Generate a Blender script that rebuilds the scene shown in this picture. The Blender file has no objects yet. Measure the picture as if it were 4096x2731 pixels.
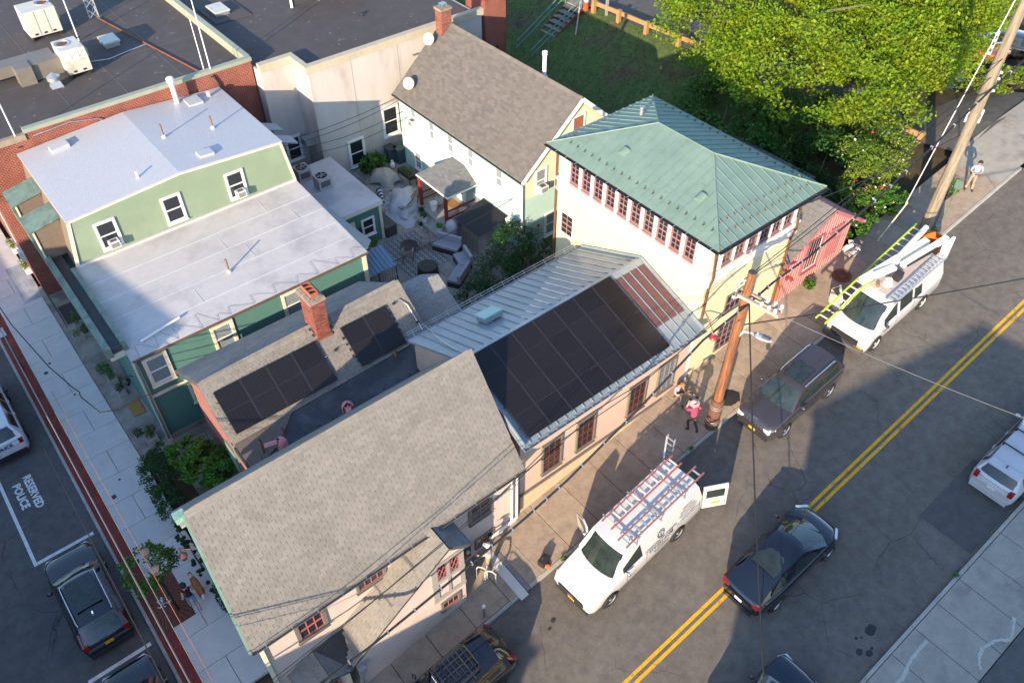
import bpy, bmesh, math, random
import numpy as np
from mathutils import Vector as V, Matrix

R = math.radians
rnd = random.Random(7)
SC = bpy.context.scene
COL = SC.collection

# ---------------------------------------------------------------- camera, sky, sun, exposure
SUN_AZ, SUN_EL = 29.0, 15.5          # heading in which shadows fall (from +X towards +Y), elevation
HEAD = R(50.74)                      # camera heading from +X
CAM_H = 29.9
cam = bpy.data.cameras.new('camera'); cam_ob = bpy.data.objects.new('camera', cam); COL.objects.link(cam_ob)
cam.sensor_width = 36.0; cam.lens = 28.74; cam.clip_start = 0.5; cam.clip_end = 2000
cam_ob.location = (0, 0, CAM_H)
cam_ob.rotation_euler = (R(45.0), 0, HEAD - R(90))
SC.camera = cam_ob

wd = bpy.data.worlds.new('World'); SC.world = wd; wd.use_nodes = True
nt = wd.node_tree; bg = nt.nodes['Background']
sky = nt.nodes.new('ShaderNodeTexSky'); sky.sky_type = 'NISHITA'; sky.sun_disc = False
sky.sun_elevation = R(SUN_EL + 6)
_sd = V((-math.cos(R(SUN_AZ)), -math.sin(R(SUN_AZ))))          # towards the sun, in plan
sky.sun_rotation = math.atan2(_sd.x, _sd.y)
sky.air_density = 1.0; sky.dust_density = 0.4; sky.ozone_density = 2.5
nt.links.new(sky.outputs[0], bg.inputs[0]); bg.inputs[1].default_value = 0.15
sun = bpy.data.lights.new('sun', 'SUN'); sun.energy = 3.9; sun.angle = R(0.5); sun.color = (1.0, 0.80, 0.57)
sun_ob = bpy.data.objects.new('sun', sun); COL.objects.link(sun_ob)
_tow = V((_sd.x * math.cos(R(SUN_EL)), _sd.y * math.cos(R(SUN_EL)), math.sin(R(SUN_EL))))
sun_ob.rotation_euler = _tow.to_track_quat('Z', 'Y').to_euler(); sun_ob.location = (-40, -30, 40)
SC.view_settings.view_transform = 'Standard'; SC.view_settings.look = 'None'
SC.view_settings.gamma = 1.0; SC.view_settings.exposure = 1.5; SC.view_settings.use_curve_mapping = False
SC.cycles.max_bounces = 6; SC.cycles.transparent_max_bounces = 8

# ---------------------------------------------------------------- materials
MATS = {}
def lin(c):
    return tuple((x / 12.92 if x <= .04045 else ((x + .055) / 1.055) ** 2.4) for x in c)
def mat(name, col, rough=.75, var=.12, scale=3.0, bump=0.0, bscale=40.0, metal=0.0, spec=.5, rand=0.0,
        col2=None, c2scale=.6, c2lo=.45, c2hi=.62, coat=0.0, space='pos', island=0.0, emit=None, detail=4.0, stretch=None):
    """procedural principled material: base colour with noise variation, optional second tone patches, bump"""
    if name in MATS: return MATS[name]
    m = bpy.data.materials.new(name); m.use_nodes = True; MATS[name] = m
    n = m.node_tree.nodes; L = m.node_tree.links; b = n['Principled BSDF']
    b.inputs['Roughness'].default_value = rough; b.inputs['Metallic'].default_value = metal
    b.inputs['Specular IOR Level'].default_value = spec
    if coat: b.inputs['Coat Weight'].default_value = coat; b.inputs['Coat Roughness'].default_value = .03
    if space == 'pos': src = n.new('ShaderNodeNewGeometry').outputs['Position']
    else: src = n.new('ShaderNodeTexCoord').outputs['Object']
    if stretch:
        mp = n.new('ShaderNodeMapping'); mp.inputs['Scale'].default_value = stretch; L.new(src, mp.inputs[0]); src = mp.outputs[0]
    c4 = (*col, 1)
    cur = None
    if col2 is not None:
        t2 = n.new('ShaderNodeTexNoise'); t2.inputs['Scale'].default_value = c2scale; t2.inputs['Detail'].default_value = 5
        t2.inputs['Roughness'].default_value = .62
        L.new(src, t2.inputs['Vector'])
        mr = n.new('ShaderNodeMapRange'); mr.inputs[1].default_value = c2lo; mr.inputs[2].default_value = c2hi
        L.new(t2.outputs[0], mr.inputs[0])
        mx = n.new('ShaderNodeMix'); mx.data_type = 'RGBA'; mx.inputs[6].default_value = c4; mx.inputs[7].default_value = (*col2, 1)
        L.new(mr.outputs[0], mx.inputs[0]); cur = mx.outputs[2]
    if var or rand or island:
        hsv = n.new('ShaderNodeHueSaturation')
        if cur is not None: L.new(cur, hsv.inputs['Color'])
        else: hsv.inputs['Color'].default_value = c4
        t = n.new('ShaderNodeTexNoise'); t.inputs['Scale'].default_value = scale; t.inputs['Detail'].default_value = detail
        t.inputs['Roughness'].default_value = .65
        L.new(src, t.inputs['Vector'])
        mr2 = n.new('ShaderNodeMapRange'); mr2.inputs[1].default_value = .25; mr2.inputs[2].default_value = .75
        mr2.inputs[3].default_value = 1 - var; mr2.inputs[4].default_value = 1 + var
        L.new(t.outputs[0], mr2.inputs[0]); val = mr2.outputs[0]
        for k, amt in (('obj', rand), ('isl', island)):
            if not amt: continue
            o = n.new('ShaderNodeObjectInfo').outputs['Random'] if k == 'obj' else n.new('ShaderNodeNewGeometry').outputs['Random Per Island']
            mm = n.new('ShaderNodeMapRange'); mm.inputs[3].default_value = 1 - amt; mm.inputs[4].default_value = 1 + amt
            L.new(o, mm.inputs[0]); mu = n.new('ShaderNodeMath'); mu.operation = 'MULTIPLY'
            L.new(val, mu.inputs[0]); L.new(mm.outputs[0], mu.inputs[1]); val = mu.outputs[0]
        L.new(val, hsv.inputs['Value']); cur = hsv.outputs[0]
    if cur is not None: L.new(cur, b.inputs['Base Color'])
    else: b.inputs['Base Color'].default_value = c4
    if bump:
        tb = n.new('ShaderNodeTexNoise'); tb.inputs['Scale'].default_value = bscale; tb.inputs['Detail'].default_value = 3
        L.new(src, tb.inputs['Vector']); bp = n.new('ShaderNodeBump'); bp.inputs['Strength'].default_value = bump
        bp.inputs['Distance'].default_value = .02
        L.new(tb.outputs[0], bp.inputs['Height']); L.new(bp.outputs[0], b.inputs['Normal'])
    if emit: b.inputs['Emission Color'].default_value = (*emit[0], 1); b.inputs['Emission Strength'].default_value = emit[1]
    return m
def S(r, g, b): return lin((r / 255, g / 255, b / 255))

def cracks(m, dark=.35, scale=.42, width=.012, mask=.5, speck=.5):
    """adds a web of dark cracks and light aggregate flecks to an existing material"""
    n = m.node_tree.nodes; L = m.node_tree.links; b = n['Principled BSDF']
    old = b.inputs['Base Color'].links[0].from_socket
    g = n.new('ShaderNodeNewGeometry').outputs['Position']
    d = n.new('ShaderNodeTexNoise'); d.inputs['Scale'].default_value = 1.6; d.inputs['Detail'].default_value = 6; L.new(g, d.inputs['Vector'])
    mx = n.new('ShaderNodeMix'); mx.data_type = 'VECTOR'; mx.inputs[0].default_value = .25; L.new(g, mx.inputs[4]); L.new(d.outputs[1], mx.inputs[5])
    v = n.new('ShaderNodeTexVoronoi'); v.feature = 'DISTANCE_TO_EDGE'; v.inputs['Scale'].default_value = scale
    L.new(mx.outputs[1], v.inputs['Vector'])
    lt = n.new('ShaderNodeMapRange'); lt.inputs[1].default_value = 0; lt.inputs[2].default_value = width
    lt.inputs[3].default_value = 1; lt.inputs[4].default_value = 0; L.new(v.outputs[0], lt.inputs[0])
    k = n.new('ShaderNodeTexNoise'); k.inputs['Scale'].default_value = .35; k.inputs['Detail'].default_value = 3; L.new(g, k.inputs['Vector'])
    km = n.new('ShaderNodeMapRange'); km.inputs[1].default_value = mask - .04; km.inputs[2].default_value = mask + .08; L.new(k.outputs[0], km.inputs[0])
    mu = n.new('ShaderNodeMath'); mu.operation = 'MULTIPLY'; L.new(lt.outputs[0], mu.inputs[0]); L.new(km.outputs[0], mu.inputs[1])
    mc = n.new('ShaderNodeMix'); mc.data_type = 'RGBA'; mc.blend_type = 'MULTIPLY'; mc.inputs[7].default_value = (dark, dark, dark, 1)
    L.new(mu.outputs[0], mc.inputs[0]); L.new(old, mc.inputs[6])
    s = n.new('ShaderNodeTexVoronoi'); s.inputs['Scale'].default_value = 22; L.new(g, s.inputs['Vector'])
    sm = n.new('ShaderNodeMapRange'); sm.inputs[1].default_value = .08; sm.inputs[2].default_value = .2; sm.inputs[3].default_value = speck; sm.inputs[4].default_value = 0
    L.new(s.outputs[0], sm.inputs[0])
    ms = n.new('ShaderNodeMix'); ms.data_type = 'RGBA'; ms.inputs[7].default_value = (.3, .29, .27, 1)
    sp = n.new('ShaderNodeMath'); sp.operation = 'MULTIPLY'; rr = n.new('ShaderNodeSeparateColor'); L.new(s.outputs[1], rr.inputs[0])
    gt = n.new('ShaderNodeMath'); gt.operation = 'GREATER_THAN'; gt.inputs[1].default_value = .6; L.new(rr.outputs[0], gt.inputs[0])
    L.new(sm.outputs[0], sp.inputs[0]); L.new(gt.outputs[0], sp.inputs[1]); L.new(sp.outputs[0], ms.inputs[0]); L.new(mc.outputs[2], ms.inputs[6])
    L.new(ms.outputs[2], b.inputs['Base Color'])
    return m

def spots(m, scale=5.0, r=.07, col=(.07,.06,.05), pick=.55, amt=.75):
    """scattered dark spots (gum, drips) over an existing material"""
    n = m.node_tree.nodes; L = m.node_tree.links; b = n['Principled BSDF']; old = b.inputs['Base Color'].links[0].from_socket
    v = n.new('ShaderNodeTexVoronoi'); v.inputs['Scale'].default_value = scale; L.new(n.new('ShaderNodeNewGeometry').outputs['Position'], v.inputs['Vector'])
    mr = n.new('ShaderNodeMapRange'); mr.inputs[1].default_value = r*.6; mr.inputs[2].default_value = r; mr.inputs[3].default_value = amt; mr.inputs[4].default_value = 0; L.new(v.outputs[0], mr.inputs[0])
    sc = n.new('ShaderNodeSeparateColor'); L.new(v.outputs[1], sc.inputs[0]); gt = n.new('ShaderNodeMath'); gt.operation = 'GREATER_THAN'; gt.inputs[1].default_value = pick; L.new(sc.outputs[0], gt.inputs[0])
    mu = n.new('ShaderNodeMath'); mu.operation = 'MULTIPLY'; L.new(mr.outputs[0], mu.inputs[0]); L.new(gt.outputs[0], mu.inputs[1])
    mx = n.new('ShaderNodeMix'); mx.data_type = 'RGBA'; mx.inputs[7].default_value = (*col, 1); L.new(mu.outputs[0], mx.inputs[0]); L.new(old, mx.inputs[6]); L.new(mx.outputs[2], b.inputs['Base Color'])
    return m

def brickmat(name, c1, c2, mortar, bw, bh, msize, axis='xz', rough=.85):
    """brick wall for surfaces whose bricks are too small to pick apart; axis says which world axes run along / up"""
    m = bpy.data.materials.new(name); m.use_nodes = True; MATS[name] = m
    n = m.node_tree.nodes; L = m.node_tree.links; b = n['Principled BSDF']; b.inputs['Roughness'].default_value = rough
    g = n.new('ShaderNodeNewGeometry').outputs['Position']; sx = n.new('ShaderNodeSeparateXYZ'); L.new(g, sx.inputs[0])
    cb = n.new('ShaderNodeCombineXYZ'); L.new(sx.outputs['xyz'.index(axis[0])], cb.inputs[0]); L.new(sx.outputs['xyz'.index(axis[1])], cb.inputs[1])
    t = n.new('ShaderNodeTexBrick'); t.inputs['Scale'].default_value = 1; t.inputs['Brick Width'].default_value = bw; t.inputs['Row Height'].default_value = bh
    t.inputs['Mortar Size'].default_value = msize; t.inputs['Color1'].default_value = (*c1, 1); t.inputs['Color2'].default_value = (*c2, 1); t.inputs['Mortar'].default_value = (*mortar, 1)
    t.inputs['Mortar Smooth'].default_value = .2; t.inputs['Bias'].default_value = -.2
    L.new(cb.outputs[0], t.inputs['Vector'])
    no = n.new('ShaderNodeTexNoise'); no.inputs['Scale'].default_value = 1.1; no.inputs['Detail'].default_value = 6; L.new(g, no.inputs['Vector'])
    mr = n.new('ShaderNodeMapRange'); mr.inputs[1].default_value = .3; mr.inputs[2].default_value = .7; mr.inputs[3].default_value = .75; mr.inputs[4].default_value = 1.2; L.new(no.outputs[0], mr.inputs[0])
    h = n.new('ShaderNodeHueSaturation'); L.new(t.outputs[0], h.inputs['Color']); L.new(mr.outputs[0], h.inputs['Value']); L.new(h.outputs[0], b.inputs['Base Color'])
    bp = n.new('ShaderNodeBump'); bp.inputs['Strength'].default_value = .6; bp.inputs['Distance'].default_value = .02; bp.invert = True
    L.new(t.outputs[1], bp.inputs['Height']); L.new(bp.outputs[0], b.inputs['Normal'])
    return m

def leafmat(name, col, trans=.35, isl=.35):
    m = bpy.data.materials.new(name); m.use_nodes = True; MATS[name] = m
    n = m.node_tree.nodes; L = m.node_tree.links; b = n['Principled BSDF']; out = n['Material Output']
    b.inputs['Roughness'].default_value = .55; b.inputs['Specular IOR Level'].default_value = .3
    g = n.new('ShaderNodeNewGeometry'); h = n.new('ShaderNodeHueSaturation'); h.inputs['Color'].default_value = (*col, 1)
    mr = n.new('ShaderNodeMapRange'); mr.inputs[3].default_value = 1 - isl; mr.inputs[4].default_value = 1 + isl
    L.new(g.outputs['Random Per Island'], mr.inputs[0]); L.new(mr.outputs[0], h.inputs['Value'])
    no = n.new('ShaderNodeTexNoise'); no.inputs['Scale'].default_value = .8; L.new(g.outputs['Position'], no.inputs['Vector'])
    hr = n.new('ShaderNodeMapRange'); hr.inputs[1].default_value = .3; hr.inputs[2].default_value = .7; hr.inputs[3].default_value = .475; hr.inputs[4].default_value = .525
    L.new(no.outputs[0], hr.inputs[0]); L.new(hr.outputs[0], h.inputs['Hue'])
    L.new(h.outputs[0], b.inputs['Base Color'])
    t = n.new('ShaderNodeBsdfTranslucent'); L.new(h.outputs[0], t.inputs[0])
    mx = n.new('ShaderNodeMixShader'); mx.inputs[0].default_value = trans; L.new(b.outputs[0], mx.inputs[1]); L.new(t.outputs[0], mx.inputs[2]); L.new(mx.outputs[0], out.inputs[0])
    return m

# ---------------------------------------------------------------- mesh builder
class MB:
    def __init__(s): s.v = []; s.f = []; s.m = []
    def add(s, vs, fs, mi=0):
        o = len(s.v); s.v.extend([tuple(p) for p in vs]); s.f.extend([tuple(i + o for i in f) for f in fs]); s.m.extend([mi] * len(fs)); return s
    def box(s, x0, x1, y0, y1, z0, z1, mi=0):
        return s.add([(x0,y0,z0),(x1,y0,z0),(x1,y1,z0),(x0,y1,z0),(x0,y0,z1),(x1,y0,z1),(x1,y1,z1),(x0,y1,z1)],
                     [(0,3,2,1),(4,5,6,7),(0,1,5,4),(1,2,6,5),(2,3,7,6),(3,0,4,7)], mi)
    def obox(s, c, a, b, d, mi=0):
        """box with centre c and half-axis vectors a, b, d"""
        c, a, b, d = V(c), V(a), V(b), V(d); p = []
        for k in (-1, 1):
            for i, j in ((-1,-1),(1,-1),(1,1),(-1,1)): p.append(c + a*i + b*j + d*k)
        return s.add(p, [(0,3,2,1),(4,5,6,7),(0,1,5,4),(1,2,6,5),(2,3,7,6),(3,0,4,7)], mi)
    def beam(s, p, q, w, h, up=(0,0,1), mi=0):
        p, q = V(p), V(q); d = q - p; u = V(up); x = d.cross(u)
        if x.length < 1e-6: x = d.cross(V((1,0,0)))
        x.normalize(); y = x.cross(d).normalized()
        return s.obox((p+q)/2, d/2, x*(w/2), y*(h/2), mi)
    def quad(s, *p, mi=0): return s.add(p, [tuple(range(len(p)))], mi)
    def prism(s, poly, vec, mi=0):
        n = len(poly); a = [V(p) for p in poly]; b = [p + V(vec) for p in a]
        return s.add(a + b, [tuple(range(n))[::-1], tuple(range(n, 2*n))] + [(i, (i+1) % n, n + (i+1) % n, n + i) for i in range(n)], mi)
    def tube(s, path, r, n=8, cap=True, mi=0):
        P = [V(p) for p in path]; k = len(P); rr = r if isinstance(r, (list, tuple)) else [r]*k
        ref = V((0,0,1)); vs = []; prev = None
        for i in range(k):
            t = (P[min(i+1,k-1)] - P[max(i-1,0)]).normalized()
            x = t.cross(ref) if prev is None else prev - t*prev.dot(t)
            if x.length < 1e-4: x = t.cross(V((1,0,0)))
            x.normalize(); prev = x; y = t.cross(x)
            for j in range(n):
                a = 2*math.pi*j/n; vs.append(P[i] + (x*math.cos(a) + y*math.sin(a))*rr[i])
        fs = [(i*n+j, i*n+(j+1)%n, (i+1)*n+(j+1)%n, (i+1)*n+j) for i in range(k-1) for j in range(n)]
        if cap: fs += [tuple(range(n))[::-1], tuple(range((k-1)*n, k*n))]
        return s.add(vs, fs, mi)
    def lathe(s, c, prof, n=16, axis=(0,0,1), mi=0):
        ax = V(axis).normalized(); x = ax.orthogonal().normalized(); y = ax.cross(x); c = V(c); vs = []
        for (r, z) in prof:
            for j in range(n):
                a = 2*math.pi*j/n; vs.append(c + ax*z + (x*math.cos(a) + y*math.sin(a))*r)
        k = len(prof); fs = [(i*n+j, i*n+(j+1)%n, (i+1)*n+(j+1)%n, (i+1)*n+j) for i in range(k-1) for j in range(n)]
        fs += [tuple(range(n))[::-1], tuple(range((k-1)*n, k*n))]
        return s.add(vs, fs, mi)
    def ell(s, c, rx, ry, rz, nu=12, nv=8, mi=0, rot=None):
        vs = []; c = V(c)
        for i in range(nv+1):
            t = math.pi*i/nv
            for j in range(nu):
                a = 2*math.pi*j/nu; p = V((rx*math.sin(t)*math.cos(a), ry*math.sin(t)*math.sin(a), rz*math.cos(t)))
                vs.append(c + (rot @ p if rot else p))
        fs = [(i*nu+j, (i+1)*nu+j, (i+1)*nu+(j+1)%nu, i*nu+(j+1)%nu) for i in range(nv) for j in range(nu)]
        return s.add(vs, fs, mi)

_TXT = {}
def text_geo(s, size, align='CENTER'):
    k = (s, size, align)
    if k not in _TXT:
        cu = bpy.data.curves.new('t', 'FONT'); cu.body = s; cu.size = size; cu.align_x = align; cu.align_y = 'CENTER'; cu.resolution_u = 2
        ob = bpy.data.objects.new('t', cu); COL.objects.link(ob); bpy.context.view_layer.update()
        me = bpy.data.meshes.new_from_object(ob.evaluated_get(bpy.context.evaluated_depsgraph_get()))
        _TXT[k] = ([tuple(v.co) for v in me.vertices], [tuple(p.vertices) for p in me.polygons])
        bpy.data.objects.remove(ob); bpy.data.curves.remove(cu); bpy.data.meshes.remove(me)
    return _TXT[k]
def put_text(mb, s, size, o, ux, uy, mi=0, align='CENTER', bold=0.0, sx=1.0):
    vs, fs = text_geo(s, size, align); o, ux, uy = V(o), V(ux).normalized(), V(uy).normalized()
    offs = [(0, 0)] if not bold else [(-bold, 0), (bold, 0), (0, bold), (0, -bold)]
    nn = ux.cross(uy)
    for q, (dx, dy) in enumerate(offs):
        mb.add([o + ux*(v[0]*sx+dx) + uy*(v[1]+dy) + nn*(q*.0004) for v in vs], fs, mi)

# ---------------------------------------------------------------- object helpers
def wmat(o):
    return o['_m'] if '_m' in o else None
ROOTM = {}
def mesh_of(name, mb, mats, smooth=None):
    me = bpy.data.meshes.new(name); me.from_pydata(mb.v, [], mb.f)
    if not isinstance(mats, (list, tuple)): mats = [mats]
    for m in mats: me.materials.append(m)
    if len(mats) > 1: me.polygons.foreach_set('material_index', mb.m)
    if smooth is not None:
        me.polygons.foreach_set('use_smooth', [True]*len(me.polygons))
        if smooth < 180: me.set_sharp_from_angle(angle=R(smooth))
    me.update(); return me
def mk(name, mb, mats, parent=None, smooth=None, local=False, label=None, cat=None, group=None, kind=None, keep=False):
    """one mesh object; origin moved to the middle of its base; children keep their place"""
    if not keep:
        a = np.array(mb.v); lo = a.min(0); hi = a.max(0); c = V(((lo[0]+hi[0])/2, (lo[1]+hi[1])/2, lo[2]))
        mb2 = MB(); mb2.v = [tuple(p) for p in (a - np.array(c))]; mb2.f = mb.f; mb2.m = mb.m
    else: c = V((0,0,0)); mb2 = mb
    o = bpy.data.objects.new(name, mesh_of(name, mb2, mats, smooth)); COL.objects.link(o); o.location = c
    ROOTM[o.name] = Matrix.Translation(c)
    attach(o, parent, local)
    if parent is not None and local is False: pass
    return tag(o, label, cat, group, kind)
def attach(o, parent, local=False):
    if parent is None: return
    o.parent = parent
    if not local:
        o.matrix_parent_inverse = ROOTM[parent.name].inverted()
    else:
        # coordinates given in the frame of the top-level thing: undo an intermediate part's own offset
        pm = Matrix.Identity(4); p = parent
        while p.parent is not None: pm = p.matrix_local @ pm if False else pm; p = p.parent
        if parent.parent is not None: o.matrix_parent_inverse = Matrix.Translation(parent.location).inverted()
def tag(o, label=None, cat=None, group=None, kind=None):
    if label: o['label'] = label
    if cat: o['category'] = cat
    if group: o['group'] = group
    if kind: o['kind'] = kind
    return o
def thing(name, label, cat, loc=(0,0,0), group=None, M=None):
    o = bpy.data.objects.new(name, None); COL.objects.link(o); o.empty_display_size = .3
    if M is not None: o.matrix_world = M; ROOTM[o.name] = M.copy()
    else: o.location = loc; ROOTM[o.name] = Matrix.Translation(V(loc))
    return tag(o, label, cat, group)
def inst(name, me, loc, parent, rot=None):
    """an alike piece sharing mesh data, world coordinates"""
    o = bpy.data.objects.new(name, me); COL.objects.link(o)
    o.location = loc
    if rot is not None: o.rotation_euler = rot
    ROOTM[o.name] = Matrix.Translation(V(loc))
    attach(o, parent); return o
def frame(p, fwd, up=(0,0,1)):
    f = V(fwd).normalized(); l = V(up).cross(f).normalized(); u = f.cross(l)
    return Matrix(((f.x,l.x,u.x,p[0]),(f.y,l.y,u.y,p[1]),(f.z,l.z,u.z,p[2]),(0,0,0,1)))
def copy_thing(o, M, label):
    c = o.copy(); COL.objects.link(c); c.matrix_world = M; ROOTM[c.name] = M.copy(); c['label'] = label
    for ch in o.children:
        k = ch.copy(); COL.objects.link(k); k.parent = c
        for g in ch.children:
            q = g.copy(); COL.objects.link(q); q.parent = k
    return c
GR = .145
def gz(x):
    if x < 0: return 0.0
    if x < 46: return GR*x
    return GR*46 + .05*(x-46)
RD = -.06; SW = .06        # road and pavement levels about the street's grade
# ================================================================ THE SETTING
M_asphalt = cracks(mat('asphalt', (.122,.109,.094), .92, .28, 2.5, .5, 120, spec=.25, col2=(.145,.13,.112), c2scale=.22, c2lo=.4, c2hi=.65, detail=8), .5, .6, .010, .5, .6)
M_asph_b = cracks(mat('asphalt_dark', (.104,.101,.097), .92, .25, 2.5, .5, 120, spec=.25, detail=8), .5, .4, .008, .52, .5)
M_conc_a = mat('concrete_tan', (.31,.245,.185), .9, .22, 3.0, .4, 60, rand=.06, spec=.2, col2=(.235,.185,.14), c2scale=1.1, c2lo=.5, c2hi=.72, detail=9)
M_conc_b = mat('concrete_pale', (.50,.495,.465), .9, .10, 1.5, .2, 60, rand=.04, spec=.2, detail=8)
M_conc_s = mat('concrete_grey', (.30,.28,.24), .9, .16, 2.2, .4, 60, rand=.05, spec=.2, col2=(.21,.195,.17), c2scale=.9, c2lo=.52, c2hi=.68, detail=9)
for _m in (M_conc_a, M_conc_s): cracks(_m, .5, .2, .004, .62, -.0)
spots(M_conc_a, 7, .09, (.10,.075,.055), .45, .7); spots(M_conc_a, 26, .16, (.16,.12,.09), .5, .5); spots(M_conc_s, 9, .10, (.09,.085,.08), .4, .7); spots(M_conc_s, 24, .16, (.13,.125,.115), .5, .5); spots(M_conc_b, 3, .02, (.12,.12,.12), .6, .7)
M_conc_old = mat('concrete_weathered', (.26,.24,.21), .92, .3, 1.3, .4, 30, spec=.2, col2=(.17,.15,.125), c2scale=.8, detail=9)
M_kerb = mat('kerb_stone', (.34,.32,.285), .9, .2, 2.0, .3, 40, rand=.08, spec=.2, detail=8)
M_yellow = mat('yellow_paint', (.58,.32,.015), .7, .22, 6.0, .2, 60, spec=.3, col2=(.26,.17,.05), c2scale=4, c2lo=.55, c2hi=.68, detail=8)
M_white_line = mat('white_road_paint', (.62,.62,.60), .75, .2, 5.0, spec=.3, col2=(.25,.25,.25), c2scale=6, c2lo=.6, c2hi=.75, detail=8)
M_strip = brickmat('red_paver', S(128,52,40), S(112,44,35), S(84,42,35), .2, .1, .006, 'yx')
M_grass = mat('grass', (.085,.12,.04), .95, .35, 2.5, .8, 30, spec=.1, col2=(.11,.085,.05), c2scale=.35, c2lo=.5, c2hi=.66, detail=9)
M_soil = mat('soil', (.07,.055,.035), .95, .4, 1.5, .6, 20, spec=.1, detail=8)
M_patio = mat('patio_concrete', (.29,.265,.235), .92, .28, 1.2, .3, 30, spec=.2, col2=(.19,.17,.15), c2scale=.7, rand=.08, detail=9)
M_rust = mat('rusty_iron', (.17,.062,.03), .8, .35, 9.0, .3, 50, spec=.3)
M_iron = mat('dark_iron', (.05,.045,.042), .7, .3, 12, spec=.4)
M_tile = brickmat('blue_grey_paver', S(150,158,165), S(135,145,155), S(165,165,165), .3, .15, .008, 'yx')

def hn(x):
    for (a, za), (b, zb) in zip([(-300,-.3),(12,-.3),(14,1.85),(31,1.85),(33,2.3),(41,5.35),(42,5.4),(300,9)][:-1], [(12,-.3),(14,1.85),(31,1.85),(33,2.3),(41,5.35),(42,5.4),(300,9)]):
        if a <= x <= b: return za + (zb-za)*(x-a)/(b-a)
    return 9
def ground_h(x, y):
    s = gz(x) - .35
    if y < 14.3: return s
    t = min(1, (y-14.3)/5); t = t*t*(3-2*t); return s + (hn(x) - s)*t
def sheet(name, xs, ys, f, m, **k):
    mb = MB(); n = len(ys)
    mb.add([(x, y, f(x, y)) for x in xs for y in ys], [(i*n+j, (i+1)*n+j, (i+1)*n+j+1, i*n+j+1) for i in range(len(xs)-1) for j in range(n-1)])
    return mk(name, mb, m, **k)
def frange(a, b, st): return list(np.arange(a, b + st*.5, st))
_xs = [-400,-200,-100,-60,-30,-16] + frange(-8, 60, 2) + [70,90,130,200,400]
_ys = [-400,-200,-100,-50,-25,-12] + frange(-4, 60, 1.5) + [75,100,150,250,400]
sheet('ground', _xs, _ys, ground_h, M_soil, smooth=60, kind='structure')
sheet('grass_bank', frange(24, 41.6, .8), frange(22, 66, 2), lambda x, y: ground_h(x, y) + .05, M_grass, smooth=60, kind='structure')
_rx = [-60,-30,-14] + frange(-2, 0, 1) + frange(2, 64, 2) + [80,120]
road = sheet('road', _rx, [1.4, 6.5, 11.35], lambda x, y: gz(x) + RD, M_asphalt, kind='structure')
sheet('side_street', [-14, -9, -4.2, -1.62], [-60, -20, 1.0, 1.4, 11.35, 11.8, 30, 60, 120], lambda x, y: -.115 if y > 11.4 or y < 1.3 else -.09, M_asph_b, kind='structure')
sheet('parking_lot', frange(41.6, 80, 4.8), [18.6, 26, 34, 44, 60, 80], lambda x, y: 5.45 + max(0, (x-52))*.02, M_asph_b, kind='structure')
sheet('corner_lot', [12, 17, 20, 30, 45], [-40, -20, -1.15], lambda x, y: gz(x) + .03, M_asph_b, kind='structure')
sheet('driveway', [42.4, 44, 46, 48, 50.4], [14.2, 15.5, 17, 18.6, 20.5], lambda x, y: (gz(x)+SW+.01) + (5.47-gz(x)-SW-.01)*min(1, max(0, (y-14.2)/4.4)), M_asphalt, kind='structure')
sheet('driveway_apron', [41.6, 44, 47, 50.6], [11.5, 12.8, 14.4], lambda x, y: gz(x) + SW + .006, M_conc_s, kind='structure')

# --- yellow centre lines, in painted lengths with gaps worn at the cracks
def slope_strip(x0, x1, y0, y1, off):
    mb = MB(); xs = [x0] + [x for x in frange(math.ceil(x0), math.floor(x1), 1.0) if x0 < x < x1] + [x1]
    for a, b in zip(xs[:-1], xs[1:]): mb.quad((a,y0,gz(a)+off),(b,y0,gz(b)+off),(b,y1,gz(b)+off),(a,y1,gz(a)+off))
    return mb
for y0 in (6.27, 6.52):
    mk('centre_line', slope_strip(-2, 58, y0, y0+.13, RD+.004), M_yellow, kind='structure')
# --- bays and lettering on the side street
def flat(name, x0, x1, y0, y1, z, m, **k):
    mb = MB(); mb.quad((x0,y0,z),(x1,y0,z),(x1,y1,z),(x0,y1,z)); return mk(name, mb, m, **k)
ZB = -.115
flat('bay_line', -4.26, -4.13, 25.5, 45, ZB+.004, M_white_line, kind='structure')
flat('bay_line', -4.12, -1.85, 25.5, 25.66, ZB+.004, M_white_line, kind='structure')
flat('bay_line', -4.2, -1.85, 19.3, 19.46, ZB+.004, M_white_line, kind='structure')
mb = MB(); put_text(mb, 'RESERVED', .46, (-3.16, 29.35, ZB+.005), (0,-1,0), (1,0,0), bold=.022, sx=1.02); mk('road_lettering', mb, M_white_line, kind='structure')
mb = MB(); put_text(mb, 'POLICE', .46, (-3.66, 29.4, ZB+.005), (0,-1,0), (1,0,0), bold=.022, sx=1.05); mk('road_lettering', mb, M_white_line, kind='structure')

# --- pavements: every slab is a piece of its own
def bevel_slab(L, W, T, g, gap=.012, b=.008):
    x0, x1, y0, y1 = gap, L-gap, gap, W-gap; mb = MB()
    def z(x, t): return g*x + t
    p = [(x0,y0,z(x0,-T)),(x1,y0,z(x1,-T)),(x1,y1,z(x1,-T)),(x0,y1,z(x0,-T)),
         (x0,y0,z(x0,-b)),(x1,y0,z(x1,-b)),(x1,y1,z(x1,-b)),(x0,y1,z(x0,-b)),
         (x0+b,y0+b,z(x0,0)),(x1-b,y0+b,z(x1,0)),(x1-b,y1-b,z(x1,0)),(x0+b,y1-b,z(x0,0))]
    f = [(8,9,10,11)] + [(i,(i+1)%4,4+(i+1)%4,4+i) for i in range(4)] + [(4+i,4+(i+1)%4,8+(i+1)%4,8+i) for i in range(4)]
    return mb.add(p, f)
north = thing('north_pavement', None, None, (20, 12.8, gz(20)))
tag(north, kind='structure')
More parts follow.
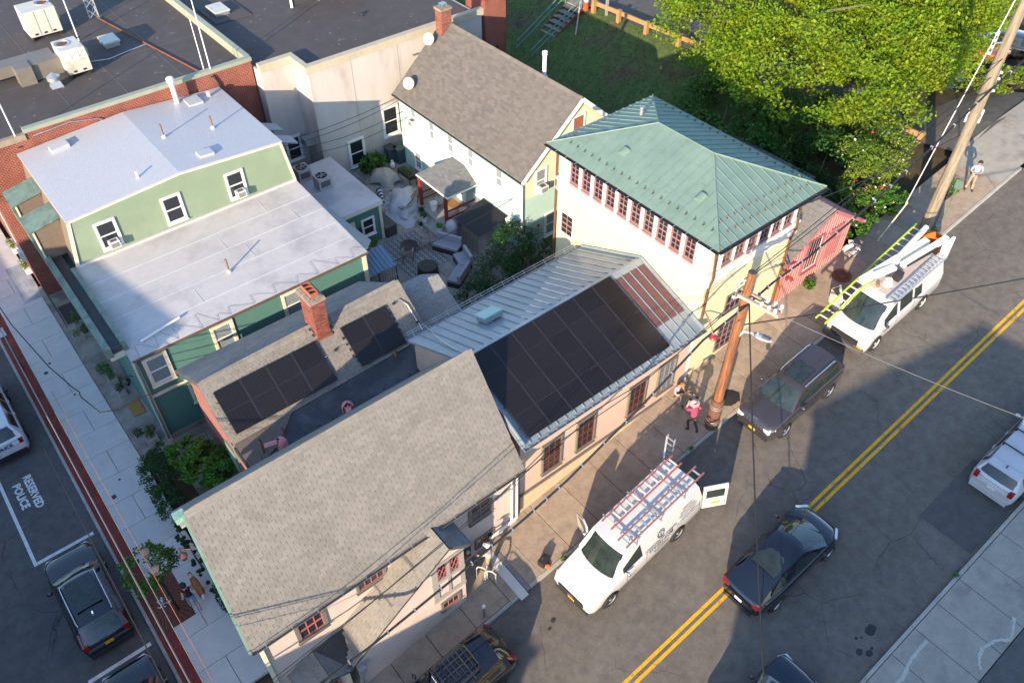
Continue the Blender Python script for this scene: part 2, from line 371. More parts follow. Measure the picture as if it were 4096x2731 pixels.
_me = mesh_of('slab', bevel_slab(1.55, 2.72, .2, GR), M_conc_a)
x = -.02
k = 0
while x < 41.5:
    if not 9.4 < x < 10.0:
        inst('slab', _me, (x + (0 if x < 9.5 else 0), 11.5, gz(max(x,0))+SW), north)
    x += 1.55
_me2 = mesh_of('kerb_stone', bevel_slab(3.1, .15, .3, GR, .006, .012), M_kerb)
for i in range(14): inst('kerb_stone', _me2, (-.02 + 3.1*i, 11.35, gz(max(0,-.02+3.1*i))+SW+.004), north)
_me2b = mesh_of('kerb_stone', bevel_slab(3.1, .15, .3, GR*.6, .006, .012), M_kerb)
for i in range(4): inst('kerb_stone', _me2b, (50.7 + 3.1*i, 11.35, gz(50.7)+SW+i*.28), north)
mb = slope_strip(50.6, 66, 11.5, 15.0, SW); mk('slab', mb, M_conc_a, parent=north)
# concrete drain crossing by the grey house, with its grating
mb = MB()
xs0, xs1 = 9.3, 10.83
mb.add([(xs0,11.45,gz(xs0)+SW+.003),(xs1,11.45,gz(xs1)+SW+.003),(xs1,14.2,gz(xs1)+SW+.003),(xs0,14.2,gz(xs0)+SW+.003)], [(0,1,2,3)]); mk('slab', mb, M_conc_a, parent=north)
mb = MB(); mb.add([(9.62,11.2,gz(9.62)+SW+.009),(9.98,11.2,gz(9.98)+SW+.009),(10.02,13.6,gz(10.0)+SW+.009),(9.66,13.6,gz(9.66)+SW+.009)], [(0,1,2,3)]); mk('pale_concrete_strip', mb, M_conc_b, parent=north)
drain = thing('drain_grating', 'long grey metal drain grating set across the tan pavement beside the worker', 'drain', (10.12, 12.3, gz(10.12)+SW))
mb = MB(); mb.add([(10.0,11.3,gz(10.0)+SW+.008),(10.2,11.3,gz(10.2)+SW+.008),(10.24,13.3,gz(10.24)+SW+.008),(10.04,13.3,gz(10.04)+SW+.008)], [(0,1,2,3)]); mk('channel', mb, M_iron, parent=drain)
mb = MB(); mb.box(-.085,.085,-.008,.008,0,.012); _me = mesh_of('bar', mb, mat('galvanised', (.38,.39,.39), .5, .15, 8, metal=.6))
for i in range(62): inst('bar', _me, (10.1+.02*(i/62)*2, 11.34+.0313*i, gz(10.12)+SW+.012), drain, (0, -math.atan(GR), 0))
# side street pavement
west = tag(thing('west_pavement', None, None, (0, 30, 0)), kind='structure')
_mA = mesh_of('slab', bevel_slab(2.16, 1.54, .15, 0, .009, .006), M_conc_b)
_mB = mesh_of('slab', bevel_slab(1.08, 1.54, .15, 0, .009, .006), M_conc_b)
for i in range(-8, 22):
    y = 27.87 + 1.54*i
    if i in (11, 12): pass
    if i % 2: inst('slab', _mA, (-.95, y, 0.0), west)
    else:
        inst('slab', _mB, (-.95, y, 0.0), west); inst('slab', _mB, (.13, y, 0.0), west)
_mk = mesh_of('kerb_stone', bevel_slab(.14, 2.4, .3, 0, .006, .012), M_kerb)
for i in range(-4, 16): inst('kerb_stone', _mk, (-1.65, 20 + 2.4*i, .004), west)
flat('red_paver_strip', -1.51, -.955, 10, 62, -.002, M_strip, parent=west)
flat('forecourt', 1.22, 2.7, 27.75, 43, .03, M_conc_old, kind='structure')
flat('paver_panel', .3, 1.3, 42.1, 45.8, .008, M_tile, parent=west)
flat('side_passage', 2.4, 14, 21, 28.2, -.02, M_conc_old, kind='structure')
# south pavement
south = tag(thing('south_pavement', None, None, (20, 0, gz(20))), kind='structure')
_m1 = mesh_of('slab', bevel_slab(1.31, 2.38, .2, GR), M_conc_s)
for i in range(-8, 22): x = 19.06+1.31*i; inst('slab', _m1, (x, -1.13, gz(max(0,x))+SW), south)
_m2 = mesh_of('kerb_stone', bevel_slab(2.6, .15, .3, GR, .008, .012), M_kerb)
for i in range(-5, 14): x = 19.06+2.6*i; inst('kerb_stone', _m2, (x, 1.25, gz(max(0,x))+SW+.004), south)
# pale mortar repairs on the south pavement
def wig(pts, w, off, m, name, parent):
    mb = MB(); P = [V((p[0],p[1],0)) for p in pts]; Q = []
    for a, b in zip(P[:-1], P[1:]):
        for t in np.linspace(0, 1, 7)[:-1]: Q.append(a.lerp(b, t) + V((rnd.uniform(-.02,.02), rnd.uniform(-.02,.02), 0)))
    Q.append(P[-1]); ring = []
    for i, q in enumerate(Q):
        d = (Q[min(i+1,len(Q)-1)] - Q[max(i-1,0)]).normalized(); nn = V((-d.y, d.x, 0)); ww = w*rnd.uniform(.6,1.3)
        ring.append((q+nn*ww, q-nn*ww))
    for (a, b), (c, d) in zip(ring[:-1], ring[1:]):
        mb.quad(*[(p.x,p.y,gz(p.x)+off) for p in (a,b,d,c)])
    return mk(name, mb, m, parent=parent)
M_mortar = mat('mortar_patch', (.42,.41,.36), .9, .15, 6)
wig([(18.99,.75),(18.1,.72),(17.3,.55),(16.6,.6),(15.8,.4)], .06, SW+.006, M_mortar, 'mortar_repair', south)
wig([(21.77,-.74),(21.3,-.95),(21.0,-1.06)], .05, SW+.006, M_mortar, 'mortar_repair', south)
wig([(21.0,-1.06),(20.6,-.72),(20.1,-.6),(19.7,-.72),(19.4,-.95)], .05, SW+.006, M_mortar, 'mortar_repair', south)
# oil stains on the road
M_oil = mat('oil_stain', (.022,.022,.022), .7, .2, 8)
for x, y, r in [(18.0,2.2,.22),(17.4,2.35,.07),(17.55,2.25,.05),(17.1,2.0,.13),(17.3,1.75,.14),(17.5,1.8,.07),(10.05,9.9,.12),(9.75,9.75,.08)]:
    mb = MB(); n = 14; mb.add([(x+r*rnd.uniform(.8,1.15)*math.cos(6.283*i/n), y+.8*r*rnd.uniform(.8,1.15)*math.sin(6.283*i/n), 0) for i in range(n)], [tuple(range(n))])
    mb.v = [(a,b,gz(a)+RD+.005) for a,b,c in mb.v]; mk('oil_stain', mb, M_oil, kind='structure')
flat('asphalt_patch', 22.9, 26.5, 1.5, 3.6, 0, mat('asphalt_patch', (.075,.073,.070), .92, .2, 3, .4, 120), kind='structure')
_o = bpy.data.objects['asphalt_patch']; _o.data.transform(Matrix.Shear('XY', 4, (0,0)) if False else Matrix(((1,0,0,0),(0,1,0,0),(GR,0,1,0),(0,0,0,1)))); _o.location.z = gz(24.7)+RD+.006
# patio slabs in the yard
patio = tag(thing('patio', None, None, (18, 31, 1.9)), kind='structure')
_mp = mesh_of('slab', bevel_slab(1.5, 1.5, .15, 0, .008, .008), M_patio)
for i in range(7):
    for j in range(13): inst('slab', _mp, (13.6+1.5*i, 20.9+1.5*j, 1.9), patio)
# ================================================================ BUILDING KIT
M_glass = mat('window_glass', (.018,.022,.026), .06, 0, spec=.6)
M_glass_curtain = mat('curtained_glass', (.20,.24,.26), .12, .35, 6, spec=.6, stretch=(6,6,.6))
M_white = mat('white_trim', (.72,.72,.69), .55, .06, 3)
M_cream_trim = mat('cream_trim', (.62,.58,.43), .6, .08, 3)
M_brown = mat('taupe_trim', (.15,.13,.11), .6, .12, 5)
M_red_sash = mat('brick_red_sash', (.12,.03,.022), .55, .12, 5)
M_pink_sash = mat('rose_sash', (.36,.11,.12), .55, .1, 5)
M_mauve = mat('mauve_trim', (.25,.13,.13), .6, .1, 5)
M_zinc = mat('grey_gutter_metal', (.20,.23,.25), .45, .12, 4, metal=.3)
M_black_metal = mat('black_metal', (.02,.02,.021), .5, .1, 6)
M_copper = mat('brown_copper', (.16,.085,.05), .5, .25, 6, metal=.4)
M_tin = mat('tin', (.5,.51,.52), .4, .15, 6, metal=.7)
class Wall:
    """a flat wall: O a point at z=0 in its plane, u along it, n outwards; P(u,z,d) gives world points"""
    def __init__(s, O, u, n): s.O = V((O[0],O[1],0)); s.u = V((u[0],u[1],0)).normalized(); s.n = V((n[0],n[1],0)).normalized()
    def P(s, a, z, d=0): return s.O + s.u*a + V((0,0,z)) + s.n*d
    def box(s, mb, a0, a1, z0, z1, d0, d1, mi=0):
        return mb.obox(s.P((a0+a1)/2, (z0+z1)/2, (d0+d1)/2), s.u*((a1-a0)/2), V((0,0,(z1-z0)/2)), s.n*((d1-d0)/2), mi)
def wy(y): return Wall((0, y), (1, 0), (0, -1))          # faces -Y (towards the street), a = world X
def wx(x): return Wall((x, 0), (0, 1), (-1, 0))          # faces -X, a = world Y
def window(par, W, a0, a1, z0, z1, fm, sm=None, style='dh', grid=(3,3), fw=.09, d=.06, gm=None, sill=True, open_=0):
    """frame with casing and sill (part) > sash bars, panes (sub-parts)"""
    gm = gm or M_glass; sm = sm or fm
    mb = MB()
    W.box(mb, a0-fw, a0, z0-fw, z1+fw, -.02, d); W.box(mb, a1, a1+fw, z0-fw, z1+fw, -.02, d)
    W.box(mb, a0, a1, z1, z1+fw, -.02, d); W.box(mb, a0, a1, z0-fw, z0, -.02, d)
    if sill: W.box(mb, a0-fw-.03, a1+fw+.03, z0-fw-.035, z0-fw, -.02, d+.05)
    f = mk('window', mb, fm, parent=par)
    zm = (z0+z1)/2
    if style == 'dh':
        for (p0, p1, dd) in ((z0, zm, .012), (zm, z1, .028)):
            mb = MB(); W.box(mb, a0+.04, a1-.04, p0+.03, p1-.03, dd-.02, dd); mk('pane', mb, gm, parent=f)
        mb = MB(); W.box(mb, a0+.001, a1-.001, zm-.03, zm+.03, -.01, d*.75)
        W.box(mb, a0+.001, a0+.04, z0, z1, -.01, d*.7); W.box(mb, a1-.04, a1-.001, z0, z1, -.01, d*.7)
        W.box(mb, a0+.04, a1-.04, z0, z0+.035, -.01, d*.7); W.box(mb, a0+.04, a1-.04, z1-.035, z1, -.01, d*.7)
        mk('sash', mb, sm, parent=f)
    else:
        nx, ny = grid
        for i in range(nx):
            for j in range(ny):
                mb = MB(); W.box(mb, a0+(a1-a0)*i/nx, a0+(a1-a0)*(i+1)/nx, z0+(z1-z0)*j/ny, z0+(z1-z0)*(j+1)/ny, -.01, .015)
                mk('pane', mb, gm, parent=f)
        mb = MB(); t = min(.022, (a1-a0)/nx*.07)
        for i in range(nx+1): a = a0+(a1-a0)*i/nx; W.box(mb, a-t*(1 if 0<i<nx else 1.6), a+t*(1 if 0<i<nx else 1.6), z0, z1, 0, .034)
        for j in range(ny+1):
            z = z0+(z1-z0)*j/ny; tt = t*(1 if 0<j<ny else 1.6)
            if ny % 2 == 0 and j == ny//2: tt = t*1.8
            W.box(mb, a0, a1, z-tt, z+tt, 0, .037)
        mk('sash', mb, sm, parent=f)
    return f
def window_ac(par, W, a0, a1, z0, z1, z_):
    pass
M_ac = mat('air_conditioner_white', (.62,.62,.58), .5, .08, 5)
M_ac_grill = mat('grille_grey', (.09,.09,.09), .6, .2, 30)
def ac_unit(par_label, W, a, z, w=.5, h=.36, d=.36):
    t = thing('window_air_conditioner', par_label, 'air conditioner', W.P(a, z, .2), 'air conditioners in windows')
    mb = MB(); W.box(mb, a-w/2, a+w/2, z, z+h, .03, d); mk('case', mb, M_ac, parent=t)
    mb = MB(); W.box(mb, a-w*.38, a+w*.38, z+h*.15, z+h*.82, d, d+.012); g = mk('grille', mb, M_ac_grill, parent=t)
    mb = MB()
    for i in range(5): W.box(mb, a-w*.38, a+w*.38, z+h*(.2+.13*i), z+h*(.22+.13*i), d+.0125, d+.02)
    mk('louvre', mb, M_ac, parent=t)
    mb = MB(); W.box(mb, a-w*.3, a+w*.3, z+h, z+h+.006, .1, d-.06); mk('top_vent', mb, M_ac_grill, parent=t)
    return t
def boards(par, W, z0, z1, ex, ufun, m, th=.022):
    """lapped boards, each a wedge of its own from z to z+ex; ufun(z) gives the extent along the wall"""
    z = z0
    while z < z1 - .01:
        zt = min(z+ex, z1); (a0, a1), (b0, b1) = ufun(z), ufun(zt)
        if a1 - a0 > .08:
            if b1 - b0 < .02: b0 = b1 = (a0+a1)/2; b1 += .02
            p = [W.P(a0,z,0),W.P(a1,z,0),W.P(a1,z,th),W.P(a0,z,th),W.P(b0,zt,0),W.P(b1,zt,0),W.P(b1,zt,.004),W.P(b0,zt,.004)]
            mk('board', MB().add(p, [(0,3,2,1),(4,5,6,7),(0,1,5,4),(1,2,6,5),(2,3,7,6),(3,0,4,7)]), m, parent=par)
        z += ex
def slab_poly(mb, poly, th, mi=0):
    """thin slab under a planar polygon"""
    n = (V(poly[1])-V(poly[0])).cross(V(poly[2])-V(poly[0])).normalized()
    if n.z < 0: n = -n
    return mb.prism([V(p) for p in poly], -n*th, mi)
CAMP = V((0,0,CAM_H))
def shingles(par, A, B, C, D, m, nobj=0, ex=.127, tab=.305, th=.016, gap=.011, skip=None, name='shingle', jit=.04):
    """courses of tabs on the plane A(eave left) B(eave right) C(ridge right) D(ridge left); nearest nobj are objects, the rest one mesh"""
    A, B, C, D = V(A), V(B), V(C), V(D); u = (B-A).normalized(); n = (B-A).cross(D-A).normalized()
    if n.z < 0: n = -n
    s = n.cross(u).normalized()
    if s.dot(D-A) < 0: s = -s
    H = min((D-A).dot(s), (C-A).dot(s)); HD, HC = (D-A).dot(s), (C-A).dot(s)
    rows = int(max(HD, HC)/ex + .5); full = MB(); rest = MB(); objs = []
    def wedge(mb, a0, a1, s0, s1, org):
        p = [org+u*a0+s*s0, org+u*a1+s*s0, org+u*a1+s*s1, org+u*a0+s*s1]
        q = [p[0]+n*th*1.3, p[1]+n*th*1.3, p[2]+n*th*.35, p[3]+n*th*.35]
        mb.add(p+q, [(4,5,6,7),(0,1,5,4),(1,2,6,5),(3,0,4,7)])
    wedge(full, gap/2, tab-gap/2, -.01, ex+.002, V((0,0,0)))
    me = mesh_of(name, full, m) if nobj else None
    for r in range(rows):
        s0 = r*ex; sm = s0+ex/2
        la = (D-A).dot(u)*min(1,sm/HD); ra = (B-A).length + ((C-B).dot(u))*min(1,sm/HC)
        off = (tab/2 if r % 2 else 0) + rnd.uniform(-jit, jit) - tab
        a = math.floor((la-off)/tab)*tab + off
        while a < ra:
            a0, a1 = max(a+gap/2, la), min(a+tab-gap/2, ra)
            if a1-a0 > .03:
                c = A+u*(a0+a1)/2+s*sm
                if not (skip and skip(c)):
                    if a1-a0 > tab-gap-.002: objs.append((a, s0, c))
                    else: wedge(rest, a0, a1, s0-.01, min(s0+ex+.002, max(HD,HC)), A)
            a += tab
    objs.sort(key=lambda t: (t[2]-CAMP).length)
    for a, s0, c in objs[:nobj]:
        inst(name, me, A+u*a+s*s0, par)
    for a, s0, c in objs[nobj:]: wedge(rest, a+gap/2, a+tab-gap/2, s0-.01, s0+ex+.002, A)
    if rest.f: mk(name+'_field', rest, m, parent=par, kind='stuff')
def seams(par, A, B, C, D, m, pitch, w=.028, h=.04, start=.0, skip=None, name='seam'):
    """raised ribs up the slope, clipped to the quad (or triangle when C==D)"""
    A, B, C, D = V(A), V(B), V(C), V(D); u = (B-A).normalized(); n = (B-A).cross((C+D)/2-A).normalized()
    if n.z < 0: n = -n
    s = n.cross(u).normalized()
    if s.dot((C+D)/2-A) < 0: s = -s
    L = (B-A).length; du, ds = (D-A).dot(u), (D-A).dot(s); cu, cs = (C-A).dot(u), (C-A).dot(s)
    a = start or pitch/2
    while a < L:
        if a < du: top = ds*a/du
        elif a > cu: top = cs*(L-a)/max(1e-6, L-cu)
        else: top = ds + (cs-ds)*((a-du)/max(1e-6, cu-du))
        if top > .15:
            p = A+u*a+n*(h/2); mk(name, MB().obox(p+s*top/2, s*(top/2), u*(w/2), n*(h/2)), m, parent=par)
        a += pitch
def gutter(par, p, q, m, r=.07, brackets=True, bm=None, out=None, step=.75):
    p, q = V(p), V(q); d = (q-p).normalized(); o = V(out) if out else V((0,-1,0)); mb = MB(); n = 7
    ring = [(o*(r*math.cos(t)) + V((0,0,-r*math.sin(t)))) for t in [math.pi*i/(n-1) for i in range(n)]]
    vs = [p+x for x in ring] + [q+x for x in ring] + [p+x*.86 for x in ring] + [q+x*.86 for x in ring]
    fs = [(i,i+1,n+i+1,n+i) for i in range(n-1)] + [(2*n+i,3*n+i,3*n+i+1,2*n+i+1) for i in range(n-1)]
    fs += [(0,n,3*n,2*n),(n-1,2*n+n-1,3*n+n-1,n+n-1), tuple(range(n))[::-1], tuple(range(n,2*n))]
    g = mk('gutter', mb.add(vs, fs), m, parent=par)
    if brackets:
        b = MB(); b.obox((0,0,0), d*.012, o*(r*1.15), V((0,0,.006))); me = mesh_of('bracket', b, bm or m)
        L = (q-p).length
        for i in range(int(L/step)): inst('bracket', me, p+d*(step*(i+.5))+V((0,0,.008)), g)
    return g
def downpipe(par, pts, r, m, name='downpipe'): return mk(name, MB().tube(pts, r, 8), m, parent=par, smooth=50)
def bricks_box(par, x0, x1, y0, y1, z0, z1, m, mortar, bl=.215, bh=.065, jt=.012, faces=('-x','-y'), cap=300):
    """brickwork: a mortar core with every brick of the seen faces a piece of its own"""
    mk('mortar_core', MB().box(x0+.008, x1-.008, y0+.008, y1-.008, z0, z1), mortar, parent=par)
    cnt = 0; meshes = {}
    rows = int((z1-z0)/(bh+jt)); ht = (z1-z0)/rows
    for r in range(rows):
        z = z0 + r*ht
        for fc in faces:
            a0, a1 = (y0, y1) if 'x' in fc else (x0, x1); nb = max(1, round((a1-a0)/(bl+jt))); bw = (a1-a0)/nb
            edges = [a0] + [a0+bw*(i+(.5 if r % 2 else 0)) for i in range(0 if r % 2 else 1, nb)] + [a1]
            for e0, e1 in zip(edges[:-1], edges[1:]):
                L = round(e1-e0-jt, 4); key = (fc, L)
                if key not in meshes:
                    b = MB()
                    if 'x' in fc: b.box(-.006, .05, -L/2, L/2, 0, ht-jt)
                    else: b.box(-L/2, L/2, -.006, .05, 0, ht-jt)
                    meshes[key] = mesh_of('brick', b, m)
                c = (e0+e1)/2
                loc = (x0, c, z+jt/2) if fc == '-x' else (c, y0, z+jt/2)
                inst('brick', meshes[key], loc, par); cnt += 1
    return cnt

# ================================================================ GREY SHINGLE HOUSE (corner of the two streets)
M_shingle = mat('shingle_warm_grey', (.232,.215,.188), .95, .08, 5, .5, 90, rand=.09, island=.09, spec=.15, col2=(.205,.19,.166), c2scale=.8, c2lo=.42, c2hi=.66)
M_shingle_core = mat('shingle_underlay', (.06,.057,.052), .95, .1, 5)
M_pinkstucco = mat('pale_pink_stucco', (.50,.42,.37), .9, .07, 2, .35, 60, spec=.2)
GH = thing('grey_roofed_house', 'long corner house with warm grey shingle roof and pale pink stucco wall', 'house', (6.5, 16, .9))
gA, gB, gC, gD = (0.76,13.5,5.58), (11.6,13.5,5.6), (11.74,16.65,9.19), (1.03,16.65,9.19)
gE, gF = (11.65,19.7,5.75), (.92,19.7,5.75)
_off = V((0,0,-.02))
roof = mk('roof', slab_poly(slab_poly(MB(), [V(gA)+_off,V(gB)+_off,V(gC)+_off,V(gD)+_off], .12), [V(gD)+_off,V(gC)+_off,V(gE)+_off,V(gF)+_off], .12), M_shingle_core, parent=GH)
shingles(roof, gA, gB, gC, gD, M_shingle, nobj=300)
shingles(roof, gE, gF, gD, gC, M_shingle, nobj=0, ex=.2)
capm = MB().prism([(0,-.15,-.15),(0,-.14,-.135),(0,0,.025),(0,.14,-.135),(0,.15,-.15),(0,0,0)], (.31,0,.004)); capme = mesh_of('ridge_cap', capm, M_shingle)
for i in range(36): inst('ridge_cap', capme, V(gD).lerp(V(gC), i/36), roof)
mb = MB(); kx = (9.0-5.5)/2.8
for x in (1.12, 11.4): mb.prism([(x,13.85,-.3),(x,19.4,-.3),(x,19.4,5.8),(x,16.65,8.95),(x,13.85,5.75)], (.15,0,0))
mb.box(1.27, 11.4, 13.85, 14.05, -.3, 5.75); mb.box(1.27, 11.4, 19.2, 19.4, -.3, 5.75)
wall = mk('wall', mb, M_pinkstucco, parent=GH)
gutter(GH, (.76,13.42,5.57), (11.6,13.42,5.58), M_brown, .085, True, M_tin, step=.9)
mb = MB(); mb.beam(V(gA)+V((-.02,0,-.08)), V(gD)+V((-.02,0,-.08)), .03, .13, up=(1,0,0)); mk('verge_board', mb, mat('verdigris_trim', (.14,.23,.18), .7, .2, 6), parent=GH)
W = wy(13.85)
window(GH, W, 2.33, 3.18, 3.78, 4.78, M_brown, M_pink_sash, 'grid', (3,2), .14)
window(GH, W, 4.62, 5.6, 4.35, 4.95, M_brown, M_pink_sash, 'grid', (4,1), .10)
window(GH, W, 9.38, 10.22, 3.82, 4.82, M_brown, M_brown, 'grid', (2,4), .12)
window(GH, W, 9.55, 10.3, 1.98, 2.4, M_brown, M_pink_sash, 'grid', (3,1), .08)
for x in (11.25, 11.5):
    downpipe(GH, [(x,13.46,5.5),(x,13.6,5.3),(x,13.77,5.05),(x,13.77,2.3),(x-.05,13.74,2.15)], .05, M_white)
downpipe(GH, [(11.4,13.74,2.2),(10.1,13.74,2.05)], .06, M_white)
# --- street-side stair porch with its long sloping roof and lattice windows
mb = MB(); mb.prism([(3.55,12.62,-.2),(8.12,12.62,-.2),(8.12,12.62,5.05),(7.5,12.62,5.5),(3.55,12.62,2.6)], (0,1.23,0))
porch = mk('stair_porch', mb, M_pinkstucco, parent=GH)
P0, P1, PR0, PR1 = V((3.3,12.5,2.57)), V((3.3,13.85,2.57)), V((7.5,12.5,5.68)), V((7.5,13.85,5.68)); Q0, Q1 = V((8.45,12.5,4.95)), V((8.45,13.85,4.95))
mb = MB(); slab_poly(mb, [P0,(3.88,13.85,3.0),PR1,PR0], .09); slab_poly(mb, [PR0,PR1,Q1,Q0], .09)
pr = mk('porch_roof', mb, M_shingle_core, parent=GH)
o3 = V((0,0,.015))
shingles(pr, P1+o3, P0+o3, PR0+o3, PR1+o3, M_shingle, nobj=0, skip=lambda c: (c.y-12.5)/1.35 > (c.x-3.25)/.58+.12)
shingles(pr, Q0+o3, Q1+o3, PR1+o3, PR0+o3, mat('shingle_shaded_side', (.15,.165,.175), .95, .12, 5, .5, 90, island=.12), nobj=0)  # right slope's shade is painted in: darker, bluer copy of the warm shingles
W = wy(12.62); M_putty = mat('putty_trim', (.29,.27,.24), .7, .1, 5)
for a0, a1, z0, z1 in ((6.72,8.13,4.88,5.02),(6.72,8.13,3.76,3.95),(6.72,8.13,2.62,2.82)): mk('rail', (lambda m: (W.box(m, a0, a1, z0, z1, -.02, .052), m)[1])(MB()), M_putty, parent=porch)
for a0, a1 in ((6.74,6.98),(7.37,7.5),(7.9,8.11)): mk('stud', (lambda m: (W.box(m, a0, a1, 2.6, 5.0, -.02, .043), m)[1])(MB()), M_putty, parent=porch)
for a0 in (7.0, 7.52):
    f = MB(); W.box(f, a0, a0+.36, 3.97, 4.86, -.01, .01); pn = mk('window', f, M_glass, parent=porch)
    mb = MB()
    for k in range(-6, 7, 2):
        for sg in (1, -1):
            c = a0 + .09*k; p0, p1 = V((c if sg > 0 else c+.36, 3.97)), V((c+.36 if sg > 0 else c, 4.86)); t0, t1 = 0, 1; dx = p1.x-p0.x
            for lim in (a0, a0+.36):
                t = (lim-p0.x)/dx
                if (lim == a0 and dx > 0) or (lim != a0 and dx < 0): t0 = max(t0, t)
                else: t1 = min(t1, t)
            if t1-t0 > .04: q0, q1 = p0+(p1-p0)*t0, p0+(p1-p0)*t1; mb.beam(W.P(q0.x,q0.y,.018+.003*sg), W.P(q1.x,q1.y,.018+.003*sg), .02, .016, up=(0,-1,0))
    for s in ((a0-.02,a0+.02,3.95,4.88),(a0+.34,a0+.38,3.95,4.88)): W.box(mb, *s, 0, .034)
    mk('lattice', mb, M_pink_sash, parent=pn)
window(GH, W, 7.08, 7.75, 1.86, 2.24, M_brown, M_pink_sash, 'grid', (3,1), .1)
# --- little gabled entry at the corner
mb = MB(); mb.prism([(1.65,12.8,-.2),(3.15,12.8,-.2),(3.15,12.8,2.25),(2.48,12.8,2.56),(1.65,12.8,2.2)], (0,1.05,0)); en = mk('corner_entry', mb, M_pinkstucco, parent=GH)
eR0, eR1 = V((2.47,12.55,2.68)), V((2.48,13.85,2.68)); L0, L1, S0, S1 = V((1.45,12.55,2.18)), V((1.45,13.85,2.18)), V((3.3,12.55,2.28)), V((3.3,13.85,2.28))
mb = MB(); slab_poly(mb, [eR0,eR1,S1,S0], .08); slab_poly(mb, [eR1,eR0,L0,L1], .08); er = mk('entry_roof', mb, M_shingle_core, parent=GH)
shingles(er, L1+o3, L0+o3, eR0+o3, eR1+o3, M_shingle, nobj=0); shingles(er, S0+o3, S1+o3, eR1+o3, eR0+o3, mat('shingle_shaded_side', (.15,.165,.175)), nobj=0, skip=lambda c: c.y > 13.85-(c.x-2.5)*1.5)  # entry's right slope also gets the shingle colour with shade painted in
mb = MB(); slab_poly(mb, [(2.5,13.85,2.70),(3.9,13.85,2.74),(3.42,12.7,2.42),(3.3,12.62,2.36)], .05); mk('valley_roof', mb, mat('dark_membrane', (.045,.042,.042), .8, .25, 2), parent=GH)
mb = MB(); mb.box(3.4,3.66,12.3,12.5,1.95,2.4); mb.tube([(3.5,12.45,2.0),(3.42,12.5,1.3),(3.42,12.5,.5)], .05); mk('rainwater_head', mb, M_tin, parent=GH)
for (x0,x1) in ((1.6,1.78),(3.0,3.18)): mk('pilaster', MB().box(x0,x1,12.74,12.8,.3,2.15), M_cream_trim, parent=GH)
mk('pilaster', MB().box(.98,1.12,13.75,13.85,.1,5.4), M_cream_trim, parent=GH)
window(GH, wy(12.8), 2.15, 2.75, 1.1, 2.0, M_brown, M_pink_sash, 'grid', (2,3), .07)

# ================================================================ REAR SHINGLE HOUSE (solar panels and chimney)
RH = thing('rear_shingle_house', 'low shingle-roofed rear house with a brick chimney and dark flat roof', 'house', (8.8, 22, 0))
rdg0, rdg1 = V((3.97,24.1,6.4)), V((13.35,24.1,6.4))
se0, se1 = V((3.97,21.9,4.75)), V((13.35,22.05,4.86))
ne0, ne1 = V((3.8,26.8,5.0)), V((12.75,26.8,5.0))
mb = MB(); slab_poly(mb, [p+_off for p in (se0,se1,rdg1,rdg0)], .12); slab_poly(mb, [p+_off for p in (rdg0,rdg1,ne1,ne0)], .12)
rr = mk('roof', mb, M_shingle_core, parent=RH)
shingles(rr, se0, se1, rdg1, rdg0, M_shingle, nobj=300, tab=.305, ex=.14, skip=lambda c: (4.45 < c.x < 8.75 and 22.35 < c.y < 23.45) or (10.0 < c.x < 12.2 and 22.35 < c.y < 23.45) or (8.95 < c.x < 9.6 and 23.6 < c.y))
shingles(rr, ne1, ne0, rdg0, rdg1, M_shingle, nobj=0, tab=.305, ex=.14)
capm = MB().prism([(0,-.15,-.09),(0,-.14,-.075),(0,0,.03),(0,.14,-.05),(0,.15,-.07),(0,0,0)], (.30,0,.004)); capme = mesh_of('ridge_cap', capm, M_shingle)
for i in range(32):
    a = rdg0.lerp(rdg1, i/32)
    if not 8.6 < a.x < 9.6: inst('ridge_cap', capme, a, rr)
M_oldred = mat('old_red_boarding', (.24,.10,.085), .85, .25, 3, .3, 20, stretch=(1,1,6))
mb = MB(); mb.prism([(4.15,17.6,-.3),(4.15,26.5,-.3),(4.15,26.5,5.0),(4.15,24.1,6.25),(4.15,21.9,4.6),(4.15,17.6,4.35)], (9.0,0,0)); mk('wall', mb, M_oldred, parent=RH)
mb = MB()
for y in (22.6, 21.4): mb.box(4.1,4.15,y,y+.08,.5,4.2)
mb.box(4.06,4.16,22.9,23.7,1.6,3.2); mk('trim', mb, mat('sage_trim', (.16,.22,.17), .7, .1, 4), parent=RH)
M_membrane = mat('dark_roof_membrane', (.035,.037,.042), .55, .3, 1.2, .15, 20, col2=(.055,.055,.06), c2scale=1.2, spec=.5)
mb = MB(); mb.add([(4.05,19.3,4.36),(13.2,19.3,4.36),(13.3,22.05,4.84),(4.05,21.95,4.74)], [(0,1,2,3)]); mb.box(4.0,4.1,17.6,22.0,4.2,4.5)
mk('flat_roof', mb, M_membrane, parent=RH)
mb = MB(); slab_poly(mb, [(4.06,20.4,4.56),(5.4,20.9,4.66),(6.6,21.95,4.80),(4.06,21.95,4.78)], .03); mk('brown_flashing', mb, mat('worn_brown_membrane', (.12,.095,.075), .8, .25, 3, stretch=(6,1,1)), parent=RH)
mb = MB()
for i in range(14):
    x = 4.6+.62*i; mb.tube([(x,20.75,4.62),(x-.05,20.55,4.6),(x+.08,20.4,4.6),(x+.3,20.38,4.58)], .008, 5); mb.box(x-.015,x+.015,20.75,20.82,4.62,4.64)
mk('heating_cable', mb, M_black_metal, parent=RH)
mb = MB(); 
for i in range(9): x=12.0+rnd.uniform(0,.8); y=20.3+rnd.uniform(0,.7); mb.obox((x,y,4.62), (rnd.uniform(.08,.18),.03,0), (-.02,rnd.uniform(.03,.08),0), (0,0,.01))
mk('debris', mb, mat('pale_debris', (.3,.29,.27), .9, .3, 6), parent=RH)
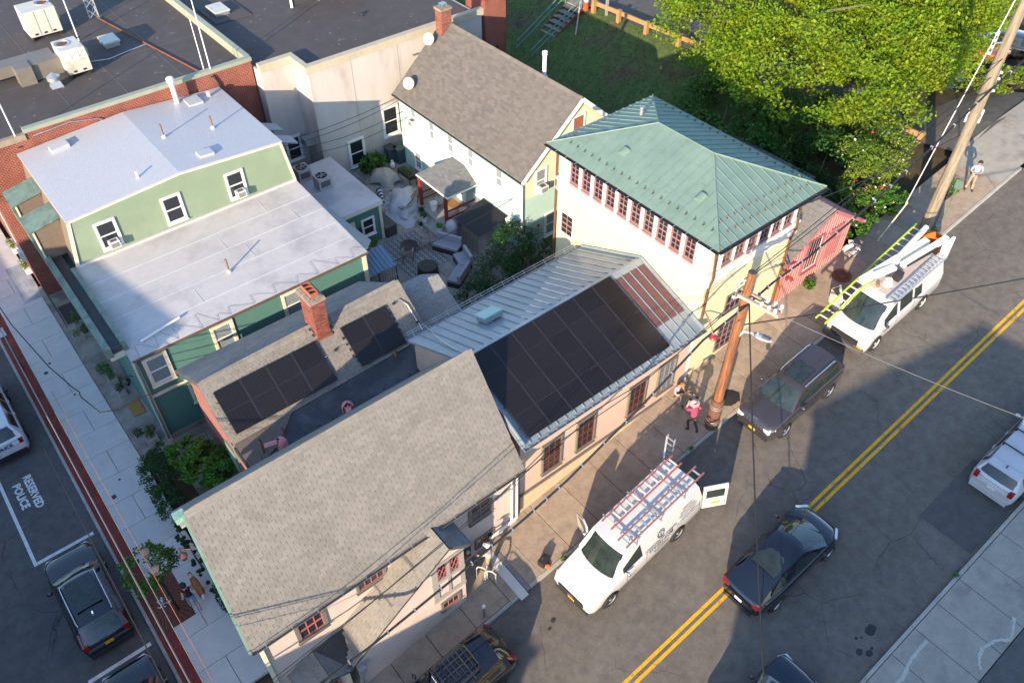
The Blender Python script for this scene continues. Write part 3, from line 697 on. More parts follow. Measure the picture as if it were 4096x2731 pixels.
# chimney
M_brick = mat('brick_red', (.20,.062,.042), .85, .2, 12, .4, 60, rand=.35)
M_mort = mat('mortar', (.50,.45,.40), .95, .15, 10)
ch = mk('chimney', MB().box(8.92,9.62,23.55,24.7,5.4,6.1), mat('rust_flashing', (.20,.085,.045), .7, .3, 5), parent=RH)
bricks_box(ch, 8.97, 9.57, 23.62, 24.62, 6.1, 7.95, M_brick, M_mort)
mb = MB(); mb.box(8.9,9.64,23.55,24.69,7.95,8.05); mb.box(8.93,9.61,23.58,24.66,8.05,8.12); mb.box(9.0,9.54,23.65,24.59,8.12,8.16); mk('cap', mb, mat('weathered_cap', (.24,.19,.15), .95, .4, 8, .6, 30), parent=ch)
for y in (23.86, 24.13, 24.4):
    mb = MB(); w = .125; z0, z1 = 8.14, 8.36
    for (x0,x1,y0,y1) in ((9.27-.17,9.27+.17,y-w,y-w+.03),(9.27-.17,9.27+.17,y+w-.03,y+w),(9.27-.17,9.27-.14,y-w+.03,y+w-.03),(9.27+.14,9.27+.17,y-w+.03,y+w-.03)): mb.box(x0,x1,y0,y1,z0,z1)
    mb.box(9.27-.139,9.27+.139,y-w+.031,y+w-.031,z0,z0+.02,1); mk('flue_pot', mb, [mat('terracotta', (.32,.10,.05), .8, .15, 8), M_black_metal], parent=ch)
# back gable wing
bR0, bR1 = V((13.3,24.5,5.45)), V((15.6,24.5,5.45))
mb = MB(); slab_poly(mb, [(13.2,22.3,4.0),(15.7,22.3,4.0),bR1,bR0], .1); slab_poly(mb, [bR0,bR1,(15.6,26.0,4.4),(13.2,26.0,4.4)], .1)
br = mk('wing_roof', mb, M_shingle_core, parent=RH)
M_shingle_b = mat('shingle_cool_grey', (.24,.25,.25), .95, .1, 5, .5, 90, island=.10)
shingles(br, V((13.2,22.3,4.02)), V((15.7,22.3,4.02)), bR1+o3, bR0+o3, M_shingle_b, nobj=0)
shingles(br, V((15.6,26.0,4.42)), V((13.2,26.0,4.42)), bR0+o3, bR1+o3, M_shingle_b, nobj=0)
mk('wing_wall', MB().prism([(13.2,22.5,1.6),(13.2,25.8,1.6),(13.2,25.8,4.1),(13.2,24.5,4.9),(13.2,22.5,3.8)], (2.3,0,0)), M_oldred, parent=RH)
# vent pipes and cowls on the flat roof
for x, y, h, r in ((4.78,20.95,.9,.06),(5.78,21.15,.65,.04),(11.49,21.85,.7,.07)):
    mb = MB(); mb.lathe((x,y,4.5), [(r*2.6,0),(r*2.2,.04),(r*1.2,.12),(r,.14),(r,h),(r*.8,h),(r*.8,h-.1)], 12); mk('vent_pipe', mb, mat('brown_iron', (.20,.12,.075), .65, .3, 6, metal=.2), parent=RH, smooth=40)
M_pinkm = mat('pink_painted_metal', (.60,.22,.22), .6, .12, 5)
def cowl(label, x, y, z0, h, ang, name='vent_cowl'):
    t = thing(name, label, 'vent', (x,y,z0)); c, s = math.cos(ang), math.sin(ang)
    mb = MB(); mb.lathe((x,y,z0), [(.2,0),(.2,.05),(.155,.06),(.155,h),(.17,h+.02)], 14); mk('stack', mb, M_pinkm, parent=t, smooth=40)
    mb = MB(); prof = [(.17,h),(.235,h+.03),(.245,h+.30),(.2,h+.42),(.1,h+.5),(.02,h+.52)]; n = 16; vs = []
    for r_, z in prof:
        for j in range(n+1):
            a = ang + R(60) + (2*math.pi-R(120))*j/n; vs.append((x+r_*math.cos(a), y+r_*math.sin(a), z0+z))
    mb.add(vs, [(i*(n+1)+j, i*(n+1)+j+1, (i+1)*(n+1)+j+1, (i+1)*(n+1)+j) for i in range(len(prof)-1) for j in range(n)])
    mk('hood', mb, M_pinkm, parent=t, smooth=40)
    mb = MB(); p = V((c,s,0)); q = V((-s,c,0)); mb.obox(V((x,y,z0+h+.24))+p*.14, q*.15, V((0,0,.2)), p*.01); mb.obox(V((x,y,z0+h+.4))+p*.36, p*.24, q*.1, V((0,0,.012))); mb.beam(V((x,y,z0+h+.42)), V((x,y,z0+h+.42))+p*.58, .03, .03)
    mk('vane', mb, M_pinkm, parent=t)
cowl('pink metal rotating vent cowl on the dark flat roof nearest the two pipes', 5.36, 20.4, 4.4, .62, R(165))
cowl('pink metal vent cowl standing alone midway along the dark flat roof', 8.28, 20.4, 4.4, .55, R(-110))
# ================================================================ BEIGE CLAPBOARD BUILDING (large solar roof)
M_peach = mat('peach_clapboard', (.47,.345,.27), .75, .05, 2, spec=.25)
M_base = mat('cream_stucco_base', (.50,.39,.26), .9, .1, 2, .5, 30, spec=.2)
M_seam = mat('grey_blue_metal_roof', (.235,.275,.30), .38, .14, 1.2, spec=.6, metal=.15, col2=(.19,.235,.265), c2scale=.5)
BB = thing('beige_clapboard_building', 'single-storey peach clapboard building with grey-blue standing seam roof', 'building', (16.6, 17.4, 2))
bs0, bs1, bn0, bn1 = V((11.7,13.7,6.46)), V((21.45,13.7,6.46)), V((11.7,21.1,6.22)), V((21.45,21.1,6.22))
bk0, bk1 = V((11.9,17.5,7.8)), V((21.45,17.5,7.8))
mk('wall', MB().prism([(11.9,14.1,-.1),(11.9,20.9,-.1),(11.9,20.9,6.2),(11.9,17.5,7.65),(11.9,14.1,6.4)], (9.55,0,0)), M_peach, parent=BB)
mb = MB(); slab_poly(mb, [bs0,bs1,bk1,bk0], .1); slab_poly(mb, [bk0,bk1,bn1,bn0], .1); broof = mk('roof', mb, M_seam, parent=BB)
seams(broof, bs1, bs0, bk0, bk1, M_seam, .44, start=.12)
seams(broof, bn0, bn1, bk1, bk0, M_seam, .44, start=.55)
mb = MB(); mb.prism([(11.9,17.3,7.745),(11.9,17.32,7.775),(11.9,17.5,7.855),(11.9,17.68,7.79),(11.9,17.7,7.76),(11.9,17.5,7.83)], (9.55,0,0)); mk('ridge_cap', mb, M_seam, parent=broof)
mb = MB(); mb.beam(bk1+V((-.08,0,.06)), bs1+V((-.08,0,.06)), .16, .05, up=(1,0,0)); mb.beam(bk1+V((-.08,0,.06)), bn1+V((-.08,0,.06)), .16, .05, up=(1,0,0)); mk('flashing', mb, M_seam, parent=broof)
mb = MB(); mb.beam(bs0+V((.08,0,.04)), bk0+V((.02,0,.04)), .3, .04, up=(1,0,0)); mk('verge_flashing', mb, M_seam, parent=broof)
boards(BB, wy(14.1), 2.95, 6.38, .1, lambda z: (11.9, 21.3), M_peach, .014)
mk('plinth', MB().box(11.9,21.3,14.03,14.1,.9,2.86), M_base, parent=BB)
mk('water_table', MB().box(11.88,21.32,13.99,14.1,2.86,2.95), M_brown, parent=BB)
mk('corner_board', MB().box(21.3,21.42,14.05,14.1,2.5,6.4), M_white, parent=BB)
gutter(BB, (11.7,13.62,6.44), (21.45,13.62,6.44), M_zinc, .085, True, M_tin, step=.44)
gutter(BB, (11.7,21.18,6.2), (21.45,21.18,6.2), M_zinc, .07, True, M_tin, out=(0,1,0), step=.8)
for i, (a0, a1) in enumerate(((13.03,13.92),(14.83,15.70),(17.70,18.62),(19.45,20.36))):
    if i < 3: window(BB, wy(14.06), a0, a1, 3.46, 5.1, M_brown, M_red_sash, 'grid', (3,4), .07, .07)
    else: window(BB, wy(14.06), a0, a1, 3.56, 5.2, M_brown, mat('grey_sash', (.2,.2,.2), .6, .1, 5), 'grid', (3,4), .07, .07, gm=mat('dusty_glass', (.13,.14,.15), .2, .2, 4))
mb = MB()
for y, z in ((21.28,6.30),(21.38,6.34)): mb.tube([(11.8,y,z),(21.4,y,z)], .012, 6)
for i in range(16): mb.tube([(12.1+.6*i,21.2,6.22),(12.1+.6*i,21.4,6.36)], .01, 5)
mk('snow_rail', mb, M_tin, parent=BB)
# skylight on the north slope
def on_slope(p0, p1, y): return p0.z + (p1.z-p0.z)*(y-p0.y)/(p1.y-p0.y)
sky_t = thing('roof_skylight', 'pale green box skylight on the grey-blue metal roof', 'skylight', (14.6,19.4,7.1))
nrm = V((0,1.58,3.6)).normalized(); sl = V((0,3.6,-1.58)).normalized(); c = V((14.62,19.35,7.06+.1))
mk('curb', MB().obox(c, (.42,0,0), sl*.36, nrm*.1), M_seam, parent=sky_t)
mk('dome', MB().obox(c+nrm*.13, (.45,0,0), sl*.39, nrm*.035), mat('aqua_glass', (.22,.42,.42), .3, .1, 4), parent=sky_t)
# pink roofing panels beside the solar field
sS = (bk0-bs0).normalized(); sS = V((0,sS.y,sS.z)); sN = V((1,0,0)).cross(sS)
def onS(x, y, h=0): return V((x, y, on_slope(bs0, bk0, y))) + sN*h
M_maroon = mat('maroon_film', (.11,.05,.052), .6, .25, 5, .3, 25)
for i in range(4):
    x0 = 19.6+.44*i; mb = MB(); mb.add([onS(x0-.02+.05,14.75,.012),onS(x0+.38,14.75,.012),onS(x0+.38,17.25,.012),onS(x0+.03,17.25,.012)], [(0,1,2,3)]); mk('maroon_panel', mb, M_maroon, parent=broof)
# ---------------------------------------------------------------- solar arrays
M_cell = mat('solar_cell', (.0105,.0082,.0085), .30, .3, 9, spec=.4, rand=.25)
M_pvframe = mat('black_frame', (.016,.016,.018), .45, .1, 4)
M_rail = mat('bright_rail', (.04,.04,.043), .4, .1, 5, metal=.5)
def solar(label, org, U, Sv, N, ncol, nrow, w, h, ncell=(6,10), gap=.025, lift=.10):
    """panels on a slope: org lower-left corner, unit vectors along the eave and up the slope"""
    t = thing('solar_array', label, 'solar panels', org)
    # one laminate mesh (split in cell columns by a fine raised frame) shared by every panel
    me = None
    for i in range(ncol):
        for j in range(nrow):
            c = org + U*(i*(w+gap)+w/2) + Sv*(j*(h+gap)+h/2) + N*lift
            p = mk('panel', MB().obox(c, U*(w/2), Sv*(h/2), N*.018), M_pvframe, parent=t)
            for half in (0, 1):
                mb = MB(); hh = h/2-.025
                nx, ny = ncell; base = c + Sv*((half-.5)*h/2)
                cw, chh = (w-.05)/nx, (hh)/ny
                for a in range(nx):
                    for b in range(ny):
                        q = base + U*(-(w-.05)/2+cw*(a+.5)) + Sv*(-hh/2+chh*(b+.5)) + N*.0185
                        e1, e2 = U*(cw/2-.004), Sv*(chh/2-.004)
                        mb.add([q-e1-e2,q+e1-e2,q+e1+e2,q-e1+e2], [(0,1,2,3)])
                mk('cell_field', mb, M_cell, parent=p, kind='stuff')
    for i in range(ncol+1) if nrow else []:
        if 0 < i < ncol:
            x = org + U*(i*(w+gap)-gap/2) + N*(lift+.012)
            mk('rail', MB().obox(x+Sv*((nrow*(h+gap)-gap)/2), U*.014, Sv*((nrow*(h+gap))/2+.02), N*.01), M_rail, parent=t)
    for k in range(nrow*2):
        y = (nrow*(h+gap))*(k+.5)/(nrow*2)
        mk('mount', MB().obox(org+U*((ncol*(w+gap))/2)+Sv*y+N*.05, U*(ncol*(w+gap)/2+.06), Sv*.02, N*.025), M_rail, parent=t)
    return t
NW = 7; Wd = (19.5-12.1)/NW
solar('seven column black solar panel array covering the metal roof of the peach building', onS(12.1,13.86), V((1,0,0)), sS, sN, 7, 2, Wd-.025, 1.90)
s2 = V((0,2.2,1.65)).normalized(); n2 = V((1,0,0)).cross(s2)
def onR(x, y): return V((x, y, 4.78+(y-21.97)*(6.4-4.78)/(24.1-21.97)))
solar('four panel black solar array on the rear shingle roof left of the chimney', onR(4.3,22.15), V((1,0,0)), s2, n2, 4, 1, 1.105, 1.86)
solar('two panel black solar array on the rear shingle roof right of the chimney', onR(9.98,22.15), V((1,0,0)), s2, n2, 2, 1, 1.105, 1.86)
def conduit(label, pts, r=.022):
    t = mk('conduit', MB().tube(pts, r, 6), M_tin, smooth=60, label=label, cat='conduit')
    return t
conduit('short metal conduit linking the two rear solar arrays', [onR(8.78,23.0)+n2*.08, onR(9.98,23.1)+n2*.08])
conduit('bent metal conduit running from the rear array over to the metal roof', [onR(12.25,23.5)+n2*.08, onR(12.9,23.6)+n2*.08, onR(13.1,23.3)+n2*.1, onR(13.15,22.2)+n2*.1, V((12.7,21.2,6.35)), V((12.3,19.4,7.12)), V((12.2,18.2,7.6))])
mb = MB()
for p in (onR(9.35,23.05), onR(12.6,23.55), onR(13.12,22.6)): mb.obox(p+n2*.1, (.07,0,0), s2*.05, n2*.03)
mk('junction_box', mb, M_black_metal, parent=RH)

# ================================================================ CREAM TWO-STOREY BUILDING (verdigris hip roof)
M_cream = mat('cream_stucco', (.60,.52,.33), .9, .05, 1.2, .25, 40, spec=.2)
M_pinkwhite = mat('pale_rose_stucco', (.66,.58,.53), .9, .05, 1.2, .25, 40, spec=.2)
M_verd = mat('verdigris_copper', (.135,.208,.172), .55, .12, 2.0, spec=.4, col2=(.165,.24,.20), c2scale=.9, c2lo=.35, c2hi=.7, detail=9)
CB = thing('green_roofed_building', 'cream two-storey building with green copper hip roof and a row of small windows', 'building', (24.2, 18.4, 3.4))
cx0, cx1, cy0, cy1, ez = 20.9, 27.5, 13.5, 23.2, 10.9
kA, kB = V((24.15,16.85,12.15)), V((24.15,19.85,12.15))
e00, e10, e11, e01 = V((cx0,cy0,ez)), V((cx1,cy0,ez)), V((cx1,cy1,ez)), V((cx0,cy1,ez))
mk('wall', MB().box(21.45,27.0,14.1,22.9,1.0,9.0), M_cream, parent=CB)
mk('upper_wall', MB().box(21.47,26.98,14.12,22.88,9.0,10.75), M_pinkwhite, parent=CB)
mb = MB(); mb.box(21.36,27.09,14.01,22.99,8.62,9.05); mb.box(21.3,27.15,13.95,23.05,9.05,9.16); mb.box(21.33,27.12,13.98,23.02,8.48,8.62); mk('frieze', mb, M_pinkwhite, parent=CB)
mb = MB()
for poly in ((e01,e00,kA,kB),(e00,e10,kA),(e10,e11,kB,kA),(e11,e01,kB)): slab_poly(mb, poly, .1)
croof = mk('roof', mb, M_verd, parent=CB)
seams(croof, e01, e00, kA, kB, M_verd, .44, .022, .03); seams(croof, e10, e11, kB, kA, M_verd, .44, .022, .03)
seams(croof, e00, e10, kA, kA, M_verd, .44, .022, .03); seams(croof, e11, e01, kB, kB, M_verd, .44, .022, .03)
for p, q in ((e00,kA),(e10,kA),(e11,kB),(e01,kB),(kA,kB)): mk('hip_cap', MB().tube([p+V((0,0,.03)), q+V((0,0,.03))], .035, 6), M_verd, parent=croof, smooth=60)
mk('soffit', MB().box(20.98,27.42,13.58,23.12,10.72,10.78), M_brown, parent=CB)
gutter(CB, (cx0-.06,cy0-.02,ez-.03), (cx0-.06,cy1,ez-.03), M_black_metal, .085, True, M_tin, out=(-1,0,0), step=.62)
gutter(CB, (cx0,cy0-.07,ez-.03), (cx1,cy0-.07,ez-.03), M_black_metal, .085, True, M_black_metal, step=.62)
# cross joints and snow guards
mb = MB(); nl = (V((3.25,0,0))).normalized()
def onW(x, y): return V((x, y, ez + (x-cx0)*(12.15-ez)/(24.15-cx0)))
for i in range(13):
    y = 15.4+.44*rnd.randint(0,16); x = 21.6+rnd.uniform(0,1.9)
    if y+.4 < 22: mb.beam(onW(x,y)+V((0,0,.006)), onW(x,y+.4)+V((0,0,.006)), .02, .008)
mk('cross_joint', mb, M_verd, parent=croof)
sg = MB(); sg.tube([(-.08,0,.0),(0,0,.09)], .012, 4); sg.tube([(.06,.05,0),(0,0,.09),(.06,-.05,0)], .012, 4); sg.box(-.06,.06,-.03,.03,0,.01)
sgm = mesh_of('snow_guard', sg, mat('dull_bronze', (.12,.11,.09), .5, .2, 6, metal=.5))
for i in range(19): inst('snow_guard', sgm, onW(21.45,14.35+.44*i)+V((0,0,.01)), croof)
for row in range(2):
    for i in range(12):
        x = 21.9+.44*i; y = 13.95+.45*row
        if abs(x-24.2) < (26.9-20.9)/2-.45*row:
            inst('snow_guard', sgm, V((x,y,ez+(y-cy0)*(1.25/3.35)+.01)), croof, (0,0,R(90)))
for i in range(18): inst('snow_guard', sgm, V((26.95,14.4+.44*i,ez+.55*1.25/3.35+.01)), croof, (0,0,R(180)))
for i in range(12): inst('snow_guard', sgm, V((21.6+.44*i,22.75,ez+.45*1.25/3.35+.01)), croof, (0,0,R(-90)))
for y in (15.75, 19.95):
    c = onW(22.3,y); a = V((3.25,0,1.25)).normalized(); nn = V((-1.25,0,3.25)).normalized()
    mb = MB(); vs = []; n = 8
    for s_ in (-.16,.2):
        for j in range(n+1): t = math.pi*j/n; vs.append(c + a*s_ + V((0,.2*math.cos(t),0)) + nn*(.13*math.sin(t)))
    mb.add(vs, [(j,j+1,n+2+j,n+1+j) for j in range(n)] + [tuple(range(n+1))[::-1], tuple(range(n+1,2*n+2))]); mk('roof_vent', mb, M_verd, parent=croof, smooth=50)
mk('vent_pipe', MB().lathe((24.9,21.5,ez+1.25*.5), [(.09,-.2),(.09,.42),(.07,.42),(.07,.2)], 10), M_tin, parent=croof, smooth=40)
WL = wx(21.4)
for i in range(10):
    yc = 21.78-.741*i; window(CB, WL, yc-.23, yc+.23, 9.36, 10.34, M_mauve, M_mauve, 'grid', (2,4), .055, .06, sill=True)
for i in range(11):
    yc = 22.15-.741*i; mk('pilaster', (lambda m: (WL.box(m, yc-.085, yc+.085, 9.2, 10.6, 0, .075), m)[1])(MB()), M_white, parent=CB)
WF = wy(14.05)
for i in range(6):
    xc = 22.3+.77*i; window(CB, WF, xc-.25, xc+.25, 9.36, 10.34, M_mauve, M_mauve, 'grid', (2,4), .055, .06)
for i in range(7):
    xc = 21.92+.77*i; mk('pilaster', (lambda m: (WF.box(m, xc-.085, xc+.085, 9.2, 10.6, 0, .075), m)[1])(MB()), M_white, parent=CB)
mk('corner_panel', MB().box(21.36,21.4,14.05,14.75,9.2,10.6), M_white, parent=CB)
window(CB, wx(21.45), 21.8, 22.55, 6.3, 7.4, M_cream_trim, M_mauve, 'grid', (2,4), .1, .05)
window(CB, wy(14.1), 23.15, 24.2, 3.75, 5.2, M_brown, M_mauve, 'grid', (3,4), .06, .05, sill=False)
window(CB, wy(14.1), 23.2, 24.2, 6.05, 6.95, M_brown, M_mauve, 'grid', (3,2), .06, .05)
for x in (21.55, 26.85):
    downpipe(CB, [(x,13.45,10.8),(x,13.8,10.45),(x,14.0,10.2),(x,13.9,8.9),(x,14.02,8.3),(x,14.02,4.0 if x > 25 else 6.7)], .055, M_copper)
mk('downpipe', MB().tube([(27.0,13.95,6.4),(27.0,13.95,4.0)], .07, 8), mat('rust_red_pipe', (.33,.10,.05), .6, .2, 5), parent=CB, smooth=50)
mk('hopper', MB().box(26.85,27.15,13.8,14.05,6.35,6.55), M_rust, parent=CB)
downpipe(CB, [(21.35,22.95,10.8),(21.38,22.97,10.3),(21.38,22.97,3.0)], .06, M_copper)
# floodlights on swan arms: red bell caps
def red_bell(label, p, wallp):
    t = thing('red_cap_lamp', label, 'lamp', p); p, w = V(p), V(wallp)
    mk('arm', MB().tube([w, w.lerp(p,.3)+V((0,0,.12)), p+V((0,0,.16)), p+V((0,0,.1))], .03, 7), mat('rust_red_pipe', (.33,.10,.05)), parent=t, smooth=60)
    mk('shade', MB().lathe(p, [(.03,.13),(.09,.11),(.17,.03),(.19,-.03),(.17,-.03),(.05,.05)], 14), mat('red_enamel', (.30,.02,.02), .3, .05, 3), parent=t, smooth=50)
red_bell('red bell lamp on a rust arm at the corner of the metal roof', (21.35,13.15,6.45), (21.75,14.05,6.95))
red_bell('red bell lamp on a rust arm by the tall cream wall', (26.4,13.3,6.75), (26.85,14.05,7.1))

# ================================================================ PINK CORRUGATED HOUSE
M_pinkwall = mat('rose_boarding', (.36,.13,.13), .7, .08, 3)
M_batten = mat('light_rose_batten', (.48,.24,.24), .7, .08, 3)
PH = thing('pink_boarded_house', 'small pink board and batten house with grey shingle roof', 'house', (29.8, 17, 4.3))
pk = V((30.2,14.1,8.2))
mk('wall', MB().prism([(27.1,14.15,3.0),(32.4,14.15,3.0),(32.4,14.15,6.75),(30.2,14.15,8.1),(27.1,14.15,6.55)], (0,7.0,0)), M_pinkwall, parent=PH)
W = wy(14.15); x = 27.2
while x < 32.35:
    top = 6.55+(x-27.1)*.5 if x < 30.2 else 8.1-(x-30.2)*.614
    mk('batten', (lambda m: (W.box(m, x-.02, x+.02, 3.4, top-.02, 0, .03), m)[1])(MB()), M_batten, parent=PH); x += .21
mb = MB(); slab_poly(mb, [(27.0,14.0,6.58),(30.2,14.0,8.22),(30.2,21,8.22),(27.0,21,6.58)], .1); proof = mk('roof', mb, M_shingle_core, parent=PH)
M_shingle_c = mat('shingle_brown_grey', (.19,.18,.165), .95, .12, 4, .5, 90, island=.12)
shingles(proof, (27.0,21,6.6), (27.0,14.0,6.6), (30.2,14.0,8.24), (30.2,21,8.24), M_shingle_c, nobj=0, ex=.15)
mb = MB(); slab_poly(mb, [(30.2,14.0,8.22),(33.2,14.0,6.3),(33.2,21,6.3),(30.2,21,8.22)], .1); mk('roof', mb, M_pinkwall, parent=PH)
ss = V((-3.0,0,1.92)).normalized()
for i in range(33): mk('batten', MB().obox(V((31.7,14.1+.21*i,7.27)), ss*1.78, (0,.02,0), V((.54,0,.84))*.03), M_batten, parent=proof)
mb = MB(); mb.beam((30.15,13.97,8.18),(33.2,13.97,6.24),.05,.16,up=(0,0,1)); mb.beam((27.0,13.97,6.52),(30.2,13.97,8.18),.05,.1); mk('verge_board', mb, M_pinkwall, parent=PH)
window(PH, W, 28.95, 29.95, 5.2, 6.9, mat('plum_trim', (.25,.10,.10), .7, .1, 4), M_white, 'dh', fw=.1)
mb = MB(); W.box(mb, 30.5, 31.6, 5.15, 6.9, .035, .08); sh = mk('shutter', mb, M_pinkwall, parent=PH)
for i in range(6): mk('board', (lambda m: (W.box(m, 30.55+.18*i, 30.69+.18*i, 5.2, 6.85, .08, .095), m)[1])(MB()), mat('dusty_rose_board', (.38,.14,.14), .7, .1, 3), parent=sh)
mk('gutter', MB().tube([(33.3,13.9,6.2),(33.3,21,6.2)], .08, 8), M_pinkwall, parent=PH)
BW = thing('back_wing', 'low dark shingled wing showing behind the green roof', 'house', (33.5, 21, 4))
mk('wall', MB().box(31.0,34.8,18.4,24.0,2.5,5.7), M_pinkwall, parent=BW)
mb = MB(); slab_poly(mb, [(30.9,18.0,7.0),(35.2,18.0,5.75),(35.2,24.3,5.75),(30.9,24.3,7.0)], .12); q = mk('roof', mb, M_shingle_core, parent=BW)
shingles(q, (35.2,18.0,5.77), (35.2,24.3,5.77), (30.9,24.3,7.02), (30.9,18.0,7.02), mat('shingle_dark_grey', (.12,.12,.125), .95, .12, 4, island=.12), nobj=0, ex=.18)
# ================================================================ MINT HOUSE (number 110)
M_mint = mat('mint_clapboard', (.34,.48,.44), .7, .05, 2, spec=.25)
M_creamb = mat('cream_clapboard', (.52,.52,.37), .7, .05, 2, spec=.25)
M_shingle_m = mat('shingle_taupe', (.145,.132,.118), .95, .12, 2, .5, 90, island=.13, rand=.1, spec=.15)
MH = thing('mint_clapboard_house', 'mint clapboard gable house with brown-grey roof marked 110', 'house', (26.3, 32.5, 1.9))
mex, mez, mrx, mrz, my0, my1 = 22.4, 6.42, 26.3, 9.75, 26.6, 38.4
mk('wall', MB().prism([(22.6,26.85,.8),(30.0,26.85,.8),(30.0,26.85,6.4),(26.3,26.85,9.55),(22.6,26.85,6.4)], (0,11.3,0)), M_mint, parent=MH)
mb = MB(); slab_poly(mb, [(mex,my1,mez),(mex,my0,mez),(mrx,my0,mrz),(mrx,my1,mrz)], .12); slab_poly(mb, [(30.2,my0,mez),(30.2,my1,mez),(mrx,my1,mrz),(mrx,my0,mrz)], .12)
mroof = mk('roof', mb, M_shingle_core, parent=MH)
shingles(mroof, (mex,my1,mez+.02), (mex,my0,mez+.02), (mrx,my0,mrz+.02), (mrx,my1,mrz+.02), M_shingle_m, nobj=300, ex=.135, tab=.3, gap=.006)
shingles(mroof, (30.2,my0,mez+.02), (30.2,my1,mez+.02), (mrx,my1,mrz+.02), (mrx,my0,mrz+.02), M_shingle_m, nobj=0, ex=.2)
capm = MB().prism([(-.15,0,-.1),(-.15,0,-.085),(0,0,.05),(.15,0,-.085),(.15,0,-.1),(0,0,.03)], (0,.30,.006)); capme = mesh_of('ridge_cap', capm, M_shingle_m)
for i in range(40): inst('ridge_cap', capme, (mrx, my0+.293*i, mrz), mroof)
boards(MH, wx(22.6), 1.9, 6.32, .115, lambda z: (26.86, 38.1), M_mint)
sl_ = (9.55-6.4)/3.7
boards(MH, wy(26.85), 1.9, 5.05, .115, lambda z: (22.6, 30.0), M_mint)
boards(MH, wy(26.85), 5.05, 9.5, .115, lambda z: (22.6, 30.0) if z < 6.4 else (22.6+(z-6.4)/sl_, 30.0-(z-6.4)/sl_), M_creamb)
mb = MB(); mb.beam((mex,my0-.02,mez-.1),(mrx,my0-.02,mrz-.1),.04,.22); mb.beam((mrx,my0-.025,mrz-.1),(30.2,my0-.025,mez-.1),.04,.22); mb.box(22.5,22.58,26.76,26.84,1.6,6.3); mb.box(22.58,22.7,26.78,26.84,1.6,6.3); mk('rake_board', mb, M_white, parent=MH)
mk('gutter', MB().tube([(mex-.05,my0,mez-.06),(mex-.05,my1,mez-.06)], .06, 8), M_black_metal, parent=MH)
downpipe(MH, [(22.42,26.7,6.3),(22.5,26.72,6.0),(22.52,26.72,1.7)], .05, M_white)
W = wx(22.58)
for y0, y1, z0, z1 in ((36.35,36.85,4.95,6.0),(34.55,35.05,4.85,6.0),(32.75,33.25,4.85,6.0),(30.9,31.4,4.85,6.0),(28.4,28.95,4.85,6.0)):
    window(MH, W, y0, y1, z0+.2, z1+.1, M_white, M_white, 'dh', fw=.08, gm=M_glass_curtain)
for y0, y1, z0, z1 in ((36.2,36.8,2.2,3.3),(30.3,30.9,2.05,3.35),(28.1,28.75,2.05,3.35)):
    window(MH, W, y0, y1, z0, z1, M_white, M_white, 'dh', fw=.08, gm=M_glass_curtain)
ac_unit('white air conditioner in the mint house upper window farthest back', wx(22.6), 36.55, 5.15)
Wg = wy(26.83)
window(MH, Wg, 23.55, 24.15, 5.25, 6.5, M_white, M_white, 'dh', fw=.09, gm=M_glass_curtain)
ac_unit('white air conditioner hanging from the cream gable window', wy(26.83), 23.8, 5.3, .5, .36, .42)
window(MH, Wg, 24.3, 25.1, 2.1, 3.45, M_white, M_white, 'dh', fw=.1, gm=M_glass_curtain)
window(MH, Wg, 25.95, 26.65, 7.75, 8.65, M_white, mat('brown_louvre', (.25,.10,.06), .7, .15, 5), 'grid', (1,3), .09, gm=mat('rust_shutter', (.28,.09,.045), .7, .2, 5))
mb = MB()
for i, chh in enumerate('110'): put_text(mb, chh, .26, wx(22.55).P(27.78, 2.85-.24*i, .012), (0,-1,0), (0,0,1), bold=.008)
mk('house_number', mb, M_black_metal, parent=MH)
lamp = thing('red_alarm_bell', 'small round red bell on a pipe on the mint gable wall', 'bell', (23.75,26.8,2.5))
mk('bell', MB().lathe((23.75,26.8,3.0), [(.09,0),(.085,.05),(.03,.07)], 12, (0,-1,0)), mat('red_enamel', (.30,.02,.02)), parent=lamp, smooth=50); mk('pipe', MB().tube([(23.75,26.8,2.95),(23.75,26.8,2.0)], .02), M_tin, parent=lamp)
mch = mk('chimney', MB().box(25.55,26.35,37.55,38.25,8.2,8.9), M_rust, parent=MH)
bricks_box(mch, 25.6, 26.3, 37.6, 38.2, 8.9, 10.6, M_brick, M_mort, bl=.2)
mb = MB(); mb.box(25.55,26.35,37.55,38.25,10.6,10.72); mk('cap', mb, mat('weathered_cap', (.24,.19,.15)), parent=mch)
mb = MB(); mb.box(25.78,26.12,37.75,38.05,10.9,10.93); [mb.tube([(x,y,10.72),(x,y,10.9)], .012, 4) for x in (25.8,26.1) for y in (37.77,38.03)]; mk('rain_cap', mb, mat('blue_steel', (.25,.42,.5), .4, .1, 3, metal=.5), parent=mch)
for y, h, r, m, nm in ((30.05,1.3,.11,M_white,'vent_pipe'),(32.0,.32,.05,M_copper,'vent_pipe'),(32.7,.32,.05,M_copper,'vent_pipe'),(34.0,.38,.06,M_black_metal,'vent_pipe')):
    x = 26.75; z = mrz-(x-mrx)*.854
    mb = MB(); mb.lathe((x,y,z-.1), [(r*1.5,0),(r*1.5,.12),(r,.14),(r,h)] + ([(r*1.3,h),(r*1.3,h+.17),(r*.9,h+.18),(r*.85,h+.12)] if r > .1 else [(r*.7,h),(r*.7,h-.1)]), 14); mk(nm, mb, m, parent=mroof, smooth=40)
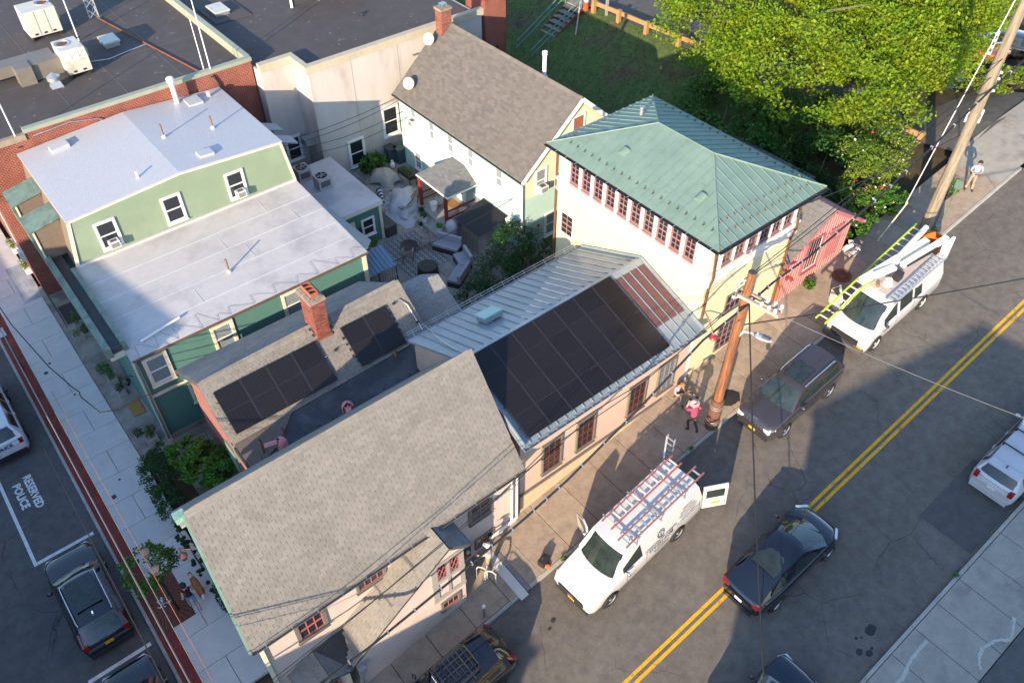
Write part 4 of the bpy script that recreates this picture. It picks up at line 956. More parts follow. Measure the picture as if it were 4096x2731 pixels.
def dish(label, p, aim):
    t = thing('satellite_dish', label, 'satellite dish', p, 'satellite dishes'); p = V(p); a = V(aim).normalized(); c = p+V((0,0,.42))+a*.12
    mb = MB(); prof = [(.0,.0),(.12,.012),(.24,.045),(.33,.095),(.335,.10),(.32,.085),(.2,.02),(0,-.015)]; mb.lathe(c, prof[:4], 20, a); mb.lathe(c-a*.012, [(0,.0),(.12,.012),(.24,.045),(.335,.1)][::-1], 20, a)
    mk('reflector', mb, mat('dish_grey', (.42,.41,.38), .5, .08, 5), parent=t, smooth=60)
    mk('mast', MB().tube([p, p+V((0,0,.3)), c], .025, 6), M_tin, parent=t); mb = MB(); f = c+a*.42+V((0,0,-.22)); mb.tube([c-V((0,0,.3)), f], .014, 5); mb.obox(f, a*.06, V((0,0,.03)), a.cross(V((0,0,1))).normalized()*.035); mk('feed_horn', mb, M_tin, parent=t)
def onM(x, y): return V((x, y, mez+(x-mex)*.854))
dish('round grey satellite dish at the far eave corner of the mint house', onM(22.95,37.3), (-.75,-.55,.45))
dish('round grey satellite dish by the brick chimney on the mint house', onM(25.0,38.0), (-.75,-.45,.45))
# porch
PO = thing('porch', 'small grey hipped porch on red posts at the mint house door', 'porch', (21.5, 32.2, 1.9))
mk('deck', MB().box(20.3,22.55,30.6,33.4,1.85,2.25), mat('porch_concrete', (.30,.285,.26), .9, .2, 3, .3, 30), parent=PO)
mb = MB(); mb.box(19.65,20.3,30.5,32.9,1.85,2.05); mk('step', mb, mat('porch_concrete', (.30,.285,.26)), parent=PO)
M_postred = mat('dark_red_paint', (.20,.025,.022), .55, .12, 4)
pr0 = [V(p) for p in ((20.6,30.75,4.1),(20.6,33.65,4.1),(22.55,33.65,4.1),(22.55,30.75,4.1))]; pt0, pt1 = V((22.55,31.8,4.75)), V((22.55,32.9,4.75))
mb = MB(); slab_poly(mb, [pr0[1],pr0[0],pt0,pt1], .08); slab_poly(mb, [pr0[0],pr0[3],pt0], .08); slab_poly(mb, [pr0[2],pr0[1],pt1], .08); q = mk('roof', mb, M_shingle_core, parent=PO)
M_shg = mat('shingle_mid_grey', (.16,.165,.165), .95, .12, 4, .5, 60, island=.15)
shingles(q, pr0[1]+o3, pr0[0]+o3, pt0+o3, pt1+o3, M_shg, nobj=0, ex=.14)
shingles(q, pr0[0]+o3, pr0[3]+o3, pt0+o3+V((.0,0,0)), pt0+o3-V((.05,0,0)), M_shg, nobj=0, ex=.14)
mb = MB(); mb.box(20.55,20.65,30.7,33.7,3.98,4.06); mb.box(20.65,22.55,30.7,30.8,3.98,4.06); mk('fascia', mb, M_white, parent=PO)
for y in (30.85, 33.3): mk('post', MB().box(20.45,20.61,y-.08,y+.08,2.05,4.0), M_postred, parent=PO)
mb = MB(); mb.beam((20.6,30.85,3.05),(22.5,30.85,3.05),.06,.1); mb.beam((20.6,30.85,2.6),(22.5,30.85,2.6),.06,.08); mk('railing', mb, M_postred, parent=PO)
mb = MB(); mb.beam((20.6,33.3,3.05),(22.5,33.3,3.05),.06,.1); mb.beam((20.6,33.3,2.6),(22.5,33.3,2.6),.06,.08); mk('railing', mb, M_postred, parent=PO)
mb = MB(); wx(22.57).box(mb, 31.75, 32.6, 2.25, 4.2, -.02, .05); d_ = mk('door', mb, M_white, parent=MH)
mk('pane', (lambda m: (wx(22.57).box(m, 32.05, 32.3, 2.7, 3.9, .05, .055), m)[1])(MB()), M_glass, parent=d_)
mk('doormat', MB().box(21.6,22.2,31.75,32.6,2.25,2.27), mat('coir', (.30,.16,.05), .95, .2, 20), label='brown coir doormat on the red-posted porch', cat='doormat')

# ================================================================ TEAL-GREEN HOUSE (white membrane roofs)
M_sage = mat('sage_clapboard', (.20,.26,.18), .75, .05, 1.5, spec=.25, col2=(.23,.29,.205), c2scale=.5)
M_teal = mat('teal_clapboard', (.07,.165,.145), .7, .06, 1.5, spec=.3)
M_wroof = mat('white_membrane', (.47,.445,.425), .45, .08, 3, .35, 25, spec=.5, col2=(.36,.34,.33), c2scale=.45, c2lo=.48, c2hi=.66, detail=9)
M_wroof2 = mat('white_membrane_upper', (.42,.42,.43), .4, .06, 4, .6, 18, spec=.5, detail=9)
M_greencop = mat('green_copper_band', (.145,.215,.17), .6, .22, 4, col2=(.10,.14,.12), c2scale=1.5)
TG = thing('green_clapboard_house', 'sage and teal clapboard house with white stepped flat roofs', 'house', (8.3, 35, 0))
mk('wall', MB().box(2.6,13.9,28.22,41.7,-.2,5.3), M_teal, parent=TG)
boards(TG, wy(28.22), .25, 5.25, .115, lambda z: (2.7, 13.8), M_teal)
mk('stone_base', MB().box(2.6,13.9,28.14,28.22,-.2,.25), M_conc_old, parent=TG)
mb = MB(); mb.add([(2.55,28.0,5.42),(14.0,28.0,5.40),(14.0,34.85,5.92),(2.75,34.85,5.92),(2.55,28.0,5.3),(14.0,28.0,5.28),(14.0,34.85,5.6),(2.75,34.85,5.6)], [(0,1,2,3),(4,7,6,5),(0,4,5,1),(1,5,6,2),(2,6,7,3),(3,7,4,0)])
lroof = mk('lower_roof', mb, M_wroof, parent=TG)
mb = MB()
for i, y in enumerate((29.4,30.7,32.0,33.3)):
    z = 5.41+(y-28)*.0736; mb.beam((2.7,y,z+.006),(13.95,y,z+.006),.03,.006)
for x, y in ((11.6,33.4),(9.6,30.8),(12.6,31.9),(6.4,29.4),(8.8,32.0)):
    z = 5.42+(y-28)*.0736; mb.beam((x,y,z+.006),(x,y+1.0,z+.08),.02,.006)
mk('lap_seam', mb, mat('seam_white', (.62,.62,.63), .5, .05, 4), parent=lroof)
# mansard storey
tf, tb = 34.85, 41.7
mans = [(2.83,34.85,5.85),(14.0,34.85,5.85),(13.6,34.95,8.28),(8.5,34.95,8.63),(3.3,34.95,8.28)]
mb = MB(); mb.add([(2.83,tf,5.4),(14.0,tf,5.4),(13.62,tf+.05,8.26),(8.5,tf+.05,8.6),(3.3,tf+.05,8.26),(2.83,tb,5.4),(14.0,tb,5.4),(13.62,tb,8.26),(8.5,tb,8.6),(3.3,tb,8.26)],
   [(0,1,2,3,4),(9,8,7,6,5),(0,4,9,5),(1,6,7,2)])
mk('upper_wall', mb, mat('weathered_wood_shingle', (.17,.13,.10), .9, .3, 6, .5, 30, stretch=(1,3,6)), parent=TG)
def mw(z):
    a = (3.0+.17*(z-5.85) if True else 0); r_ = 13.95-.15*(z-5.85)
    if z > 8.2: k = (z-8.2)/.42; a = 3.35+k*5.0; r_ = 13.55-k*4.9
    return (a, r_)
boards(TG, Wall((0,34.84),(1,0),(0,-1)), 5.98, 8.55, .118, mw, M_sage)
mb = MB(); mb.beam((2.87,34.78,5.85),(3.3,34.83,8.25),.16,.06,up=(0,-1,0)); mb.beam((3.3,34.8,8.22),(8.5,34.8,8.57),.05,.12); mb.beam((8.5,34.8,8.57),(13.65,34.8,8.22),.05,.12); mb.beam((13.98,34.78,5.85),(13.62,34.83,8.25),.12,.06,up=(0,-1,0)); mk('corner_board', mb, M_cream_trim, parent=TG)
mk('base_flashing', MB().box(2.9,14.0,34.72,34.86,5.85,6.0), mat('pinkish_white_coating', (.60,.54,.52), .7, .12, 5, .5, 12), parent=TG)
mb = MB(); mb.add([(3.2,34.75,8.33),(8.5,34.75,8.68),(8.5,41.8,8.68),(3.2,41.8,8.33),(13.7,34.75,8.33),(13.7,41.8,8.33),(3.2,34.75,8.25),(8.5,34.75,8.6),(13.7,34.75,8.25)], [(0,1,2,3),(1,4,5,2),(6,7,1,0),(7,8,4,1)]); mb.add([(3.2,34.75,8.33),(3.2,41.8,8.33),(3.2,41.8,8.2),(3.2,34.75,8.2)], [(0,1,2,3)])
uroof = mk('upper_roof', mb, M_wroof2, parent=TG)
def uz(x): return 8.33+.35*(1-abs(x-8.5)/5.3)
for i, (x, w_) in enumerate(((4.25,0),(7.35,0),(10.55,0))):
    z0 = 6.55
    window(TG, Wall((0,34.82),(1,0),(0,-1)), x, x+.78, z0-.25, z0+1.05, M_white, M_white, 'dh', fw=.09, d=.07, gm=M_glass)
ac_unit('white air conditioner in the left window of the sage upper wall', wy(34.8), 4.68, 6.32, .46, .36, .35)
ac_unit('white air conditioner in the right window of the sage upper wall', wy(34.8), 10.98, 6.32, .46, .36, .35)
for x0, z0, z1 in ((3.05,3.55,4.95),(6.1,3.6,4.95),(9.55,3.6,4.95)):
    window(TG, wy(28.2), x0, x0+.8, z0, z1, M_cream_trim, M_white, 'dh', fw=.13, d=.07, gm=M_glass_curtain)
window(TG, wy(28.2), 4.35, 5.05, 1.55, 2.55, M_cream_trim, M_white, 'dh', fw=.1, d=.06)
mb = MB(); mb.box(2.55,2.75,28.12,28.22,0,5.2); mb.box(13.75,13.95,28.12,28.22,.2,5.25); mb.box(2.7,13.8,28.15,28.2,2.85,3.0); mk('corner_board', mb, M_cream_trim, parent=TG)
mk('gutter', MB().tube([(2.6,27.97,5.36),(14.02,27.97,5.34)], .06, 8), mat('brown_gutter', (.10,.065,.045), .5, .2, 5), parent=TG)
mb = MB()
zg = lambda x, y: 5.43+(y-28)*.0736
x = 2.9
while x < 13.6:
    w_ = rnd.uniform(.55,1.25); hg = rnd.uniform(.35,1.0); k = rnd.uniform(.1,.3)
    mb.tube([V((x+w_*a_, 28.02+hg*b_+rnd.uniform(-.03,.03), zg(0,28.02+hg*b_)+.012)) for a_, b_ in ((0,0),(k*.4,.5),(k*.6,.95),(k*1.3,1.0),(k+.25,.75),(k+.45,.5),(1,0))], .0055, 4); x += w_
mk('heating_cable', mb, mat('grey_heat_cable', (.10,.10,.10), .7), parent=lroof)
for x, y, h, rf in ((8.17,30.5,.62,0),(9.2,38.2,.6,1),(11.5,37.75,.55,1)):
    z = (zg(x,y) if not rf else uz(x)); mb = MB(); mb.lathe((x,y,z), [(.11,0),(.1,.03),(.06,.12),(.045,.14)], 10); mb.lathe((x,y,z+.13), [(.045,0),(.045,h),(.035,h),(.035,h-.1)], 10, mi=1)
    mk('vent_pipe', mb, [M_white, mat('brown_iron', (.20,.12,.075))], parent=uroof if rf else lroof, smooth=40)
mk('vent_pipe', MB().lathe((6.9,35.7,uz(6.9)), [(.09,0),(.06,.06),(.055,.32),(.03,.33)], 10), M_white, parent=uroof, smooth=40)
mk('vent_pipe', MB().lathe((11.15,41.3,uz(11)-.05), [(.13,0),(.13,1.2),(.2,1.21),(.2,1.38),(.16,1.44),(.02,1.46)], 16), M_white, parent=uroof, smooth=40)
mk('roof_box', MB().obox((4.95,40.75,uz(4.95)+.1), (.42,.03,.03), (-.02,.28,0), (0,0,.11)), M_wroof2, parent=uroof)
mk('roof_hatch', MB().box(11.5,12.25,40.5,41.4,uz(11.9)-.05,uz(11.9)+.1), M_wroof2, parent=uroof)
mk('roof_box', MB().obox((10.15,35.6,uz(10.15)+.05), (.35,0,-.02), (0,.28,0), (0,0,.09)), M_wroof2, parent=uroof)
mk('roof_box', MB().box(12.7,12.85,41.0,41.15,uz(12.7)-.05,uz(12.7)+.3), M_wroof2, parent=uroof)
mb = MB(); mb.tube([(3.3,28.75,5.55),(5.15,29.05,5.62)], .055, 8); mk('white_pipe', mb, M_white, parent=lroof, smooth=50)
# box gutter and cornice on the street side
mk('box_gutter', MB().box(2.12,2.56,28.75,41.9,5.55,5.75), mat('gutter_lining', (.05,.055,.06), .6, .25, 3), parent=TG)
mb = MB(); mb.box(1.86,2.12,28.6,42.0,5.5,6.0); mb.box(2.56,2.76,28.7,34.8,5.5,6.0); mk('cornice', mb, M_greencop, parent=TG)
mk('cornice_bed', MB().box(1.95,2.6,28.75,41.9,5.2,5.5), M_cream_trim, parent=TG)
for y in (37.0, 39.6):
    mb = MB(); slab_poly(mb, [(1.75,y-.75,7.5),(1.75,y+.75,7.5),(3.2,y+.75,7.75),(3.2,y-.75,7.75)], .06); dr = mk('dormer', mb, M_greencop, parent=TG)
    mk('cheek', MB().prism([(1.95,y-.65,5.8),(3.15,y-.65,5.8),(3.15,y-.65,7.66),(1.95,y-.65,7.46)], (0,.06,0)), mat('weathered_wood_shingle', (.17,.13,.10)), parent=dr); mk('corner_board', MB().box(1.9,1.98,y-.7,y-.62,5.8,7.4), M_cream_trim, parent=dr)
    mk('pane', MB().box(1.98,2.02,y-.5,y+.6,5.9,7.4), M_glass, parent=dr)
for y in (36.6, 38.2): 
    mk('dormer', MB().obox((14.6,y,7.2), (.5,0,-.2), (0,.45,0), (.02,0,.03)), mat('blue_metal_hood', (.16,.24,.30), .45, .1, 4), parent=TG)
mb = MB(); mb.tube([(2.72,28.1,5.2),(2.66,28.05,4.9),(2.66,28.08,3.3),(2.62,28.0,2.9),(2.62,28.02,.3)], .05, 8); mk('downpipe', mb, mat('teal_pipe', (.12,.18,.17), .5, .1, 4), parent=TG, smooth=50)
for i, y in enumerate((30.4, 35.2)):
    t = thing('wall_lantern', ('black wall lantern on the green house beside the doormat','black wall lantern high on the green house street front')[i], 'lantern', (2.3,y,2.2))
    mk('bracket', MB().tube([(2.6,y,2.5),(2.35,y,2.65),(2.25,y,2.5)], .02, 6), M_black_metal, parent=t); mk('lamp_head', MB().lathe((2.25,y,2.1), [(.05,0),(.1,.05),(.13,.28),(.19,.3),(.05,.42),(.02,.46)], 8), M_black_metal, parent=t)
mk('doormat', MB().obox((2.15,31.0,.06), (.28,0,0), (0,.5,0), (0,0,.012)), mat('coir', (.30,.16,.05)), label='brown coir doormat at the green house street door', cat='doormat')
# annex
AX = thing('teal_annex', 'small teal clapboard annex with white flat roof in the yard', 'annex', (16.3, 35, 1.9))
mk('wall', MB().box(14.2,17.4,32.5,37.8,1.2,4.2), M_teal, parent=AX)
boards(AX, wy(32.5), 1.95, 4.2, .115, lambda z: (15.0, 17.3), M_teal)
boards(AX, Wall((17.4,0),(0,1),(1,0)), 1.95, 4.2, .23, lambda z: (32.6, 37.7), M_teal)
mk('roof', MB().box(14.2,17.55,32.4,37.9,4.2,4.36), M_wroof, parent=AX)
mb = MB(); mb.box(17.28,17.44,32.44,32.5,1.9,4.2); mb.box(15.0,17.5,32.36,32.4,4.15,4.3); mk('trim', mb, M_cream_trim, parent=AX)
window(AX, wy(32.48), 16.2, 16.85, 2.6, 3.55, M_white, M_white, 'dh', fw=.08)
mb = MB(); wy(32.48).box(mb, 15.3, 15.75, 1.95, 3.75, -.01, .04); mk('door', mb, M_cream_trim, parent=AX)
t = thing('wall_lantern', 'black wall lantern beside the annex window', 'lantern', (16.0,32.3,3.2)); mk('lamp_head', MB().lathe((15.98,32.36,3.0), [(.03,0),(.08,.04),(.09,.22),(.02,.32)], 8), M_black_metal, parent=t)
mk('mailbox', MB().box(16.0,16.25,32.3,32.46,2.15,2.5), M_black_metal, label='black mailbox on the teal annex wall under the lantern', cat='mailbox')
def condenser(label, x, y, z):
    t = thing('condenser_unit', label, 'air conditioner', (x,y,z), 'condensers on the annex roof')
    mk('case', MB().box(x-.38,x+.38,y-.36,y+.36,z,z+.72), mat('condenser_beige', (.36,.32,.31), .55, .08, 4), parent=t)
    mb = MB(); mb.lathe((x,y,z+.72), [(.31,0),(.31,.02),(.28,.02),(.28,.0)], 20); mk('fan_ring', mb, M_black_metal, parent=t)
    mb = MB(); [mb.obox((x,y,z+.735), V((math.cos(a),math.sin(a),0))*.27, V((-math.sin(a),math.cos(a),.3))*.045, (0,0,.004)) for a in (0,R(60),R(120))]; mk('fan_blade', mb, mat('fan_grey', (.16,.16,.16), .5), parent=t)
    mk('grille', MB().box(x-.28,x+.28,y-.37,y-.36,z+.2,z+.55), M_ac_grill, parent=t)
condenser('square beige condenser on the annex roof nearest the stucco wall', 15.3, 36.9, 4.36)
condenser('square beige condenser on the annex roof nearer the street', 15.75, 35.5, 4.36)
mb = MB(); slab_poly(mb, [(14.0,28.2,5.2),(14.0,34.8,5.6),(14.75,34.6,4.6),(15.2,29.8,4.4)], .04); nb = mk('metal_canopy', mb, mat('blue_metal_hood', (.16,.24,.30)), parent=TG)
for i in range(22): mk('rib', MB().beam((14.02,29.0+.26*i,5.27+.26*i*.06),(14.72-.0*i,29.3+.25*i,4.62),.02,.03), mat('blue_metal_hood', (.16,.24,.30)), parent=nb)

# ================================================================ BRICK AND STUCCO BLOCKS BEHIND
M_brickwall = brickmat('brick_wall', S(122,52,40), S(102,40,32), S(165,125,108), .22, .0775, .0085, 'xz')
M_brickwall_y = brickmat('brick_wall_side', S(122,52,40), S(102,40,32), S(165,125,108), .22, .0775, .0085, 'yz')
M_darkroof = mat('bitumen_roof', (.072,.063,.060), .8, .18, 1.2, .2, 40, col2=(.17,.145,.125), c2scale=1.3, c2lo=.64, c2hi=.76, spec=.3, detail=6)
spots(M_darkroof, 1.4, .13, (.20,.175,.15), .35, .8); spots(M_darkroof, 4.5, .1, (.2,.18,.16), .6, .7)
M_palecop = mat('pale_green_coping', (.27,.29,.22), .6, .1, 2)
BK = thing('brick_block', 'red brick block with dark flat roof and pale green coping', 'building', (9, 55, 0))
mb = MB(); mb.box(1.5,15.8,41.95,75,-.3,8.8); mb.box(3.9,15.8,41.95,42.15,8.8,9.14); mk('wall', mb, M_brickwall, parent=BK)
mk('side_wall', MB().box(1.44,1.5,41.96,75,-.3,8.8), M_brickwall_y, parent=BK)
mk('roof', MB().box(1.7,15.6,42.2,74.8,8.8,8.84), M_darkroof, parent=BK)
mb = MB(); mb.box(3.9,15.85,41.86,42.18,9.14,9.34); mb.box(15.6,15.9,42.18,75,8.8,9.34); mk('coping', mb, M_palecop, parent=BK)
mk('coping', MB().box(1.4,3.9,41.88,42.16,8.8,9.1), M_conc_a, parent=BK)
mb = MB()
for x in (6.6, 9.4, 12.4): mb.beam((x,42.2,8.846),(x,74,8.846),.05,.006)
for y in (47.5, 56.0): mb.beam((1.8,y,8.848),(15.5,y,8.848),.05,.006)
mk('lap_seam', mb, mat('seam_dark', (.10,.09,.085), .7, .2, 3), parent=BK)
ST = thing('stucco_block', 'pale stucco block with dark flat roof behind the yard', 'building', (23, 46, 1.9))
M_stucco = mat('dirty_white_stucco', (.47,.43,.40), .92, .08, 1.0, .25, 30, spec=.2, col2=(.36,.31,.28), c2scale=.55, c2lo=.50, c2hi=.72, detail=8, stretch=(1.2,1.2,.35))
mb = MB(); mb.box(15.9,17.85,41.2,74,.5,8.7); mb.box(17.85,29.8,39.4,74,.5,8.7); mk('wall', mb, M_stucco, parent=ST)
mb = MB(); mb.box(16.0,17.9,41.5,74,8.7,8.74); mb.box(17.9,29.6,39.7,74,8.7,8.735); mk('roof', mb, M_darkroof, parent=ST)
mb = MB(); mb.box(15.9,17.7,41.1,41.5,8.7,9.12); mb.box(17.7,18.02,39.3,41.5,8.7,9.12); mb.box(18.02,29.9,39.3,39.68,8.7,9.12); mk('coping', mb, mat('sand_coping', (.42,.37,.27), .7, .12, 2), parent=ST)
mb = MB()
for x in (20.5, 23.6, 26.6): mb.box(x,x+.02,39.385,39.4,1.8,8.7)
mk('control_joint', mb, mat('joint_grey', (.3,.28,.26), .9, .1, 2), parent=ST)
Ws = wy(39.38)
window(ST, Ws, 19.6, 20.5, 2.15, 3.75, M_white, M_white, 'dh', fw=.12, gm=M_glass)
window(ST, Ws, 22.15, 23.1, 3.3, 5.0, M_white, M_white, 'dh', fw=.12, gm=M_glass)
window(ST, wy(41.18), 16.5, 17.3, 2.9, 4.3, M_white, M_white, 'dh', fw=.1, gm=M_glass)
mk('wall_lamp', MB().box(24.6,25.0,39.25,39.4,7.7,7.75), M_brown, parent=ST)
mk('louvre', MB().box(17.25,17.85,40.1,40.8,4.0,4.4), M_tin, parent=ST)
PI = thing('brick_stack', 'tall red brick stack at the end of the stucco block', 'chimney', (31, 40.4, 2))
mk('brickwork', MB().box(29.95,31.55,39.2,41.2,1.5,12.5), M_brickwall, parent=PI)
# rooftop plant
def rooftop_unit(label, x0, x1, y0, y1, z0, z1, fan, m, sloped=False):
    t = thing('rooftop_unit', label, 'rooftop unit', ((x0+x1)/2,(y0+y1)/2,8.84))
    mb = MB()
    if sloped: mb.prism([(x0,y0,z0),(x0,y1,z0),(x0,y1,z1),(x0,y0+.25,z1),(x0,y0-.05,z1-.45)], (x1-x0,0,0))
    else: mb.box(x0,x1,y0,y1,z0,z1)
    mk('case', mb, m, parent=t)
    mb = MB(); [mb.box(x0+.05+(x1-x0-.2)*i,x0+.15+(x1-x0-.2)*i,y0+.1,y1-.1,8.84,z0) for i in (0,1)]; mk('skid', mb, M_black_metal, parent=t)
    mb = MB(); mb.lathe((fan[0],fan[1],z1), [(.42,0),(.42,.03),(.37,.03),(.37,.005)], 22); mk('fan_ring', mb, M_tin, parent=t)
    mb = MB(); mb.lathe((fan[0],fan[1],z1), [(.36,.004),(.05,.008)], 18); mk('fan_well', mb, M_rust, parent=t)
    mb = MB(); n = 3
    for i in range(1, n): x = x0+(x1-x0)*i/n; mb.box(x-.008,x+.008,y0-.012,y0,z0+.05,z1-.05)
    mk('panel_joint', mb, M_ac_grill, parent=t)
    mb = MB(); [mb.box(x0+.25+.5*i,x0+.42+.5*i,y0-.014,y0,z0+.08,z0+.18) for i in range(int((x1-x0)/.5))]; mk('vent_slot', mb, M_black_metal, parent=t)
    mk('side_hood', MB().box(x1,x1+.18,y0+.5,y1-.1,z0+.5,z1-.3), mat('tan_panel', (.42,.36,.28), .6), parent=t)
    return t
M_plant = mat('plant_white', (.50,.49,.43), .5, .1, 2, col2=(.40,.37,.30), c2scale=1.0, c2lo=.55)
rooftop_unit('large white rooftop unit with a round fan at the far left of the brick roof', 7.4, 9.15, 52.4, 53.9, 9.1, 10.5, (8.75,53.35), M_plant)
rooftop_unit('white sloping rooftop unit with a rusty fan on the brick roof', 7.6, 8.8, 46.5, 48.3, 9.1, 10.3, (8.0,47.7), M_plant, True)
DU = thing('roof_duct', 'dark boxy sheet metal duct on the brick block roof', 'duct', (6,48.6,8.84))
M_duct = mat('duct_grey_brown', (.17,.155,.135), .6, .15, 2, metal=.2)
mk('trunk', MB().box(1.8,7.5,48.1,49.1,9.2,9.75), M_duct, parent=DU); mk('drop', MB().box(5.3,6.1,47.3,48.1,8.84,9.8), M_duct, parent=DU); mk('plenum', MB().box(6.1,7.6,47.5,48.1,8.9,9.75), M_duct, parent=DU)
def mushroom(label, x, y):
    t = thing('roof_ventilator', label, 'ventilator', (x,y,8.84)); mk('curb', MB().add([(x-.3,y-.25,8.84),(x+.3,y-.25,8.84),(x+.3,y+.25,8.84),(x-.3,y+.25,8.84),(x-.2,y-.15,9.2),(x+.2,y-.15,9.2),(x+.2,y+.15,9.2),(x-.2,y+.15,9.2)], [(0,1,5,4),(1,2,6,5),(2,3,7,6),(3,0,4,7),(4,5,6,7)]), M_tin, parent=t)
    mk('cap', MB().lathe((x,y,9.2), [(.2,0),(.34,.04),(.34,.22),(.28,.24),(.05,.4),(.01,.41)], 18), M_tin, parent=t, smooth=40)
mushroom('round galvanised ventilator on the brick roof beside the sloping unit', 6.75, 46.3)
def hatch(label, x0, x1, y0, y1, z):
    t = thing('roof_hatch', label, 'roof hatch', ((x0+x1)/2,(y0+y1)/2,z)); mk('curb', MB().box(x0+.05,x1-.05,y0+.05,y1-.05,z,z+.25), M_tin, parent=t); mk('lid', MB().box(x0,x1,y0,y1,z+.25,z+.34), M_plant, parent=t)
hatch('square white roof hatch in the middle of the brick roof', 10.3, 11.2, 48.9, 50.1, 8.84)
hatch('square white roof hatch on the stucco roof beside the brick block', 17.0, 17.95, 49.0, 50.4, 8.74)
mk('hatch_pad', MB().box(16.6,18.9,48.2,50.9,8.74,8.8), M_darkroof, parent=ST)
mk('roof_drain', MB().lathe((24.1,43.9,8.74), [(.22,0),(.2,.03),(.13,.05),(.12,.16),(.02,.2)], 12), M_black_metal, parent=ST)
mk('roof_drain', MB().lathe((16.6,42.4,8.74), [(.18,0),(.16,.03),(.1,.04),(.1,.14),(.02,.17)], 12), M_black_metal, parent=ST)
mk('vent_pipe', MB().lathe((19.2,51.5,8.74), [(.1,0),(.05,.04),(.05,.45)], 10), M_tin, parent=ST)
SCN = thing('plant_screen', 'dark mesh screen on white posts on the stucco roof', 'screen', (22.9,47.8,8.74))
mk('mesh_panel', MB().box(21.3,26.5,47.6,47.65,8.8,10.2), mat('dark_mesh', (.05,.05,.05), .7, .3, 30), parent=SCN)
for x in (21.3, 23.2, 25.1): mk('post', MB().box(x-.06,x+.06,47.5,47.6,8.74,10.4), M_white, parent=SCN)
TW = thing('lattice_mast', 'grey lattice radio mast on the brick block roof', 'mast', (11.2,53.4,8.84))
mb = MB(); ft = [V((11.0,53.5,8.84)), V((11.5,53.25,8.84)), V((11.5,53.75,8.84))]; hh = 6.0
for i in range(3):
    mb.tube([ft[i], ft[i]*1+V((0,0,hh))+(V((11.33,53.5,8.84))-ft[i])*.4], .035, 6)
for lv in range(9):
    z = lv*.65
    for i in range(3):
        a, b = ft[i], ft[(i+1) % 3]; mb.tube([a+V((0,0,z)), b+V((0,0,z+.6))], .016, 4); mb.tube([b+V((0,0,z)), a+V((0,0,z+.6))], .016, 4)
mk('lattice', mb, M_tin, parent=TW)
def mast(label, x, y, z, h, r=.04):
    t = thing('antenna_pole', label, 'antenna', (x,y,z)); mk('pole', MB().tube([(x,y,z),(x,y,z+h)], [r,r*.7], 8), M_white, parent=t, smooth=60); mk('bracket', MB().box(x-.12,x+.12,y-.06,y+.06,z+.2,z+.26), M_black_metal, parent=t)
mast('slim white antenna pole between the two rooftop units', 9.5, 51.0, 8.84, 5)
mast('slim white antenna pole on the coping of the brick block', 13.55, 42.0, 8.7, 4.5)
mast('grey antenna pole beside the pole on the coping', 13.3, 42.3, 8.84, 3.2, .03)
mast('white antenna pole at the left end of the brick parapet', 3.5, 42.0, 8.3, 3.5)
def roofcable(label, pts, r, m): return mk('roof_cable', MB().tube([V(p) for p in pts], r, 6), m, smooth=60, label=label, cat='cable')
roofcable('rusty conduit lying across the brick block roof', [(11.4,53.3,8.9),(11.9,50.6,8.88),(12.4,47.8,8.88),(12.9,45.0,8.88),(13.3,42.6,8.9)], .05, M_rust)
roofcable('thin grey cable along the brick roof towards the hatch', [(8.9,48.0,8.87),(10.0,47.6,8.87),(11.2,47.9,8.87),(12.3,48.1,8.87)], .025, M_tin)
roofcable('black cables hanging down the brick wall by the coping pole', [(13.6,41.9,9.0),(13.75,41.85,8.5),(13.8,41.85,7.6)], .05, M_black_metal)
roofcable('grey cable looping along the brick wall above the white roof', [(4.2,41.85,8.9),(6.0,41.85,9.0),(7.3,41.84,8.75),(7.8,41.84,8.2)], .03, M_tin)

# ================================================================ HOUSES ACROSS THE STREETS (they shade the road)
M_facade = mat('buff_facade', (.4,.34,.27), .85, .1, 2); M_facade2 = mat('brick_facade', (.25,.10,.07), .85, .15, 2)
def far_house(label, x0, x1, y0, y1, z0, z1, m, roofm, wins, side):
    t = thing('street_house', label, 'house', ((x0+x1)/2,(y0+y1)/2,z0), 'houses across the street')
    mk('wall', MB().box(x0,x1,y0,y1,z0-.5,z1), m, parent=t); mk('roof', MB().box(x0-.15,x1+.15,y0-.15,y1+.15,z1,z1+.15), roofm, parent=t)
    W = Wall((x1,0),(0,1),(1,0)) if side == 'x' else Wall((0,y1),(1,0),(0,1))
    a0, a1 = (y0, y1) if side == 'x' else (x0, x1); n = max(2, int((a1-a0)/3.2)); lv = max(1, int((z1-z0)/3))
    for i in range(n):
        for k in range(lv):
            a = a0+(a1-a0)*(i+.5)/n; z = z0+1.0+3.0*k; window(t, W, a-.45, a+.45, z, z+1.4, M_white, M_white, 'dh', fw=.1)
    return t
far_house('buff corner house across the side street, outside the picture', -24, -14, -3.1, 17.9, 0, 8.35, M_facade, M_darkroof, 0, 'x')
far_house('tall brick house across the side street, outside the picture', -25, -14, 18.2, 28.2, 0, 11.35, M_facade2, M_darkroof, 0, 'x')
far_house('low buff house across the side street, outside the picture', -24, -14, 28.4, 70, 0, 4.4, M_facade, M_darkroof, 0, 'x')
far_house('long brick house across the main street, outside the picture', -10.6, 2.0, -22, -10, 1, 14.3, M_facade2, M_darkroof, 0, 'y')
far_house('brick corner house across the main street, outside the picture', -13.2, -10.7, -22, -10, 0, 11.6, M_facade2, M_darkroof, 0, 'y')
far_house('buff house up the main street, outside the picture', 2.2, 12, -22, -10, 1.5, 13.2, M_facade, M_darkroof, 0, 'y')
